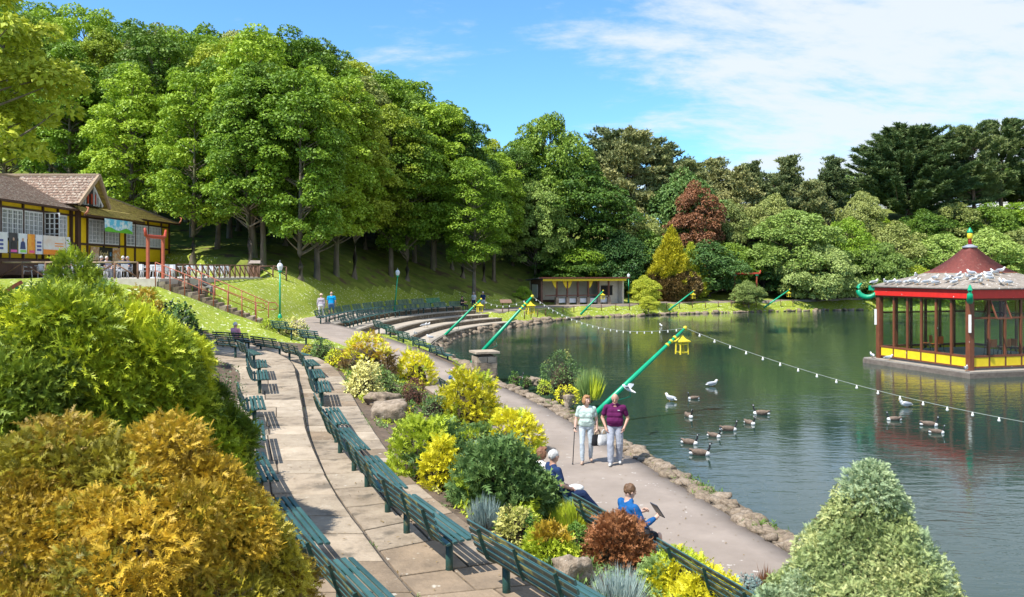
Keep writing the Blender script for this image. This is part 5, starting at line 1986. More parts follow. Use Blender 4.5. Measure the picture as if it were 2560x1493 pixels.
def part(name, mat, boxes, parent=None, kind=None):
    mb = MB()
    for c, d in boxes:
        mb.box(L_(*c), d)
    o = mb.build(name, mat, parent or cafe)
    if kind:
        o['kind'] = kind
    return o


part('body', DARKIN, [((-33.6, 57.5, 6.3), (8.2, 26.6, 4.1)), ((FX - .12, 57.5, 5.0), (.15, 26.4, 1.6))])
part('plinth', WOODBR, [((FX + .02, 57.5, 4.75), (.12, 26.6, 1.1))])
# yellow dado panels, frieze, and timbers
ycuts = [45.0, 47.3, 49.5, 51.6, 53.3, 54.9, 56.0, 57.0, 59.3, 61.6, 62.6, 64.2, 66.5, 69.0, 70.6]
for y0, y1 in zip(ycuts[:-1], ycuts[1:]):
    part('dado_panel', YEL, [((FX + .03, (y0 + y1) / 2, 5.95), (.06, y1 - y0 - .1, 1.05))])
    part('frieze_panel', YEL, [((FX + .03, (y0 + y1) / 2, 8.55), (.06, y1 - y0 - .1, .34))])
for y in ycuts:
    part('timber_post', WOODBR, [((FX + .09, y, 7.0), (.14, .15 if y not in (54.9,) else .3, 3.6))])
for z, h in ((5.36, .16), (6.52, .14), (8.36, .12), (8.74, .16)):
    part('timber_rail', WOODBR, [((FX + .08, 57.8, z), (.12, 25.7, h))])
winspan = [(45.15, 47.2, 2), (47.4, 49.4, 2), (49.6, 51.5, 2), (53.4, 54.3, 1), (57.1, 59.2, 2), (59.4, 61.5, 2), (62.75, 64.1, 1), (64.3, 66.4, 2), (66.6, 68.9, 2)]
part('doorway', DARKIN, [((FX + .04, 52.4, 7.2), (.05, 1.5, 2.2))])
for y0, y1 in ((55.05, 55.95), (56.05, 56.95), (61.7, 62.5), (69.1, 70.5), (54.35, 54.85)):
    part('wall_panel', YEL, [((FX + .03, (y0 + y1) / 2, 7.45), (.06, y1 - y0, 1.7))])
for y0, y1, lv_ in winspan:
    w = MB()
    z0, z1 = 6.6, 8.3
    x = FX + .1
    yc, zc2 = (y0 + y1) / 2, (z0 + z1) / 2
    for zz_ in (z0 + .05, z1 - .05):
        w.box(L_(x, yc, zz_), (.07, y1 - y0, .1))
    nl = lv_ * 2
    for i in range(nl + 1):
        w.box(L_(x + .005, y0 + (y1 - y0) * i / nl, zc2), (.08, .085, z1 - z0))
    for i in range(nl * 3):
        if i % 3:
            w.box(L_(x, y0 + (y1 - y0) * i / (nl * 3), zc2), (.045, .035, z1 - z0))
    for i in range(1, 6):
        w.box(L_(x, yc, z0 + (z1 - z0) * i / 6), (.04, y1 - y0, .035))
    fr = w.build('window', WHITEP, cafe)
    g_ = MB()
    g_.box(L_(x - .02, yc, zc2), (.012, y1 - y0, z1 - z0))
    g_.build('pane', GLASS, fr)
# open lattice door leaf
w = MB()
for i in range(4):
    w.box(L_(FX + .14 + .3 * i, 51.75, 7.3), (.06, .05, 2.0))
for i in range(7):
    w.box(L_(FX + .6, 51.75, 6.35 + i * .32), (.95, .045, .05))
w.build('door_leaf', WHITEP, cafe)
# roofs
RX, RZ, EZ = -33.6, 11.0, 8.82
tiled_slope('roof_slope', cafe, L_(FX + .55, 43.5, EZ - .1), L_(FX + .55, 56.7, EZ - .1), L_(RX, 56.7, RZ), L_(RX, 43.5, RZ), TILE, 20, 36)
tiled_slope('roof_slope', cafe, L_(FX + .55, 56.7, EZ - .1), L_(FX + .55, 71.6, EZ - .1), L_(RX, 67.2, RZ), L_(RX, 56.7, RZ), TILEM, 20, 36)
tiled_slope('roof_hip', cafe, L_(FX + .55, 71.6, EZ - .1), L_(-38, 71.6, EZ - .1), L_(RX, 67.2, RZ), L_(RX, 67.2, RZ), TILEM, 18, 22)
mb = MB()
mb.bar(L_(RX, 43.5, RZ + .03), L_(RX, 67.2, RZ + .03), .26, .14)
mb.bar(L_(RX, 67.2, RZ + .03), L_(FX + .55, 71.6, EZ - .04), .24, .12)
mb.build('ridge', RIDGE, cafe)
part('gutter', WOODBR, [((FX + .62, 57.5, EZ - .14), (.12, 28.2, .12))])
# cross gable
GA, GB, GZ, GE = 54.6, 58.8, 11.2, 9.1
GM = (GA + GB) / 2
tiled_slope('gable_slope', cafe, L_(-38, GA, GE), L_(FX + .7, GA, GE), L_(FX + 1.0, GM, GZ), L_(-38, GM, GZ), TILE, 11, 26)
tiled_slope('gable_slope', cafe, L_(FX + .7, GB, GE), L_(-38, GB, GE), L_(-38, GM, GZ), L_(FX + 1.0, GM, GZ), TILEM, 11, 26)
mb = MB()
mb.bar(L_(-38, GM, GZ + .04), L_(FX + 1.1, GM, GZ + .04), .26, .15)
mb.build('gable_ridge', RIDGE, cafe)
mb = MB()
for a in (GA, GB):
    mb.bar(L_(FX + .78, a, GE - .02), L_(FX + 1.08, GM, GZ), .16, .22)
mb.build('barge_board', RIDGE, cafe)
mb = MB()
mb.add([L_(FX + .45, GA + .4, GE), L_(FX + .45, GB - .4, GE), L_(FX + .45, GM, GZ - .3)], [(0, 1, 2)])
mb.build('gable_face', DARKIN, cafe)
mb = MB()
for t in (.12, .35, .55, .75):
    mb.bar(L_(FX + .5, GA + .4 + (GM - GA - .4) * t, GE + .05), L_(FX + .5, GA + .4 + (GM - GA - .4) * t, GE + (GZ - GE - .4) * t + .1), .04, .12)
    mb.bar(L_(FX + .5, GB - .4 - (GB - GM - .4) * t, GE + .05), L_(FX + .5, GB - .4 - (GB - GM - .4) * t, GE + (GZ - GE - .4) * t + .1), .04, .12)
mb.bar(L_(FX + .52, GA + .5, GE + .1), L_(FX + .52, GM, GZ - .35), .06, .14)
mb.bar(L_(FX + .52, GB - .5, GE + .1), L_(FX + .52, GM, GZ - .35), .06, .14)
mb.build('gable_lattice', WHITEP, cafe)
mb = MB()
for t in (-.5, 0, .5):
    mb.box(L_(FX + .56, GM + t, GE + .5), (.05, .14, .7))
mb.build('gable_ornament', REDP, cafe)
# pent roof over the porch front, with red finials
tiled_slope('porch_roof', cafe, L_(FX + 1.25, 54.5, 8.45), L_(FX + 1.25, 63.4, 8.45), L_(FX + .2, 63.0, 9.05), L_(FX + .2, 54.9, 9.05), TILEM, 5, 24)
part('porch_fascia', WOODBR, [((FX + 1.22, 58.9, 8.36), (.08, 8.9, .13))])
part('porch_post', WOODBR, [((FX + .55, 54.85, 6.6), (.22, .22, 4.2))])
for x, y, z in ((FX + 1.25, 54.5, 8.6), (FX + .62, 71.5, 9.0)):
    mb = MB()
    mb.tube([L_(x, y, z - .2), L_(x + .12, y + .08, z), L_(x + .1, y + .2, z + .25), L_(x - .05, y + .2, z + .3)], [.09, .08, .05, .03], 6)
    mb.build('roof_finial', pm('terracotta', (.42, .16, .08), (.34, .12, .06), 5, .7), cafe)
# raised walkway in front of the left wing, with its rail and steps
part('walkway', WOODBR, [((FX + .55, 48.6, 4.9), (1.0, 9.6, .9))])
rail = MB()
for i in range(8):
    rail.bar(L_(FX + 1.05, 44 + i * 1.32, 5.3), L_(FX + 1.05, 44 + i * 1.32, 6.5), .08, .08)
for z in (5.7, 6.45):
    rail.bar(L_(FX + 1.05, 44, z), L_(FX + 1.05, 53.3, z), .06, .06)
rail.bar(L_(FX + 1.05, 53.3, 6.45), L_(FX + 1.15, 55.6, 5.2), .05, .05)
rail.bar(L_(FX + 1.05, 53.3, 5.9), L_(FX + 1.15, 55.6, 4.65), .05, .05)
rail.build('walkway_rail', WOODBR, cafe)
# sign under the porch windows
sg = empty('food_sign', (FX + .2, 59.4, 5.9), R(90), 'black cafe food board with two food photos under the middle windows', 'sign')
mb = MB()
mb.box((0, 0, 0), (1.9, .05, .95))
mb.build('board', pm('black sign', (.018, .018, .02), (.012, .012, .013), 4, .4), sg)
for sgn, col in ((-1, (.5, .3, .16)), (1, (.55, .22, .05))):
    mb = MB()
    mb.box((sgn * 1.55, 0, 0), (1.15, .05, .95))
    mb.build('food_photo', pm('food photo %d' % sgn, (.62, .55, .45), col, 3.5, .4, lo=.42, hi=.55), sg)


def text_part(txt, size, mat, parent, loc, rot=(R(90), 0, 0)):
    cu = bpy.data.curves.new('lettering', 'FONT')
    cu.body = txt
    cu.size = size
    cu.extrude = .004
    cu.align_x = 'CENTER'
    cu.align_y = 'CENTER'
    o = bpy.data.objects.new('lettering', cu)
    link(o, parent)
    dg = bpy.context.evaluated_depsgraph_get()
    me = bpy.data.meshes.new_from_object(o.evaluated_get(dg))
    bpy.data.objects.remove(o)
    me.materials.clear()
    me.materials.append(mat)
    m = mesh_obj('lettering', me, parent, loc)
    m.rotation_euler = rot
    return m


# facing -Y locally; the sign is turned so that this looks towards +X
text_part('food', .62, pm('cream lettering', (.75, .62, .3), (.7, .56, .26), 4, .5), sg, (-.3, -.035, 0))
mb = MB()
for a in range(6):
    mb.bar((.62, -.035, 0), (.62 + .16 * math.cos(a * 1.047), -.035, .16 * math.sin(a * 1.047)), .012, .07, (0, 1, 0))
mb.build('blue_star', pm('sign blue', (.25, .5, .7), (.2, .45, .66), 3, .5), sg)
# banner hung below the gable: sky above, grass below
bn = empty('gable_banner', (FX + 1.34, 59.0, 7.75), R(90), 'bright blue and green printed banner hung from the porch eave', 'banner')
mb = MB()
for i in range(8):
    x0, x1 = -2.1 + i * .525, -2.1 + (i + 1) * .525
    mb.add([(x0, .02 * math.sin(i), -.35), (x1, .02 * math.sin(i + 1), -.35), (x1, .02 * math.sin(i + 1), .55), (x0, .02 * math.sin(i), .55)], [(0, 1, 2, 3)])
mb.build('cloth', pm('banner sky print', (.12, .5, .72), (.7, .82, .85), 2.2, .6, lo=.45, hi=.6), bn)
mb = MB()
for i in range(8):
    x0, x1 = -2.1 + i * .525, -2.1 + (i + 1) * .525
    h0, h1 = -.12 + .12 * math.sin(i * 1.3), -.12 + .12 * math.sin((i + 1) * 1.3)
    mb.add([(x0, -.03 + .02 * math.sin(i), -.351), (x1, -.03 + .02 * math.sin(i + 1), -.351), (x1, -.03 + .02 * math.sin(i + 1), h1), (x0, -.03 + .02 * math.sin(i), h0)], [(0, 1, 2, 3)])
mb.build('green_print', pm('banner green print', (.10, .42, .03), (.16, .5, .05), 3, .6), bn)
# posters along the walkway rail: (y0, y1, base colour, second colour)
posters = [(44.2, 46.3, (.72, .74, .78), (.60, .63, .70), 'white event banner with blue lettering at the left edge', (.05, .08, .30)),
           (46.4, 47.25, (.035, .035, .045), (.06, .06, .07), 'black poster of a performer with a pink caption', (.75, .12, .42)),
           (47.3, 48.15, (.62, .68, .72), (.72, .76, .78), 'pale poster of a performer in navy with a green caption', (.28, .7, .12)),
           (48.2, 48.95, (.70, .20, .03), (.80, .42, .05), 'orange poster with a blue and yellow figure', (.75, .10, .25)),
           (49.0, 49.75, (.70, .73, .78), (.60, .63, .70), 'white event banner with blue lettering between orange posters', (.05, .08, .30)),
           (49.8, 52.3, (.70, .72, .70), (.66, .55, .46), 'wide pale banner with an orange foot', (.80, .26, .02)),
           (52.35, 52.85, (.70, .72, .74), (.62, .64, .66), 'narrow white banner at the stair end of the walkway', (.4, .42, .5))]
for k, (y0, y1, c1, c2, l, c3) in enumerate(posters):
    ps = empty('poster', (FX + 1.13, (y0 + y1) / 2, 6.25), R(90), l, 'poster', 'posters on the cafe walkway rail')
    w_ = y1 - y0 - .03
    mb = MB()
    mb.box((0, 0, 0), (w_, .02, 1.15))
    mb.build('sheet', pm('poster print %d' % k, c1, c2, 2.5, .5), ps)
    ink = pm('poster ink %d' % k, c3, tuple(x * .9 for x in c3), 5, .5)
    mb = MB()
    if k in (0, 4):
        for j in range(3):
            mb.box((0, -.014, .12 - j * .22), (w_ * .62, .008, .12))
    elif k == 5:
        mb.box((0, -.014, -.42), (w_, .008, .30))
        mb.box((.5, -.014, .12), (w_ * .4, .008, .06))
        mb.box((.5, -.014, -.03), (w_ * .4, .008, .06))
    else:
        mb.box((.05, -.014, -.44), (w_ * .7, .008, .14))
    mb.build('print_block', ink, ps)
    if k in (0, 1, 2):
        mb = MB()
        bc = [(.02, .02, .025), (.03, .05, .14), (.15, .35, .6)][k - 1]
        mb.prism([(-.26, -.32), (.26, -.32), (.2, .05), (.08, .13), (-.08, .13), (-.2, .05)], -.005, .005)
        o = mb.build('figure_print', pm('figure print %d' % k, bc, tuple(x * 1.3 for x in bc), 4, .5), ps, (0, -.02, 0))
        o.rotation_euler = (R(90), 0, 0)
        mb = MB()
        mb.lathe([(.001, -.004), (.095, -.003), (.095, .003), (.001, .004)], 14)
        o = mb.build('face_print', pm('face print', (.55, .36, .27), (.48, .31, .22), 4, .5), ps, (0, -.022, .22))
        o.rotation_euler = (R(90), 0, 0)

# cafe terrace floor
dk = MB()
dk.prism([tuple(p) for p in DECK_POLY], 3.6, 4.25)
d_ = dk.build('cafe_terrace', DECKST)
tag(d_, 'paved cafe terrace above the lawn', None, None, 'structure')

# ------------------------------------------------------------------ lakeside shelter
A_, B_ = Vector((3.2, 94.2)), Vector((13.2, 98.2))
dv = (B_ - A_).normalized()
sh = empty('shelter', (A_.x, A_.y, .9), math.atan2(dv.y, dv.x), 'long low brick shelter with yellow fascia and brown posts across the lake', 'shelter')
SL = (B_ - A_).length
D_ = 2.9
mb = MB()
mb.box((SL / 2, D_, 1.4), (SL, .25, 2.8))
mb.build('rear_wall', RENDER, sh)
mb = MB()
mb.box((.12, D_ / 2 - .1, 1.4), (.24, D_ + .1, 2.8))
mb.build('end_wall', BRICK, sh)
mb = MB()
mb.box((-.02, 1.5, 1.55), (.06, 1.6, 1.5))
mb.build('blank_panel', RENDER, sh)
mb = MB()
mb.box((SL - .1, D_ / 2, 1.4), (.2, D_, 2.8))
mb.build('end_wall', RENDER, sh)
mb = MB()
mb.box((SL - 1.6, 1.1, 1.4), (2.7, .12, 2.75))
mb.build('front_wall', RENDER, sh)
mb = MB()
mb.box((SL - 1.75, 1.0, 1.55), (1.5, .1, 1.1))
wn_ = mb.build('window', DARKIN, sh)
mb = MB()
mb.box((SL - 1.75, .93, 1.55), (.1, .06, 1.1))
mb.box((SL - 1.75, .93, 2.1), (1.6, .06, .1))
mb.build('window_frame', WOODBR, wn_)
mb = MB()
mb.add([(-.45, -.75, 3.0), (SL + .35, -.75, 3.0), (SL + .35, D_ + .3, 2.75), (-.45, D_ + .3, 2.75),
        (-.45, -.75, 3.12), (SL + .35, -.75, 3.12), (SL + .35, D_ + .3, 2.87), (-.45, D_ + .3, 2.87)],
       [(3, 2, 1, 0), (4, 5, 6, 7), (0, 1, 5, 4), (1, 2, 6, 5), (2, 3, 7, 6), (3, 0, 4, 7)])
mb.build('roof', FELT, sh)
mb = MB()
mb.box((SL / 2 - .05, -.79, 3.08), (SL + .85, .06, .12))
mb.build('roof_edge', pm('maroon paint', (.20, .05, .035), (.15, .04, .03), 4, .6), sh)
mb = MB()
mb.box((SL / 2, -.6, 2.83), (SL - .1, .1, .26))
mb.build('fascia', YEL, sh)
for i in range(6):
    x = 2.0 + i * (SL - 3.2) / 6 * 1.06
    mb = MB()
    mb.box((x, -.1, 1.45), (.17, .17, 2.9))
    mb.build('post', pm('red brown post', (.17, .055, .03), (.12, .04, .022), 4, .6), sh)
    if i in (0, 1, 3):
        mb = MB()
        for s in ((-1,) if i == 0 else (-1, 1) if i == 1 else (1,)):
            mb.prism([(x + s * .1, 2.7), (x + s * .62, 2.7), (x + s * .32, 2.05), (x + s * .1, 1.85)], -.05, .05)
        o = mb.build('bracket', YEL, sh)
        o.rotation_euler = (R(90), 0, 0)
        o.location = (0, -.12, 0)
    mb = MB()
    mb.box((x, -.1, .42), (.36, .4, .84))
    mb.build('stone_foot', ROCK_B, sh)
    if i < 5:
        mb = MB()
        mb.box((x + .8, .1, .45), (1.2, .08, .5))
        mb.build('low_panel', WHITEP, sh)
mb = MB()
mb.box((SL / 2 - .9, -.1, 1.05), (SL - 3, .12, .12))
mb.build('rail', pm('red brown post', (.17, .055, .03)), sh)
mb = MB()
mb.box((SL / 2 - .9, 2.3, .45), (SL - 4, .5, .08))
mb.box((SL / 2 - .9, 2.3, .22), (SL - 4.2, .3, .42))
mb.build('inner_seat', WOODBR, sh)

# ------------------------------------------------------------------ bandstand on the lake
ray = Vector((.482, .876, 0)).normalized()
BC = Vector((21.3, 38.7, 0)) + ray * 5.1
brz = math.atan2(-ray.y, -ray.x)         # local +x points from the centre to the front corner
band = empty('bandstand', (BC.x, BC.y, 0), brz, 'red-roofed glazed bandstand standing in the lake', 'bandstand')
BROWN = pm('bandstand brown paint', (.20, .065, .028), (.14, .045, .02), 5, .5, .1, 30, spot=(.72, .7, .66), spotscale=6, spotlo=.70, spothi=.735, stretch=(1, 1, .5))
REDF = pm('red fascia paint', (.68, .026, .018), (.58, .022, .016), 4, .45, spot=(.75, .72, .7), spotscale=5, spotlo=.70, spothi=.73)
SHING = pm('red shingle', (.31, .080, .062), (.22, .060, .048), 8, .85, .4, 40, c3=(.265, .07, .054), spot=(.40, .20, .16), spotscale=6, spotlo=.62, spothi=.7)
GREYROOF = pm('gull-whitened roof', (.30, .255, .205), (.19, .16, .13), 4, .95, .5, 30, c3=(.25, .21, .17), spot=(.60, .57, .52), spotscale=8, spotlo=.60, spothi=.68)
OLDWOOD = pm('weathered platform timber', (.20, .16, .125), (.12, .095, .075), 5, .9, .4, 25, stretch=(.3, 1, 1))
BGREEN = pm('bright green gloss', (.0, .33, .15), (.0, .27, .125), 4, .4)
rw, rp = 4.3, 5.15
cor = lambda r, k: (r * math.cos(k * math.pi / 2), r * math.sin(k * math.pi / 2))
mb = MB()
mb.prism([cor(rp, k) for k in range(4)], -.62, -.12)
mb.build('platform', OLDWOOD, band)
mb = MB()
mb.prism([cor(rp - .05, k) for k in range(4)], -.118, -.05)
mb.build('platform_edge', pm('stone grey', (.33, .29, .24), (.24, .21, .175), 4, .9), band)
mb = MB()
mb.prism([cor(rw - .06, k) for k in range(4)], -.049, .06)
mb.build('inner_floor', pm('grey floor', (.30, .27, .24), (.22, .20, .18), 3, .8), band)
mb = MB()
mb.prism([cor(3.7, k) for k in range(4)], .061, .46)
mb.build('inner_stage', pm('stage boards', (.26, .22, .18), (.19, .16, .13), 5, .7, stretch=(1, .2, 1)), band)
N_P = 6
for k in range(4):
    a, b = Vector((*cor(rw, k), 0)), Vector((*cor(rw, k + 1), 0))
    e = (b - a).normalized()
    S_ = (b - a).length
    nrm_ = Vector((e.y, -e.x, 0))
    # corner post with green scroll and white lamp tube
    mb = MB()
    mb.bar(a + Vector((0, 0, -.05)), a + Vector((0, 0, 3.5)), .26, .26, e)
    mb.build('corner_post', BROWN, band)
    dirc = a.normalized()
    mb = MB()
    sc = []
    for i in range(11):
        t = math.pi * (0.15 + 1.15 * i / 10)
        sc.append(a + dirc * (.62 - .48 * math.cos(t)) * 1.0 + Vector((0, 0, 3.66 - .42 * math.sin(t))))
    mb.tube(sc, [.1, .12, .13, .14, .14, .14, .13, .12, .10, .08, .04], 8)
    mb.bar(a + dirc * .1 + Vector((0, 0, 3.75)), a + dirc * .55 + Vector((0, 0, 3.75)), .14, .26)
    mb.build('scroll_bracket', BGREEN, band)
    mb = MB()
    mb.bar(a + dirc * .2 + Vector((0, 0, 1.75)), a + dirc * .2 + Vector((0, 0, 2.6)), .12, .12)
    mb.build('post_lamp', pm('lamp white', (.7, .68, .62), (.6, .58, .52), 4, .5), band)
    mb = MB()
    mb.bar(a - e * .16 + Vector((0, 0, 3.61)) + nrm_ * .18, b + e * .16 + Vector((0, 0, 3.61)) + nrm_ * .18, .08, .50)
    mb.build('fascia', REDF, band)
    for z, h, w_ in ((.60, .1, .14), (.09, .07, .12), (3.34, .14, .14)):
        mb = MB()
        mb.bar(a + e * .13 + Vector((0, 0, z)), b - e * .13 + Vector((0, 0, z)), w_, h)
        mb.build('rail', BROWN, band)
    for i in range(1, N_P):
        p = a + e * (.13 + (S_ - .26) * i / N_P)
        mb = MB()
        mb.bar(p + Vector((0, 0, .1)), p + Vector((0, 0, 3.3)), .11, .11, e)
        mb.build('mullion', BROWN, band)
    for i in range(N_P):
        p0 = a + e * (.13 + (S_ - .26) * i / N_P + .055)
        p1 = a + e * (.13 + (S_ - .26) * (i + 1) / N_P - .055)
        mb = MB()
        mb.bar(p0 + Vector((0, 0, .335)) + nrm_ * .03, p1 + Vector((0, 0, .335)) + nrm_ * .03, .05, .42)
        mb.build('dado_panel', pm('bandstand yellow', (.80, .60, .02), (.72, .52, .015), 4, .5, spot=(.8, .78, .7), spotscale=6, spotlo=.7, spothi=.74), band)
        if k == 0 and i == 1:
            # a top light hangs open here
            mb = MB()
            q0, q1 = p0 + nrm_ * .06 + Vector((0, 0, 3.25)), p1 + nrm_ * .06 + Vector((0, 0, 3.25))
            d0 = Vector((0, 0, -.85)) + nrm_ * .38
            mb.add([q0, q1, q1 + d0, q0 + d0], [(0, 1, 2, 3)])
            ow = mb.build('open_pane', GLASSB, band)
            mb = MB()
            for s_, t_2 in ((q0, q1), (q0 + d0, q1 + d0), (q0, q0 + d0), (q1, q1 + d0)):
                mb.bar(s_, t_2, .05, .06, nrm_)
            mb.build('sash', BROWN, ow)
            mb = MB()
            mb.bar(p0 + Vector((0, 0, 1.47)), p1 + Vector((0, 0, 1.47)), .012, 1.8)
            mb.build('pane', GLASSB, band)
        else:
            mb = MB()
            mb.bar(p0 + Vector((0, 0, 1.92)), p1 + Vector((0, 0, 1.92)), .012, 2.7)
            mb.build('pane', GLASSB, band)
    if k in (0, 1, 2):
        mb = MB()
        mb.bar(a + e * .13 + Vector((0, 0, 2.42)), b - e * .13 + Vector((0, 0, 2.42)), .08, .09)
        mb.build('transom', BROWN, band)
# pagoda roof: square, concave; grey-whitened skirt below, red shingles above
prof = [(4.78, 3.88), (4.3, 4.0), (3.6, 4.18), (2.8, 4.36), (2.15, 4.56)]
prof2 = [(2.15, 4.56), (1.75, 4.74), (1.35, 4.99), (1.0, 5.25), (.68, 5.52), (.42, 5.75), (.27, 5.90)]


def pyramid(name, prof, mat, sub=1):
    V, F = [], []
    ring = 8 * sub
    for r, z in prof:
        for k in range(4):
            c0, c1 = np.array(cor(r, k)), np.array(cor(r, k + 1))
            for j in range(2 * sub):
                p = c0 + (c1 - c0) * j / (2 * sub)
                V.append((p[0], p[1], z))
    for i in range(len(prof) - 1):
        for j in range(ring):
            q = (j + 1) % ring
            F.append((i * ring + j, i * ring + q, (i + 1) * ring + q, (i + 1) * ring + j))
    return mesh_obj(name, fast_mesh(name, V, np.array(F), mat), band)


# shingle courses as small steps
cour = []
for (r0, z0), (r1, z1) in zip(prof2[:-1], prof2[1:]):
    n_ = 4
    for j in range(n_):
        t0, t1 = j / n_, (j + 1) / n_
        cour += [(r0 + (r1 - r0) * t0 + .022, z0 + (z1 - z0) * t0 + .012), (r0 + (r1 - r0) * t1 + .012, z0 + (z1 - z0) * t1 + .006)]
pyramid('roof_cone', cour, SHING)
pyramid('roof_skirt', [(4.72, 3.78), (4.80, 3.80)] + prof, GREYROOF)
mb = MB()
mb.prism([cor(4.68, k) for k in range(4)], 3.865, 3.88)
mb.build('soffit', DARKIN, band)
mb = MB()
mb.lathe([(.36, 5.86), (.38, 5.93), (.26, 5.97), (.12, 6.05)], 14)
mb.build('lead_cap', pm('lead', (.30, .32, .35), (.24, .26, .29), 4, .5), band)
mb = MB()
mb.lathe([(.1, 6.02), (.085, 6.3), (.11, 6.34)], 10)
fn = mb.build('finial', REDF, band)
mb = MB()
mb.lathe([(.12, 6.34), (.14, 6.36), (.14, 6.62), (.12, 6.64)], 10)
mb.build('finial_drum', YELD, fn)
mb = MB()
mb.lathe([(.15, 6.64), (.15, 6.70), (.06, 6.86), (.01, 6.94)], 10)
mb.build('finial_cap', BGREEN, fn)

# orange chairs inside
ORC = pm('orange plastic', (.62, .12, .015), (.52, .10, .012), 4, .45)
STEEL = pm('dark steel', (.05, .05, .055), (.04, .04, .04), 3, .4, metallic=.6)


def make_chair(seat_mat, leg_mat, arms=False):
    root = bpy.data.objects.new('chair', None)
    COL.objects.link(root)
    mb = MB()
    mb.add([(-.22, -.21, .44), (.22, -.21, .44), (.23, .0, .43), (-.23, .0, .43), (.22, .2, .45), (-.22, .2, .45),
            (-.22, -.21, .42), (.22, -.21, .42), (.23, .0, .41), (-.23, .0, .41), (.22, .2, .43), (-.22, .2, .43)],
           [(0, 1, 2, 3), (3, 2, 4, 5), (7, 6, 9, 8), (8, 9, 11, 10), (0, 6, 7, 1), (1, 7, 8, 2), (2, 8, 10, 4), (4, 10, 11, 5), (5, 11, 9, 3), (3, 9, 6, 0)])
    mb.build('seat', seat_mat, root)
    mb = MB()
    for i in range(3):
        x0, x1 = -.21 + i * .14, -.21 + (i + 1) * .14
        y0, y1 = .21 + .03 * (1 - abs(i - 1)), .21 + .03 * (1 - abs(i - 1))
        mb.box(((x0 + x1) / 2, y0, .65), (.145, .025, .36))
    o = mb.build('backrest', seat_mat, root)
    for x in (-.2, .2):
        for y, yy in ((-.18, -.22), (.19, .25)):
            mb = MB()
            mb.tube([(x, y, .43), (x * 1.15, yy, 0)], .014, 6)
            mb.build('leg', leg_mat, root)
    if arms:
        for x in (-.24, .24):
            mb = MB()
            mb.tube([(x, -.2, .43), (x, -.19, .64), (x, .2, .66)], .018, 6)
            mb.build('armrest', seat_mat, root)
    return root


CH = make_chair(ORC, STEEL)
spots = [(1.7, .9, -1.2), (1.2, 1.5, -.4), (.7, 2.1, -2.6), (.2, 2.6, -1.5), (.2, -2.0, -.3), (.75, -1.5, -.9)]
CL = ['orange plastic chair nearest the bandstand front corner', 'second orange plastic chair inside the right face of the bandstand', 'third orange plastic chair inside the right face of the bandstand',
      'orange plastic chair farthest right inside the bandstand', 'orange plastic chair alone behind the left panes of the bandstand, nearer of two', 'orange plastic chair behind the left panes of the bandstand, farther of two']
M_b = Matrix.Translation(band.location) @ Matrix.Rotation(brz, 4, 'Z')
for i, (x, y, a) in enumerate(spots):
    o = CH if i == 0 else copy_tree(CH)
    p = M_b @ Vector((x, y, .461))
    o.location = p
    o.rotation_euler = (0, 0, a + brz)
    tag(o, CL[i], 'chair', 'orange chairs in the bandstand')

# ------------------------------------------------------------------ houses far behind the trees
def house(x, y, z, w, d, h, rz, wall, roof, label):
    r = empty('house', (x, y, z), rz, label, 'house')
    mb = MB()
    mb.box((0, 0, h / 2), (w, d, h))
    mb.build('wall', wall, r)
    mb = MB()
    e = .4
    mb.add([(-w / 2 - e, -d / 2 - e, h), (w / 2 + e, -d / 2 - e, h), (w / 2 + e, d / 2 + e, h), (-w / 2 - e, d / 2 + e, h), (-w / 2 + d / 3, 0, h + d * .36), (w / 2 - d / 3, 0, h + d * .36)],
           [(0, 1, 5, 4), (1, 2, 5), (2, 3, 4, 5), (3, 0, 4), (3, 2, 1, 0)])
    rf = mb.build('roof', roof, r)
    mb = MB()
    mb.box((w * .2, 0, h + d * .42), (.7, .7, 1.5))
    mb.build('chimney', BRICK, rf)
    for fl in range(int(h // 2.7)):
        for i in range(int(w // 2.6)):
            mb = MB()
            xx = -w / 2 + 1.3 + i * (w - 2.6) / max(1, int(w // 2.6) - 1)
            mb.box((xx, -d / 2 - .02, 1.5 + fl * 2.7), (1.2, .06, 1.3))
            wi = mb.build('window', DARKIN, r)
            mb = MB()
            mb.box((xx, -d / 2 - .05, 1.5 + fl * 2.7), (.08, .06, 1.3))
            mb.box((xx, -d / 2 - .05, .8 + fl * 2.7), (1.35, .1, .1))
            mb.build('window_frame', WHITEP, wi)
    return r


HW = pm('white house render', (.74, .72, .68), (.66, .64, .6), 2, .8)
HR = pm('red house roof', (.40, .14, .09), (.30, .10, .065), 4, .85, .3)
house(106, 175, gz(106, 175) - 1, 12, 8, 5.6, -.3, HW, HR, 'white house with a red roof at the right edge behind the pines')
house(88, 190, gz(88, 190) - 1, 16, 8, 5.6, -.2, HW, HR, 'white house glimpsed between the cypress and the dark pines')
house(-68, 134, 24.0, 15, 9, 5.6, .5, HW, pm('pink house roof', (.52, .27, .20), (.42, .21, .155), 4, .85, .3), 'pink-roofed house glimpsed through the trees above the cafe')

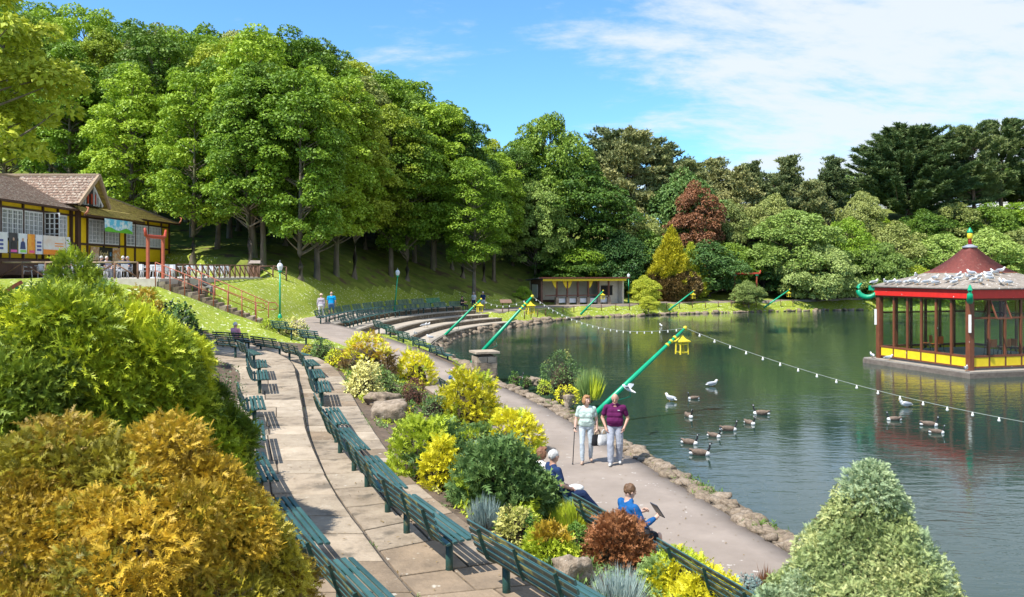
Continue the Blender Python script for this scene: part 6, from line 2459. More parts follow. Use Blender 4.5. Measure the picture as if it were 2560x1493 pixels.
# ================================================================== lamps, poles, gates, fences, steps
POLEG = pm('emerald pole paint', (.0, .36, .17), (.0, .29, .14), 4, .35, spot=(.35, .42, .36), spotscale=3, spotlo=.68, spothi=.72)
LAMPGLASS = pm('opal lamp glass', (.75, .78, .80), (.66, .69, .72), 3, .15)
CABLE = pm('cable', (.30, .32, .28), (.24, .26, .22), 5, .6)
BULB = pm('white festoon bulb', (.80, .78, .70), (.74, .72, .64), 3, .3)
WOODF = pm('weathered brown fence wood', (.20, .105, .06), (.11, .06, .038), 6, .85, .4, 25)
WOODT = pm('pale rail wood', (.40, .29, .18), (.28, .20, .125), 6, .85, .4, 25)
TORII = pm('orange red gate paint', (.42, .095, .045), (.32, .075, .038), 5, .6, .15, 30)
WHPL = pm('white plastic', (.66, .68, .70), (.58, .60, .62), 4, .4)


def lamp_post(loc, H, label, lean=(0, 0)):
    r = empty('lamp_post', loc, 0, label, 'lamp post')
    lx, ly = lean
    mb = MB()
    mb.lathe([(.13, -.1), (.13, .35), (.10, .42), (.07, .5)], 10)
    mb.build('base', POLEG, r)
    mb = MB()
    mb.tube([(0, 0, .45), (lx * .5, ly * .5, H * .45), (lx, ly, H - .72)], [.06, .05, .042], 10)
    mb.build('post', POLEG, r)
    mb = MB()
    mb.lathe([(.05, 0), (.11, .04), (.12, .10), (.06, .14)], 10, (lx, ly, H - .76))
    mb.build('collar', POLEG, r)
    mb = MB()
    mb.lathe([(.06, 0), (.13, .06), (.185, .28), (.15, .40), (.06, .48)], 8, (lx, ly, H - .66), smooth=False)
    lt = mb.build('lantern', LAMPGLASS, r)
    mb = MB()
    mb.lathe([(.07, .46), (.075, .50), (.02, .54), (.035, .58), (.005, .66)], 8, (lx, ly, H - .66))
    mb.build('lantern_cap', pm('grey metal', (.18, .2, .2), (.14, .15, .16), 3, .4), lt)
    return r


lamp_post((-14.0, 50.2, gz(-14.0, 50.2) - .05), 3.75, 'green lamp post with a white lantern on the lawn edge beside the steps')
lamp_post((-9.6, 68.2, 1.38), 3.6, 'slightly leaning green lamp post behind the curved bench rows', (.22, 0))
lamp_post((13.9, 99.2, .9), 3.7, 'green lamp post at the right end of the shelter')


def lantern(p, label, s=1.0):
    r = empty('hanging_lantern', p, R(20), label, 'lantern', 'yellow lanterns hung from the green poles')
    mb = MB()
    mb.tube([(0, 0, 0), (0, 0, -.12)], .012, 6)
    mb.build('hook', CABLE, r)
    mb = MB()
    for a, b in (((.03, -.08), (.08, -.16)), ((.08, -.16), (.30, -.30)), ((.30, -.30), (.31, -.34))):
        pass
    mb.lathe([(.03, -.08), (.09, -.17), (.17, -.24), (.33, -.31), (.33, -.345), (.05, -.34)], 4, rz=R(45), smooth=False)
    mb.build('roof', YELD, r)
    for x in (-.15, .15):
        for y in (-.15, .15):
            mb = MB()
            mb.bar((x, y, -.34), (x * 1.1, y * 1.1, -.80), .05, .05)
            mb.build('leg', YELD, r)
    mb = MB()
    for z in (-.42, -.72):
        for a, b in (((-.16, -.16), (.16, -.16)), ((.16, -.16), (.16, .16)), ((.16, .16), (-.16, .16)), ((-.16, .16), (-.16, -.16))):
            mb.bar((*a, z), (*b, z), .045, .045)
    mb.build('frame', YELD, r)
    r.scale = (s, s, s)
    return r


def pole(base, tip, label, llabel, rad=.085, bands=True, ls=1.0):
    base, tip = Vector(base), Vector(tip)
    r = empty('leaning_pole', base, 0, label, 'pole', 'green poles leaning over the lake')
    d = tip - base
    mb = MB()
    mb.tube([(0, 0, 0), d * .5, d * .8, d], [rad, rad * .85, rad * .65, rad * .45], 10)
    mb.build('shaft', POLEG, r)
    if bands:
        for t in (.80, .84, .88):
            mb = MB()
            mb.tube([d * t, d * (t + .015)], rad * .85, 10)
            mb.build('gold_band', YELD, r)
    mb = MB()
    mb.ball(d, rad * .8)
    mb.build('tip_knob', YELD, r)
    mb = MB()
    mb.tube([d * .42, d * .42 + Vector((.05, 0, -.5)), d * .2 + Vector((0, 0, -.02))], .022, 6)
    mb.build('stay', POLEG, r)
    lantern(base + d * .965 + Vector((0, 0, -.05)), llabel, ls)
    return tip


P1 = pole((2.35, 26.9, -.3), PD(1713, 820, 29.2), 'thick emerald green pole leaning over the lake behind the walking couple', 'yellow pagoda lantern on the nearest green pole', .095, True, .95)
P2 = pole((-2.25, 43.6, -.3), PD(1331, 741, 44.6), 'emerald green pole rising behind the stone pier', 'yellow pagoda lantern on the pole behind the stone pier', .11)
P3 = pole((-5.0, 58.6, -.1), PD(1203, 748, 60), 'emerald green pole at the foot of the curved terraces', 'yellow pagoda lantern beside the two distant walkers', .10)
P4 = pole((7.3, 88.6, .1), PD(1508, 727, 89.5), 'green pole in front of the shelter', 'yellow pagoda lantern in front of the shelter', .11, False)
P5 = pole((18.2, 96.6, .2), PD(1735, 727, 97.3), 'green pole on the far bank right of the lamp post', 'yellow pagoda lantern on the far bank right of the lamp post', .11, False)
P6 = pole((31.3, 103.4, .2), PD(1974, 724, 104), 'green pole on the far bank near the willow', 'yellow pagoda lantern on the far bank near the willow', .11, False)


def festoon(a, b, sag, n, label, rb=.045):
    a, b = Vector(a), Vector(b)
    r = empty('festoon_lights', a, 0, label, 'string lights', 'strings of white bulbs over the lake')
    pts = []
    for i in range(41):
        t = i / 40
        p = (b - a) * t
        p.z -= sag * 4 * t * (1 - t)
        pts.append(p)
    mb = MB()
    mb.tube(pts, .008, 5)
    mb.build('cable', CABLE, r)
    m = MB()
    m.lathe([(.015, 0), (.02, -.03), (rb * .7, -.04 - rb * .4), (rb, -.04 - rb), (rb * .7, -.04 - rb * 1.7), (.005, -.04 - rb * 2)], 8)
    me = m.mesh('bulb', BULB)
    for i in range(1, n):
        t = i / n
        p = (b - a) * t
        p.z -= sag * 4 * t * (1 - t)
        mesh_obj('bulb', me, r, p)
    return r


festoon(P1, (21.0, 10.0, 1.9), 1.45, 38, 'string of white bulbs swooping from the nearest pole to the right', .040)
festoon(P1, P2, .75, 26, 'string of white bulbs from the nearest pole back to the stone pier pole', .028)
festoon(P2, P3, .5, 8, 'slack string between the two poles at the curved terraces', .04)


def gate(loc, rz, span, H, label, caps=True, mat=None, curl=.3):
    m = mat or TORII
    r = empty('red_gate', loc, rz, label, 'gate')
    for x in (-span / 2, span / 2):
        mb = MB()
        mb.bar((x, 0, -.3), (x, 0, H), .14, .14)
        mb.build('post', m, r)
        if caps:
            mb = MB()
            mb.box((x, 0, H - .2), (.4, .2, .14))
            mb.build('bracket', BGREEN, r)
    mb = MB()
    e = span / 2 + (.45 if caps else .2)
    pts = [(-e - curl * .3, 0, H + curl + .12), (-e, 0, H + .02), (-e + .25, 0, H - .02), (0, 0, H - .03), (e - .25, 0, H - .02), (e, 0, H + .02), (e + curl * .3, 0, H + curl + .12)]
    mb.tube(pts, [x * (.75 if not caps else 1) for x in (.08, .13, .14, .14, .14, .13, .08)], 8)
    mb.build('beam', REDP, r)
    return r


gate((-19.9, 46.45, 4.25), R(82), 1.5, 2.35, 'orange-red timber gate at the top of the steps to the cafe', False)
gate((30.0, 106.8, 1.0), R(10), 3.0, 3.45, 'red gate with green brackets across the far path beyond the lake')


# fence of the cafe terrace: each post, rail and brace a piece of its own
def fence(pts, label, H=.85, step=1.35, brace=1):
    P = resample(pts, step)
    o = Vector(P[0])
    r = empty('terrace_fence', o, 0, label, 'fence')
    mb = MB()
    mb.tube([(0, 0, -.3), (0, 0, H)], .055, 7)
    pm_ = mb.mesh('post', WOODF)
    for p in P:
        mesh_obj('post', pm_, r, Vector(p) - o)
    for i, (a, b) in enumerate(zip(P[:-1], P[1:])):
        a, b = Vector(a) - o, Vector(b) - o
        mb = MB()
        mb.tube([a + Vector((0, 0, H)), b + Vector((0, 0, H))], .05, 6)
        mb.build('rail', WOODT if brace == 1 else WOODF, r)
        z = Vector((0, 0, 1))
        mb = MB()
        if (i % 2 == 0) or brace == 2:
            mb.tube([a + z * (H - .05), b + z * .08], .04, 6)
        else:
            mb.tube([a + z * .08, b + z * (H - .05)], .04, 6)
        mb.build('brace', WOODF, r)
    return r


fence([(-29.6, 46.0, 4.25), (-25, 45.9, 4.25), (-20.6, 45.8, 4.25)], 'rustic brown fence along the front of the cafe terrace', .9, 1.3, 1)
fence([(-19.25, 47.7, 4.25), (-18.9, 52, 4.25), (-18.3, 60, 4.28)], 'rustic brown fence along the side of the cafe terrace, running to the litter bin', .8, .85, 2)
fence([(-18.3, 60.3, 4.28), (-17.2, 60.9, 4.3), (-16.6, 61.2, 4.25)], 'short end of the rustic fence right of the litter bin', .75, .9, 2)

# litter bin with a little roof
lb = empty('litter_bin', (-18.75, 60.8, 4.27), .1, 'brown slatted litter bin with a pitched cap at the fence end', 'litter bin')
mb = MB()
mb.box((0, 0, .38), (.5, .5, .76))
mb.build('liner', DARKIN, lb)
for i in range(5):
    for sd in (0, 1):
        mb = MB()
        x = -.26 + .13 * i
        if sd == 0:
            mb.box((x, -.27, .42), (.11, .03, .84))
        else:
            mb.box((.27, x, .42), (.03, .11, .84))
        mb.build('slat', WOODF, lb)
mb = MB()
mb.add([(-.42, -.4, .98), (.42, -.4, .98), (.42, .4, .98), (-.42, .4, .98), (-.36, 0, 1.2), (.36, 0, 1.2)], [(0, 1, 5, 4), (1, 2, 5), (2, 3, 4, 5), (3, 0, 4), (3, 2, 1, 0)])
mb.build('cap', pm('grey brown cap', (.30, .25, .21), (.22, .18, .15), 4, .8), lb)
for x in (-.22, .22):
    mb = MB()
    mb.box((x, 0, .9), (.05, .05, .2))
    mb.build('cap_post', WOODF, lb)

# steps from the cafe down to the path
S0, S1 = Vector((-19.6, 46.5, 4.25)), Vector((-14.35, 47.5, 1.95))
st = empty('stone_steps', (S0.x, S0.y, S0.z), math.atan2(S1.y - S0.y, S1.x - S0.x), 'flight of worn stone steps leading down from the cafe gate', 'steps')
run = (Vector((S1.x, S1.y)) - Vector((S0.x, S0.y))).length
NS = 15
for i in range(NS):
    mb = MB()
    z = -(S0.z - S1.z) * (i + 1) / NS
    mb.box((run * (i + .5) / NS, 0, z - .25), (run / NS + .06, 1.9, .5))
    mb.build('step', rr.choice([PAVE, PAVE_C, ROCK]), st)
rk = empty('retaining_rocks', (-16.6, 46, 2.6), 0, 'rough stone retaining wall beside the lower steps', 'wall')
stone_run(rk, [(-17.7, 45.7, 0), (-16, 46.0, 0), (-14.2, 46.4, 0)], 0, 2.75, .26, .38, .08, 'stone', .05)
for o in list(rk.children):
    o.location.z = (-1) * .43 * (o.location.x) - .15
stone_run(rk, [(-17.7, 45.6, 0), (-16, 45.9, 0), (-14.2, 46.3, 0)], 0, 2.3, .30, .40, .08, 'stone', .05)
for o in list(rk.children):
    if o.location.z < -.2 and abs(o.location.z + .3) < .2:
        o.location.z = -.43 * o.location.x - .55
RAIL = pm('red oxide rail', (.38, .10, .05), (.28, .075, .04), 6, .6)


def handrail(a, b, n, label, curl=False):
    a, b = Vector(a), Vector(b)
    r = empty('handrail', a, 0, label, 'handrail')
    for i in range(n):
        p = (b - a) * (i / (n - 1))
        mb = MB()
        mb.tube([p + Vector((0, 0, -.4)), p + Vector((0, 0, .95))], .028, 6)
        mb.build('post', RAIL, r)
    mb = MB()
    pts = [Vector((0, 0, .95)), (b - a) + Vector((0, 0, .95))]
    if curl:
        q = (b - a) + Vector((0, 0, .95))
        pts += [q + Vector((.4, .05, -.02)), q + Vector((.55, .08, -.22)), q + Vector((.42, .05, -.42)), q + Vector((.1, .01, -.4))]
    mb.tube(pts, .028, 6)
    mb.tube([Vector((0, 0, .5)), (b - a) + Vector((0, 0, .5))], .02, 6)
    mb.build('rail', RAIL, r)
    return r


handrail((-19.5, 45.5, 4.2), (-14.3, 46.5, 1.95), 8, 'red tubular handrail on the near side of the stone steps', True)
handrail((-18.6, 47.75, 3.95), (-14.2, 48.5, 1.9), 7, 'red tubular handrail on the far side of the stone steps', True)
# short red rail seen over the thuja on the left
rl = empty('ramp_rail', (-21.6, 34.6, 3.2), 0, 'short sloping red timber rail above the thuja at the left', 'handrail')
mb = MB()
mb.bar((0, 0, .3), (1.1, .2, 1.0), .14, .14)
mb.build('rail', TORII, rl)
mb = MB()
mb.bar((.9, .17, -.6), (.9, .17, .85), .08, .08)
mb.build('post', BGREEN, rl)

# low fence along the far bank
bf = empty('bank_fence', (3.0, 86, 0), 0, 'low thin wooden rail along the far bank', 'fence')
far_line = resample([(1.2, 80.2, .3), (3.2, 85.2, .3), (6.9, 90.7, .4), (13.0, 94.5, .5), (19.6, 98.9, .5), (28, 103, .5), (36, 106.6, .5)], 2.0)
mb = MB()
mb.tube([(0, 0, -.2), (0, 0, .55)], .05, 5)
pmesh = mb.mesh('post', WOODF)
o0 = Vector((3.0, 86, 0))
for p in far_line:
    mesh_obj('post', pmesh, bf, Vector(p) - o0)
for a, b in zip(far_line[:-1], far_line[1:]):
    mb = MB()
    mb.tube([Vector(a) - o0 + Vector((0, 0, .5)), Vector(b) - o0 + Vector((0, 0, .5))], .03, 5)
    mb.build('rail', WOODT, bf)

# notice lectern by the far walkers
nb = empty('notice_board', (-.6, 79.2, .88), .2, 'small sloping wooden notice board near the two distant walkers', 'notice board')
mb = MB()
mb.bar((-.3, 0, -.1), (-.3, 0, .8), .08, .08)
mb.bar((.3, 0, -.1), (.3, 0, .8), .08, .08)
mb.build('leg', WOODF, nb)
mb = MB()
mb.box((0, -.05, .95), (1.1, .6, .08), Matrix.Rotation(R(30), 3, 'X'))
mb.build('panel', pm('notice panel', (.22, .13, .09), (.17, .10, .07), 4, .6), nb)

# white chairs and tables on the cafe terrace
WCH = make_chair(WHPL, WHPL, True)
cr = random.Random(4)
tabs = [(-26.8, 47.6), (-25.0, 50.6), (-23.4, 49.0), (-21.4, 49.6), (-20.9, 52.6), (-20.3, 55.4), (-22.6, 53.0), (-20.0, 57.8), (-27.2, 52.0)]
mb = MB()
mb.lathe([(.02, .70), (.46, .70), (.46, .735), (.02, .74)], 18)
tm = mb.mesh('table_top', WHPL)
mb = MB()
mb.tube([(0, 0, 0), (0, 0, .7)], .04, 8)
pmh = mb.mesh('pedestal', WHPL)
mb = MB()
mb.lathe([(.26, 0), (.26, .03), (.05, .06)], 12)
bmh = mb.mesh('foot', WHPL)
ci = 0
place = ['at the left edge', 'behind the left fence bay', 'where four people sit', 'behind the red gate', 'third from the litter bin', 'second from the litter bin', 'in the middle of the terrace', 'nearest the litter bin', 'below the walkway posters']
TABLE_SEATS = {}
for i, (x, y) in enumerate(tabs):
    t = empty('cafe_table', (x, y, 4.251), 0, f'round white cafe table {place[i]}', 'table', 'white cafe tables')
    mesh_obj('table_top', tm, t)
    mesh_obj('pedestal', pmh, t)
    mesh_obj('foot', bmh, t)
    for k in range(4 if i not in (0, 7) else 3):
        a = k * 1.57 + .6 + .2 * i
        o = WCH if ci == 0 else copy_tree(WCH)
        ci += 1
        o.location = (x + .78 * math.cos(a), y + .78 * math.sin(a), 4.251)
        o.rotation_euler = (0, 0, a - math.pi / 2 + cr.uniform(-.2, .2))
        tag(o, f'white plastic armchair, {ORD[k]} round the cafe table {place[i]}', 'chair', 'white plastic chairs on the cafe terrace')
        TABLE_SEATS[(i, k)] = (x + .78 * math.cos(a), y + .78 * math.sin(a), a + math.pi / 2)

# ================================================================== people
def cap_arrays(p0, p1, r0, r1, n=12):
    p0, p1 = np.array(p0, float), np.array(p1, float)
    d = p1 - p0
    L = np.linalg.norm(d)
    d = d / max(L, 1e-6)
    a = np.cross(d, [0, 0, 1.0])
    if np.linalg.norm(a) < .05:
        a = np.cross(d, [1.0, 0, 0])
    a /= np.linalg.norm(a)
    b = np.cross(d, a)
    rings = []
    for k in range(4):
        t = -math.pi / 2 + (math.pi / 2) * k / 3 * .999
        rings.append((p0 + d * r0 * math.sin(t), max(r0 * math.cos(t), 1e-4)))
    for k in range(4):
        t = (math.pi / 2) * k / 3 * .999
        rings.append((p1 + d * r1 * math.sin(t), max(r1 * math.cos(t), 1e-4)))
    V, F = [], []
    th = np.arange(n) * 2 * math.pi / n
    for c, r in rings:
        V.append(c + r * (np.cos(th)[:, None] * a + np.sin(th)[:, None] * b))
    V = np.vstack(V)
    m = len(rings)
    for i in range(m - 1):
        for j in range(n):
            q = (j + 1) % n
            F.append((i * n + j, i * n + q, (i + 1) * n + q, (i + 1) * n + j))
    return V, F, [tuple(range(n - 1, -1, -1)), tuple((m - 1) * n + j for j in range(n))]


def ell_arrays(c, r, rot=None, n=16, m=10):
    V, F = [], []
    for i in range(m + 1):
        p = math.pi * min(max(i / m, .004), .996)
        for j in range(n):
            t = 2 * math.pi * j / n
            v = np.array([r[0] * math.sin(p) * math.cos(t), r[1] * math.sin(p) * math.sin(t), r[2] * math.cos(p)])
            V.append(v)
    V = np.array(V)
    if rot is not None:
        V = V @ np.array(rot).T
    V = V + np.array(c)
    for i in range(m):
        for j in range(n):
            q = (j + 1) % n
            F.append((i * n + j, (i + 1) * n + j, (i + 1) * n + q, i * n + q))
    return V, F, [tuple(range(n)), tuple(m * n + j for j in range(n - 1, -1, -1))]


def prim_dist(pr, X):
    if pr[0] == 'c':
        _, p0, p1, r0, r1, _m = pr
        p0, p1 = np.array(p0, float), np.array(p1, float)
        ab = p1 - p0
        t = np.clip(((X - p0) @ ab) / max(ab @ ab, 1e-9), 0, 1)
        return np.linalg.norm(X - (p0 + t[:, None] * ab), axis=1) - (r0 + (r1 - r0) * t)
    _, c, r, rot, _m = pr
    q = X - np.array(c)
    if rot is not None:
        q = q @ np.array(rot)
    r = np.array(r)
    k0 = np.linalg.norm(q / r, axis=1)
    k1 = np.linalg.norm(q / r ** 2, axis=1)
    return k0 * (k0 - 1) / np.maximum(k1, 1e-6)


def skin_prims(name, prims, mats, voxel, parent, smooth_it=3):
    """one continuous surface over all the limbs, coloured by the limb or garment underneath"""
    V, F, o = [], [], 0
    for p in prims:
        if p[0] == 'c':
            v, f, e = cap_arrays(*p[1:5])
        else:
            v, f, e = ell_arrays(p[1], p[2], p[3])
        V.append(v)
        F += [tuple(i + o for i in q) for q in f] + [tuple(i + o for i in q) for q in e]
        o += len(v)
    V = np.vstack(V)
    me = bpy.data.meshes.new(name)
    me.from_pydata([tuple(v) for v in V], [], F)
    ob = bpy.data.objects.new(name, me)
    COL.objects.link(ob)
    md = ob.modifiers.new('r', 'REMESH')
    md.mode = 'VOXEL'
    md.voxel_size = voxel
    ms = ob.modifiers.new('s', 'SMOOTH')
    ms.factor = .5
    ms.iterations = smooth_it
    dg = bpy.context.evaluated_depsgraph_get()
    m2 = bpy.data.meshes.new_from_object(ob.evaluated_get(dg))
    bpy.data.objects.remove(ob)
    n = len(m2.polygons)
    ctr = np.empty(n * 3, dtype=np.float32)
    m2.polygons.foreach_get('center', ctr)
    ctr = ctr.reshape(-1, 3).astype(float)
    D = np.stack([prim_dist(p, ctr) for p in prims], 1)
    keys = []
    for p in prims:
        if p[-1] not in keys:
            keys.append(p[-1])
    best = D.argmin(1)
    lut = np.array([keys.index(p[-1]) for p in prims])
    if any(k in ('top', 'legs') for k in keys):      # creases in the cloth
        nv = len(m2.vertices)
        co = np.empty(nv * 3, dtype=np.float32)
        m2.vertices.foreach_get('co', co)
        co = co.reshape(-1, 3).astype(float)
        nr = np.empty(nv * 3, dtype=np.float32)
        m2.vertices.foreach_get('normal', nr)
        nr = nr.reshape(-1, 3).astype(float)
        bv = np.stack([prim_dist(p, co) for p in prims], 1).argmin(1)
        isc = np.array([p[-1] in ('top', 'legs') for p in prims])[bv]
        w = vnoise(co * np.array([7, 7, 8]) + co[:, [2, 0, 1]] * 9, 1.0) + .4 * vnoise(co * 27, 1.0)
        co += nr * (w * .007 * isc)[:, None]
        m2.vertices.foreach_set('co', co.astype(np.float32).ravel())
        m2.update()
    if keys == ['h']:                                # locks of hair
        nv = len(m2.vertices)
        co = np.empty(nv * 3, dtype=np.float32)
        m2.vertices.foreach_get('co', co)
        co = co.reshape(-1, 3).astype(float)
        c0 = co.mean(0)
        co = c0 + (co - c0) * (1 + .10 * vnoise(co * np.array([38, 38, 22]), 1.0) + .06 * vnoise(co * 80, 1.0))[:, None]
        m2.vertices.foreach_set('co', co.astype(np.float32).ravel())
        m2.update()
    m2.materials.clear()
    for k in keys:
        m2.materials.append(mats[k])
    m2.polygons.foreach_set('material_index', lut[best].astype(np.int32))
    m2.polygons.foreach_set('use_smooth', np.ones(n, dtype=bool))
    m2.name = name
    return mesh_obj(name, m2, parent)


def cloth(name, c, c2=None):
    return pm(name, c, c2 or tuple(x * .82 for x in c), 14, .85, .35, 22, spec=.2)


SKIN = pm('skin', (.55, .31, .215), (.48, .26, .18), 9, .5, .05, 40)
SKIN2 = pm('pale skin', (.62, .40, .30), (.55, .34, .25), 9, .5, .05, 40)
HAIRS = {'strawberry': pm('strawberry blonde hair', (.42, .22, .09), (.30, .145, .055), 30, .6, .5, 60), 'white': pm('white hair', (.62, .60, .57), (.5, .48, .46), 30, .6, .5, 60),
         'grey': pm('grey hair', (.42, .40, .38), (.30, .29, .28), 30, .6, .5, 60), 'brown': pm('brown hair', (.17, .088, .04), (.10, .052, .025), 30, .6, .5, 60),
         'dark': pm('dark hair', (.035, .025, .02), (.02, .015, .012), 30, .6, .5, 60), 'auburn': pm('auburn hair', (.26, .12, .06), (.17, .08, .04), 30, .6, .5, 60)}
EYE = pm('eye', (.03, .02, .02), None, 3, .3)
LIP = pm('lip', (.42, .16, .13), None, 3, .5)


def rotz(a):
    return np.array([[math.cos(a), -math.sin(a), 0], [math.sin(a), math.cos(a), 0], [0, 0, 1]])


def rotx(a):
    return np.array([[1, 0, 0], [0, math.cos(a), -math.sin(a)], [0, math.sin(a), math.cos(a)]])


def hand_prims(w, d, side, mat='skin', curl=.5, palm_n=None):
    """w wrist, d direction of the hand; fingers curl towards palm_n"""
    w, d = np.array(w, float), np.array(d, float)
    d = d / np.linalg.norm(d)
    n = np.array(palm_n if palm_n is not None else (-side, 0, 0), float)
    n = n - d * (n @ d)
    n /= np.linalg.norm(n)
    s = np.cross(d, n)
    P = [('c', w, w + d * .07, .026, .034, mat)]
    base = w + d * .085
    for i, (off, ln) in enumerate(((-.030, .068), (-.010, .078), (.010, .073), (.029, .058))):
        b = base + s * off
        m_ = b + (d * math.cos(curl) + n * math.sin(curl)) * ln * .5
        e = m_ + (d * math.cos(curl * 2.2) + n * math.sin(curl * 2.2)) * ln * .5
        P += [('c', b, m_, .0095, .0088, mat), ('c', m_, e, .0088, .0075, mat)]
    tb = w + d * .03 + s * -.028
    t1 = tb + (d * .7 + n * .5 + s * -.55) * .04
    P += [('c', tb, t1, .013, .011, mat), ('c', t1, t1 + (d * .8 + n * .6) * .032, .011, .009, mat)]
    return P


def body(shoulder, hips, top='top', bottom='legs', H=1.0, belly=0.0, bust=0.0):
    pass


def person(loc, rz, label, pose, mats, hair=None, voxel=.011, scale=1.0, head=(0, 0), female=False, sleeve='short', shorts=False, arms=None, belly=0.0, long_hair=False, group=None, hat=None, bald=False, stance=None, recline=.12, name='person', cat='person', shoes='shoe', girth=1.06):
    """pose: 'stand' or 'sit'. Local frame: faces +Y, z=0 at the feet (stand) or at the floor under the seat (sit)."""
    root = empty(name, loc, rz, label, cat, group)
    root.scale = (scale * girth, scale * girth, scale)
    P = []
    sw = .165 if female else .19
    hw = .095 if female else .09
    if pose == 'stand':
        pel = np.array([0, 0, .93])
        lean = .03
        ch = np.array([0, lean, 1.27])
        nk = np.array([0, lean, 1.47])
        st_ = stance or ((.12, .02), (-.14, .06))     # y of each ankle, lift
        legs = []
        for s, (yy, lift) in zip((1, -1), st_):
            hip = np.array([s * hw, 0, .90])
            ank = np.array([s * (hw + .005), yy, .085 + lift])
            kn = (hip + ank) / 2 + np.array([s * .01, .04 + abs(yy) * .12 + lift * .6, .02])
            legs.append((hip, kn, ank))
    else:
        pel = np.array([0, 0, .545])
        ch = np.array([0, -.34 * math.sin(recline), .545 + .34 * math.cos(recline)])
        nk = ch + np.array([0, -.12 * math.sin(recline), .19])
        legs = []
        for s, ext in zip((1, -1), stance or (.0, .05)):
            hip = np.array([s * hw, .02, .52])
            kn = np.array([s * (hw + .03), .44, .50])
            ank = np.array([s * (hw + .02), .46 + ext, .09])
            legs.append((hip, kn, ank))
    hd = nk + np.array([0, .035, .138])
    waist = pel + (ch - pel) * .42
    # trunk
    hx = .075 if not female else .082
    P.append(('c', pel + [-hx, -.005, .0], pel + [hx, -.005, .0], .108, .108, 'legs'))
    up_ = (ch - pel) / np.linalg.norm(ch - pel)
    P.append(('c', pel + up_ * .085 + [-hx * .98, belly * .4, 0], pel + up_ * .085 + [hx * .98, belly * .4, 0], .116, .116, 'top'))
    wx = .072 if not female else .056
    P.append(('c', waist + [-wx, belly * .6, .0], waist + [wx, belly * .6, .0], .110 + belly * .35, .110 + belly * .35, 'top'))
    P.append(('c', ch + [-.075, .005 + belly * .2, -.07], ch + [.075, .005 + belly * .2, -.07], .112 if not female else .104, .112 if not female else .104, 'top'))
    P.append(('c', ch + [-.085, 0, .03], ch + [.085, 0, .03], .108, .108, 'top'))
    P.append(('c', ch + [-sw * .75, -.005, .10], ch + [sw * .75, -.005, .10], .072, .072, 'top'))
    P.append(('c', ch + [-sw * .45, -.01, .14], ch + [sw * .45, -.01, .14], .055, .055, 'top'))
    if female:
        for s in (-1, 1):
            P.append(('e', ch + [s * .06, .06, -.035], (.068, .062, .075), None, 'top'))
    P.append(('c', ch + [0, 0, .15], hd + [0, -.02, -.06], .062, .052, 'skin'))
    if 'collar' in mats:
        P.append(('c', ch + [-.045, .02, .185], ch + [.045, .02, .185], .045, .045, 'collar'))
    # head
    yaw, pitch = head
    M = rotz(yaw) @ rotx(pitch)
    hp = lambda v: hd + M @ np.array(v, float)
    P.append(('e', hd, (.076, .092, .112), M, 'skin'))
    P.append(('e', hp((0, .022, -.062)), (.055, .062, .055), M, 'skin'))
    P.append(('c', hp((0, .088, .005)), hp((0, .108, -.028)), .010, .014, 'skin'))
    for s in (-1, 1):
        P.append(('e', hp((s * .078, -.005, -.01)), (.010, .020, .030), M, 'skin'))
    # legs
    for (hip, kn, ank), s in zip(legs, (1, -1)):
        lr = (.086, .062, .050)
        if 'loose' in mats:
            lr = (.098, .082, .072)
        if shorts:
            mid = hip + (kn - hip) * .8
            P.append(('c', hip, mid, lr[0] + .008, .078, 'legs'))
            P.append(('c', mid, kn, .060, .054, 'skin'))
            P.append(('c', kn, kn + (ank - kn) * .35, .054, .055, 'skin'))
            P.append(('c', kn + (ank - kn) * .35, ank, .055, .036, 'skin'))
        else:
            P.append(('c', hip, kn, lr[0], lr[1], 'legs'))
            P.append(('c', kn, ank + [0, 0, .03], lr[1], lr[2], 'legs'))
        fw = np.array([s * .02, .15, -.045])
        P.append(('c', ank + [0, -.03, -.045], ank + fw, .040, .032, shoes))
        P.append(('c', ank, ank + [0, -.02, -.03], .038, .042, shoes if not shorts else 'skin'))
    # arms: each (elbow, wrist, hand direction, curl) relative to the shoulder
    for s in (1, -1):
        sh_ = ch + [s * sw, 0, .115]
        a = (arms or {}).get(s)
        if a is None:
            el = sh_ + [s * .06, -.03, -.27]
            wr = el + [s * .0, .06, -.24]
            hdn, cu, pn = (0, .15, -1), .5, None
        else:
            el, wr = sh_ + np.array(a[0]), sh_ + np.array(a[1])
            hdn, cu, pn = a[2], a[3], (a[4] if len(a) > 4 else None)
        if sleeve == 'short':
            mid = sh_ + (el - sh_) * .62
            P.append(('c', sh_, mid, .066, .060, 'top'))
            P.append(('c', mid, el, .044, .040, 'skin'))
            P.append(('c', el, wr, .041, .027, 'skin'))
        else:
            P.append(('c', sh_, el, .066, .054, 'top'))
            P.append(('c', el, wr + (el - wr) * .08, .054, .042, 'top'))
            P.append(('c', el, wr, .038, .026, 'skin'))
        if hdn is not None:
            P += hand_prims(wr, hdn, s, 'skin', cu, pn)
    skin_prims('body', P, mats, voxel, root)
    # eyes, mouth
    for s in (-1, 1):
        mb = MB()
        mb.ball(hp((s * .030, .081, .012)), (.010, .007, .008), 8, 5)
        mb.build('eye', EYE, root)
    mb = MB()
    mb.ball(hp((0, .082, -.062)), (.022, .006, .006), 8, 5)
    mb.build('mouth', LIP, root)
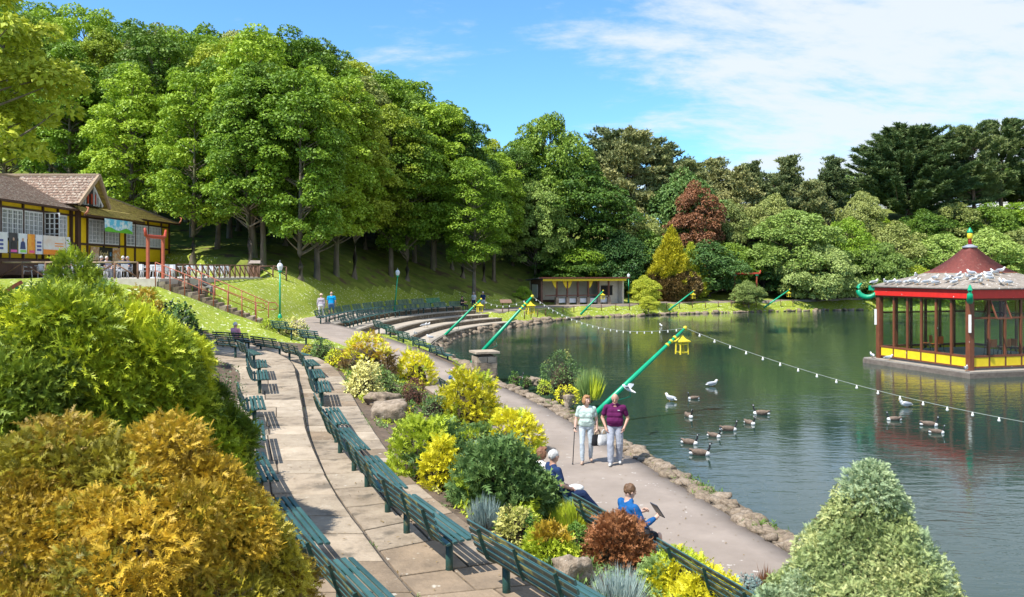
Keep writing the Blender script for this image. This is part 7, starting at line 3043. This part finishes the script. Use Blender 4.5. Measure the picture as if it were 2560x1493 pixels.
    if hair:
        Hh = []
        if bald:
            Hh += [('e', hp((0, -.035, -.005)), (.079, .070, .062), M, 'h')]
        else:
            Hh += [('e', hp((0, -.018, .026)), (.086, .094, .098), M, 'h')]
            if long_hair:
                Hh += [('e', hp((0, -.045, -.04)), (.092, .070, .10), M, 'h'), ('e', hp((-.07, .0, -.02)), (.028, .055, .09), M, 'h'), ('e', hp((.07, .0, -.02)), (.028, .055, .09), M, 'h'),
                       ('e', hp((0, .05, .085)), (.07, .05, .035), M, 'h')]
        skin_prims('hair', Hh, {'h': HAIRS[hair]}, .011, root, 1)
    if hat:
        mb = MB()
        mb.lathe([(.15, .03), (.15, .04), (.09, .05), (.085, .11), (.04, .14)], 14, tuple(hd + np.array([0, 0, .02])))
        mb.build('hat', hat, root)
    return root, {'hd': hd, 'ch': ch, 'sw': sw}


def world(root, p):
    M = Matrix.Translation(root.location) @ Matrix.Rotation(root.rotation_euler.z, 4, 'Z') @ Matrix.Diagonal((*root.scale, 1))
    return M @ Vector(p)


WHT = cloth('white cotton', (.68, .68, .66))
MINT = cloth('mint top cotton', (.50, .62, .55))
PLUM = cloth('plum polo cotton', (.115, .012, .075))
GREYT = cloth('grey trouser cotton', (.36, .38, .43))
PALEJ = cloth('pale blue trouser cotton', (.46, .52, .56))
NAVY = cloth('navy cotton', (.018, .040, .115))
NAVYT = cloth('navy trouser cotton', (.015, .030, .085))
FLEECE = cloth('blue fleece', (.012, .105, .30))
SHORTS = cloth('black shorts cotton', (.02, .022, .03))
TURQ = cloth('turquoise cotton', (.0, .30, .62))
DENIM = cloth('denim blue', (.10, .22, .42))
LILAC = cloth('lilac fleece', (.42, .37, .42))
PINK = cloth('pink cotton', (.72, .30, .36))
BLACKC = cloth('black cotton', (.02, .02, .022))
SHOE = pm('white trainer', (.62, .62, .6), None, 6, .6)
SHOET = pm('tan shoe', (.50, .34, .25), None, 6, .6)
SHOEB = pm('black shoe', (.025, .025, .03), None, 6, .5)
BASEM = {'skin': SKIN, 'shoe': SHOE}

# woman in mint, walking towards us with cane and bag, looking at the man
wmn, info = person((1.80, 20.1, 0), R(176), 'woman with curly blonde hair in a mint top walking with a cane and bag', 'stand', dict(BASEM, skin=SKIN2, top=MINT, legs=PALEJ, shoe=SHOET), 'strawberry', .009, .95,
                   (.55, -.05), True, 'short', False, {1: ((.08, -.03, -.27), (.11, .05, -.49), (.0, .25, -1), 1.0, (-1, 0, 0)), -1: ((-.07, -.05, -.27), (-.085, .0, -.51), (0, .1, -1), 1.3, (1, 0, 0))},
                   .03, True, None, None, False, ((.13, 0), (-.10, .04)))
mb = MB()
hp_ = world(wmn, (.285, .10, .875))
ft = world(wmn, (.33, .22, .0))
cane = empty('walking_cane', (ft.x, ft.y, 0), 0, 'black walking cane in the right hand of the woman in mint', 'cane')
mb.tube([Vector((0, 0, 0)), hp_ - cane.location], .011, 8)
mb.build('shaft', BLACKC, cane)
mb = MB()
h0 = hp_ - cane.location
mb.tube([h0 + Vector((-.02, .07, .0)), h0 + Vector((0, 0, .03)), h0 + Vector((.02, -.05, .015))], .014, 8)
mb.build('handle', BLACKC, cane)
mb = MB()
mb.lathe([(.016, 0), (.016, .03), (.011, .05)], 8)
mb.build('ferrule', SHOEB, cane)
wb = world(wmn, (-.27, .02, .83))
for k, (mt, l, dx, dy, s) in enumerate([(BLACKC, 'black shopping bag hanging from the left hand of the woman in mint', 0, 0, 1.0), (WHT, 'white carrier bag beside the black shopping bag', .14, -.05, .95)]):
    b_ = empty('shopping_bag', (wb.x + dx, wb.y + dy, wb.z - .36 * s), R(25), l, 'bag')
    mb = MB()
    n_ = 10
    vs = []
    for zz2, wx, wy in ((0, .15, .05), (.02, .17, .07), (.14, .165, .065), (.26, .15, .03)):
        for j in range(n_):
            t = 2 * math.pi * j / n_
            vs.append((wx * math.copysign(abs(math.cos(t)) ** .5, math.cos(t)), wy * math.copysign(abs(math.sin(t)) ** .6, math.sin(t)), zz2))
    fs = [(i * n_ + j, i * n_ + (j + 1) % n_, (i + 1) * n_ + (j + 1) % n_, (i + 1) * n_ + j) for i in range(3) for j in range(n_)] + [tuple(range(n_ - 1, -1, -1))]
    mb.add(vs, fs, True)
    mb.build('pouch', mt, b_)
    mb = MB()
    for y in (-.02, .02):
        mb.tube([(-.08, y, .25), (-.04, y, .34), (0, 0, .38), (.04, y, .34), (.08, y, .25)], .007, 5)
    mb.build('handle', mt, b_)
# man in plum, hands in pockets, looking down
man, _ = person((2.47, 19.95, 0), R(172), 'balding man in a plum polo shirt and grey trousers, hands in pockets', 'stand', dict(BASEM, top=PLUM, legs=GREYT, loose=1, collar=PLUM), 'grey', .009, .99,
                (-.05, -.42), False, 'short', False, {1: ((.10, -.06, -.27), (.02, .06, -.47), (-.3, .3, -1), .3, (-1, 0, 0)), -1: ((-.10, -.06, -.27), (-.02, .06, -.47), (.3, .3, -1), .3, (1, 0, 0))}, .05, False, None, None, True,
                ((.16, 0), (-.06, .02)))
mb = MB()
mb.box((-.085, .142, 1.33), (.05, .008, .016))
mb.build('shirt_badge', WHT, man)

face = lambda a, b: math.atan2(b[1] - a[1], b[0] - a[0]) - math.pi / 2


def seat_pos(i, t, back=.30):
    (a, b) = RC[i]
    a, b = Vector(a), Vector(b)
    d = (b - a).normalized()
    nrm2 = Vector((d.y, -d.x))
    p = a + (b - a) * t - nrm2 * back
    return p, math.atan2(nrm2.y, nrm2.x) - math.pi / 2


lap = {1: ((.06, .06, -.26), (-.04, .26, -.36), (-.6, .6, -.2), .6, (0, 0, -1)), -1: ((-.06, .06, -.26), (.04, .26, -.36), (.6, .6, -.2), .6, (0, 0, -1))}
p, a = seat_pos(2, .40)
person((p.x, p.y, -.06), a, 'white-haired man in a navy top and navy trousers sitting on the path-side bench', 'sit', dict(BASEM, top=NAVY, legs=NAVYT, loose=1, shoe=SHOEB), 'white', .010, 1.03, (.25, -.05), False, 'short', False, lap, .05, False, None, None, False, (.30, .18), .16)
q_ = world(bpy.data.objects[[o.name for o in bpy.data.objects if o.get('label', '').startswith('white-haired man in a navy')][0]], (.02, .36, .60))
cb = MB()
cb.ball((0, 0, 0), (.16, .12, .07), 12, 8)
t_ = cb.build('cloth_bag', WHT, None, tuple(q_))
tag(t_, 'white cloth bundle on the lap of the man in navy', 'bag')
p, a = seat_pos(2, .68)
person((p.x, p.y, -.06), a, 'brown-haired woman in a white top beside the man in navy', 'sit', dict(BASEM, skin=SKIN2, top=WHT, legs=PALEJ), 'auburn', .011, .97, (.2, 0), True, 'short', False, lap, .02, True)
p, a = seat_pos(1, .42, .27)
hold = {1: ((.08, .10, -.26), (.0, .33, -.20), (-.25, .9, .35), .7, (-1, .1, 0)), -1: ((-.08, .10, -.26), (.0, .33, -.20), (.25, .9, .35), .7, (1, .1, 0))}
fl, inf = person((p.x, p.y, -.05), a, 'short-haired person in a bright blue fleece reading a tablet on the bench', 'sit', dict(BASEM, skin=SKIN2, top=FLEECE, legs=SHORTS, collar=FLEECE), 'brown', .009, 1.0, (.05, -.25), False, 'long', True, hold, .02, False, None, None, False, (.02, .06), .02)
tp = world(fl, (0, .50, .86))
tb = empty('tablet', tp, a, 'dark tablet in a folding case held by the person in blue fleece', 'tablet')
mb = MB()
mb.box((0, 0, 0), (.20, .012, .26), Matrix.Rotation(R(35), 3, 'X'))
mb.build('case', pm('grey tablet case', (.06, .07, .09), (.05, .055, .07), 4, .5), tb)
mb = MB()
mb.box((0, -.0085, .004), (.175, .003, .23), Matrix.Rotation(R(35), 3, 'X'))
mb.build('screen', pm('dark screen', (.02, .025, .035), None, 4, .15), tb)
p2, a2 = seat_pos(1, .20, .25)
hb = empty('handbag', (p2.x, p2.y, .47), a2, 'black handbag on the bench beside the person in blue fleece', 'bag')
mb = MB()
mb.ball((0, 0, .11), (.15, .09, .12), 12, 8)
mb.build('pouch', BLACKC, hb)
mb = MB()
mb.tube([(-.12, 0, .18), (-.06, 0, .30), (.06, 0, .30), (.12, 0, .18)], .01, 6)
mb.build('strap', BLACKC, hb)
p, a = seat_pos(3, .42)
person((p.x, p.y, -.02), a, 'bald man in a white top, blue at the shoulder, on the farther path-side bench', 'sit', dict(BASEM, top=WHT, legs=DENIM, collar=FLEECE), 'grey', .014, 1.02, (.0, -.05), False, 'short', False, lap, .05, False, None, None, True, (.1, .05), .12)
mb = MB()
mb.ball((0, 0, 0), (.10, .13, .09), 10, 7)
o = mb.build('shoulder_panel', FLEECE, bpy.data.objects[[o.name for o in bpy.data.objects if o.get('label', '').startswith('bald man in a white')][0]], (.12, -.09, .98))
# far pair walking away
person((-12.05, 55.5, 1.52), R(8), 'man in a turquoise T-shirt and denim shorts walking away on the upper path', 'stand', dict(BASEM, top=TURQ, legs=DENIM), 'grey', .018, 1.04, (0, 0), False, 'short', True, None, .03, False, None, None, True)
person((-12.6, 54.9, 1.52), R(4), 'person in a lilac jacket, white trousers and hat walking away', 'stand', dict(BASEM, top=LILAC, legs=WHT, shoe=SHOEB), None, .018, .96, (0, 0), True, 'long', False, None, .03, False, None, pm('straw hat', (.60, .45, .34), None, 8, .8))
# two distant walkers and a lone sitter
person((-3.75, 82.0, .9), R(150), 'distant walker in a white top left of the pair near the shelter', 'stand', dict(BASEM, top=WHT, legs=NAVYT), 'grey', .022, 1.02, (0, 0), True, 'short')
person((-2.85, 82.4, .9), R(150), 'distant walker in a dark top, right of the pair near the shelter', 'stand', dict(BASEM, top=NAVY, legs=PALEJ), 'white', .022, 1.04, (0, 0), False, 'short', True)
C = offset_curve(AMPHI, 3.5)[:, :2]
e_ = C[-1] - C[-4]
e_ = e_ / np.linalg.norm(e_)
nn = np.array([e_[1], -e_[0]])
pp = C[-2] - nn * .28
person((pp[0], pp[1], 1.08), math.atan2(nn[1], nn[0]) - math.pi / 2, 'person in black sitting alone at the far end of the lower curved row', 'sit', dict(BASEM, top=BLACKC, legs=SHORTS), 'dark', .022, 1.0, (0, -.3), True, 'short', False, hold)
# pink shirt by the foot of the steps
px_, py_ = -12.35, 37.22
person((px_, py_, float(t1z(37.3)) - .05), R(-30), 'person in a pink shirt sitting, back to us, on a far terrace bench', 'sit', dict(BASEM, top=PINK, legs=PALEJ), 'white', .018, 1.0, (0, -.2), False, 'short', False, lap)
# cafe guests
guests = [(2, 0, NAVY, 'grey', 'cafe guest in navy, third of the four at one table'), (2, 1, LILAC, 'white', 'cafe guest in grey, first of the four at one table'),
          (2, 2, SHORTS, 'white', 'cafe guest in dark jacket, second of the four at one table'), (2, 3, cloth('slate cotton', (.09, .11, .15)), 'white', 'cafe guest in slate blue, last of the four at one table')]
for i, k, m, h, l in guests:
    x, y, az = TABLE_SEATS[(i, k)]
    person((x, y, 4.23), az, l, 'sit', dict(BASEM, top=m, legs=GREYT), h, .02, 1.0, (0, 0), k % 2 == 0, 'short', False, lap)
person((-26.3, 50.0, 4.25), R(200), 'white-haired woman in a cream top standing on the cafe terrace', 'stand', dict(BASEM, top=WHT, legs=WHT), 'white', .02, .98, (0, 0), True, 'short')
# seated stone statue by the steps
STONE = pm('grey statue stone', (.22, .22, .20), (.13, .13, .12), 7, .95, .6, 20, spot=(.34, .35, .30), spotscale=5, spotlo=.55, spothi=.65)
sx_, sy_ = -18.0, 48.6
person((sx_, sy_, gz(sx_, sy_) - .15), R(-95), 'weathered grey stone statue of a seated figure beside the steps', 'sit', {k: STONE for k in ('skin', 'shoe', 'top', 'legs', 'loose')}, 'grey', .02, 1.0, (0, -.1), False, 'long', False, lap, .05, False, None, None, False, None, .1, 'stone_statue', 'statue')
st_o = [o for o in bpy.data.objects if o.name.startswith('stone_statue')][0]
for c_ in st_o.children:
    for sl_ in c_.material_slots:
        sl_.link = 'OBJECT'
        sl_.material = STONE
for (x, y, s, l) in ((sx_ - .1, sy_ - .05, .42, 'stone block the seated statue rests on'), (sx_ - 1.0, sy_ - .5, .5, 'dark rounded boulder left of the seated statue')):
    o = mesh_obj('boulder', BOULDERS[1], None, (x, y, gz(x, y) + .1))
    o.scale = (s, s, s)
    tag(o, l, 'boulder')

# ================================================================== birds
GB = pm('goose brown plumage', (.19, .135, .095), (.11, .078, .056), 12, .8, .4, 40)
GW = pm('white plumage', (.74, .73, .70), (.64, .63, .60), 10, .7, .2, 40)
GK = pm('black plumage', (.012, .012, .013), (.02, .02, .02), 10, .6)
GG = pm('grey gull wing', (.34, .36, .39), (.28, .30, .33), 10, .7)
ORB = pm('orange bill', (.7, .33, .04), None, 6, .5)


def goose_proto():
    r = bpy.data.objects.new('goose', None)
    COL.objects.link(r)
    P = [('e', (0, 0, .10), (.115, .25, .115), None, 'b'), ('e', (0, -.20, .15), (.07, .13, .05), rotx(-.35), 'b'), ('e', (0, .17, .085), (.085, .12, .085), None, 'w'), ('e', (0, -.24, .09), (.06, .08, .05), None, 'w'),
         ('c', (0, .20, .14), (0, .27, .26), .038, .030, 'k'), ('c', (0, .27, .26), (0, .275, .36), .030, .027, 'k'), ('e', (0, .29, .385), (.032, .045, .034), None, 'k'), ('c', (0, .33, .38), (0, .375, .372), .014, .009, 'k')]
    for s in (-1, 1):
        P.append(('e', (s * .09, -.03, .13), (.035, .19, .07), rotx(-.12), 'b'))
        P.append(('e', (s * .026, .285, .372), (.010, .018, .018), None, 'w'))
    skin_prims('body', P, {'b': GB, 'w': GW, 'k': GK}, .012, r, 2)
    mb = MB()
    for s in (-1, 1):
        mb.add([(s * .02, -.30, .17), (s * .09, -.22, .19), (s * .05, -.40, .185)], [(0, 1, 2)])
    mb.build('wing_tip', GK, r)
    return r


def gull_proto():
    r = bpy.data.objects.new('gull', None)
    COL.objects.link(r)
    P = [('e', (0, 0, .17), (.075, .17, .08), rotx(.2), 'w'), ('e', (0, .14, .25), (.048, .055, .06), None, 'w'), ('e', (0, .17, .295), (.042, .05, .042), None, 'w'), ('c', (0, -.12, .15), (0, -.26, .14), .04, .02, 'w')]
    skin_prims('body', P, {'w': GW}, .012, r, 2)
    for s in (-1, 1):
        mb = MB()
        mb.ball((s * .06, -.05, .19), (.025, .17, .055), 8, 6, Matrix.Rotation(.1, 3, 'X'))
        mb.build('wing', GG, r)
        mb = MB()
        mb.tube([(s * .03, .01, .1), (s * .03, .02, 0)], .008, 5)
        mb.build('leg', ORB, r)
    mb = MB()
    mb.tube([(0, .21, .295), (0, .26, .285)], [.012, .004], 6)
    mb.build('bill', ORB, r)
    return r


GOOSE, GULL = goose_proto(), gull_proto()
gy_ = [(1734, 998, 85, 'goose leading towards the white bird, farthest up the lake of the near flock'), (1722, 1043, -165, 'goose heading towards us left of the near flock'), (1903, 1037, 70, 'goose at the right end of the near flock'),
       (1874, 1060, -150, 'goose second from the right end of the near flock'), (1821, 1077, -95, 'goose in the middle of the near flock, side on'), (1785, 1092, -130, 'goose just left of the side-on goose in the flock'),
       (1724, 1110, -120, 'goose left of the lowest one of the near flock'), (1750, 1138, -105, 'lowest and largest goose of the near flock'), (2235, 1051, 80, 'goose swimming in front of the bandstand, left of the right-hand three'),
       (2323, 1065, -110, 'goose swimming on the right, upper of a close pair'), (2342, 1083, -110, 'goose swimming on the right, lower of a close pair')]
for i, (u, v, a, l) in enumerate(gy_):
    X, Y, Z = PX(u, v, WATER_Z)
    o = GOOSE if i == 0 else copy_tree(GOOSE)
    o.location = (X, Y, WATER_Z - .03)
    o.rotation_euler = (0, 0, R(a))
    o.scale = ((.74 + .05 * (i * 7 % 5)),) * 3
    tag(o, l, 'goose', 'geese on the lake')
o = copy_tree(GOOSE)
X, Y, Z = PX(1272, 925, .12)
o.location = (.28, 34.6, .12)
o.rotation_euler = (0, 0, R(-60))
tag(o, 'goose resting on the bank beside the stone pier', 'goose', 'geese on the lake')
br = random.Random(6)
wl = []
for u, v, a, l in ((1781, 966, -80, 'white gull afloat beyond the geese'), (2263, 1018, 100, 'white gull afloat in front of the bandstand'), (1676, 1003, 40, 'small white gull afloat left of the geese'), (1652, 787 + 30, 10, 'white gull afloat under the far bank')):
    X, Y, Z = PX(u, v, WATER_Z)
    wl.append((X, Y, WATER_Z - .08, R(a), l, 1.15))
for u, v, z, l in ((1060, 819, .52, 'white gull on the middle tread of the curved terraces, left'), (1068, 818, .52, 'white gull on the middle tread of the curved terraces, right'), (1038, 841, .52, 'white gull at the near end of the middle tread'), (1075, 850, .2, 'white gull on the lowest tread by the water')):
    X, Y, Z = PX(u, v, z)
    wl.append((X, Y, z, br.uniform(0, 6), l, 1.1))
# on the bandstand: platform corner birds, then the flock on the roof
for (x, y, l) in ((.35, -4.65, 'gull at the left corner of the bandstand platform'), (1.2, -3.75, 'gull on the bandstand platform just right of its left corner'), (4.85, -.15, 'gull on the front corner of the bandstand platform')):
    p = M_b @ Vector((x, y, -.05))
    wl.append((p.x, p.y, p.z, br.uniform(0, 6), l, 1.0))
roof = []
zr = lambda r: float(np.interp(r, [.27, .42, .68, 1.0, 1.35, 1.75, 2.15, 2.8, 3.6, 4.3, 4.78], [5.9, 5.75, 5.52, 5.25, 4.99, 4.74, 4.56, 4.36, 4.18, 4.0, 3.88]))
for (l1, f) in [(4.65, .98), (4.6, .86), (4.55, .80), (4.6, .72), (4.5, .63), (4.3, .60), (4.5, .52), (3.2, .78), (4.4, .43), (3.6, .42), (4.5, .34), (3.4, .27), (3.9, .25), (3.0, .16), (3.7, .13), (4.4, .15), (3.3, .03),
                (3.9, -.04), (2.6, -.02), (3.3, -.12), (4.2, -.11), (3.0, -.26), (2.7, -.30), (3.6, -.22), (4.3, -.30), (4.4, -.36), (2.5, -.42), (2.2, -.62)]:
    # l1 = |x|+|y| on the square roof, f = fraction towards the side corner (+ is the left one)
    x, y = l1 * (1 - abs(f)), -l1 * f
    p = M_b @ Vector((x, y, zr(l1) - .01))
    roof.append(p)
roof.sort(key=lambda p: p.x / p.y)
for i, p in enumerate(roof):
    wl.append((p.x, p.y, p.z, br.uniform(0, 6.28), f'white gull on the bandstand roof, {ORD[i]} from the left', 1.05))
for i, (x, y, z, a, l, s) in enumerate(wl):
    o = GULL if i == 0 else copy_tree(GULL)
    o.location = (x, y, z)
    o.rotation_euler = (0, 0, a)
    o.scale = (s,) * 3
    tag(o, l, 'gull', 'gulls on roof, water and steps')
# a gull in flight beside the pole
fg = empty('flying_gull', PD(1570, 972, 25), R(60), 'gull flapping in flight just right of the leaning pole', 'gull')
P = [('e', (0, 0, 0), (.06, .16, .06), rotx(.5), 'w'), ('e', (0, .14, .09), (.04, .05, .04), None, 'w'), ('c', (0, -.12, -.06), (0, -.24, -.10), .04, .02, 'w')]
skin_prims('body', P, {'w': GW}, .012, fg, 2)
for s in (-1, 1):
    mb = MB()
    mb.add([(s * .04, .06, .02), (s * .22, .08, .12), (s * .42, -.02, .10), (s * .22, -.10, .10), (s * .04, -.08, .01), (s * .22, .02, .14)],
           [(0, 1, 5), (1, 2, 5), (2, 3, 5), (3, 4, 5), (4, 0, 5)])
    mb.build('wing', GG, fg)
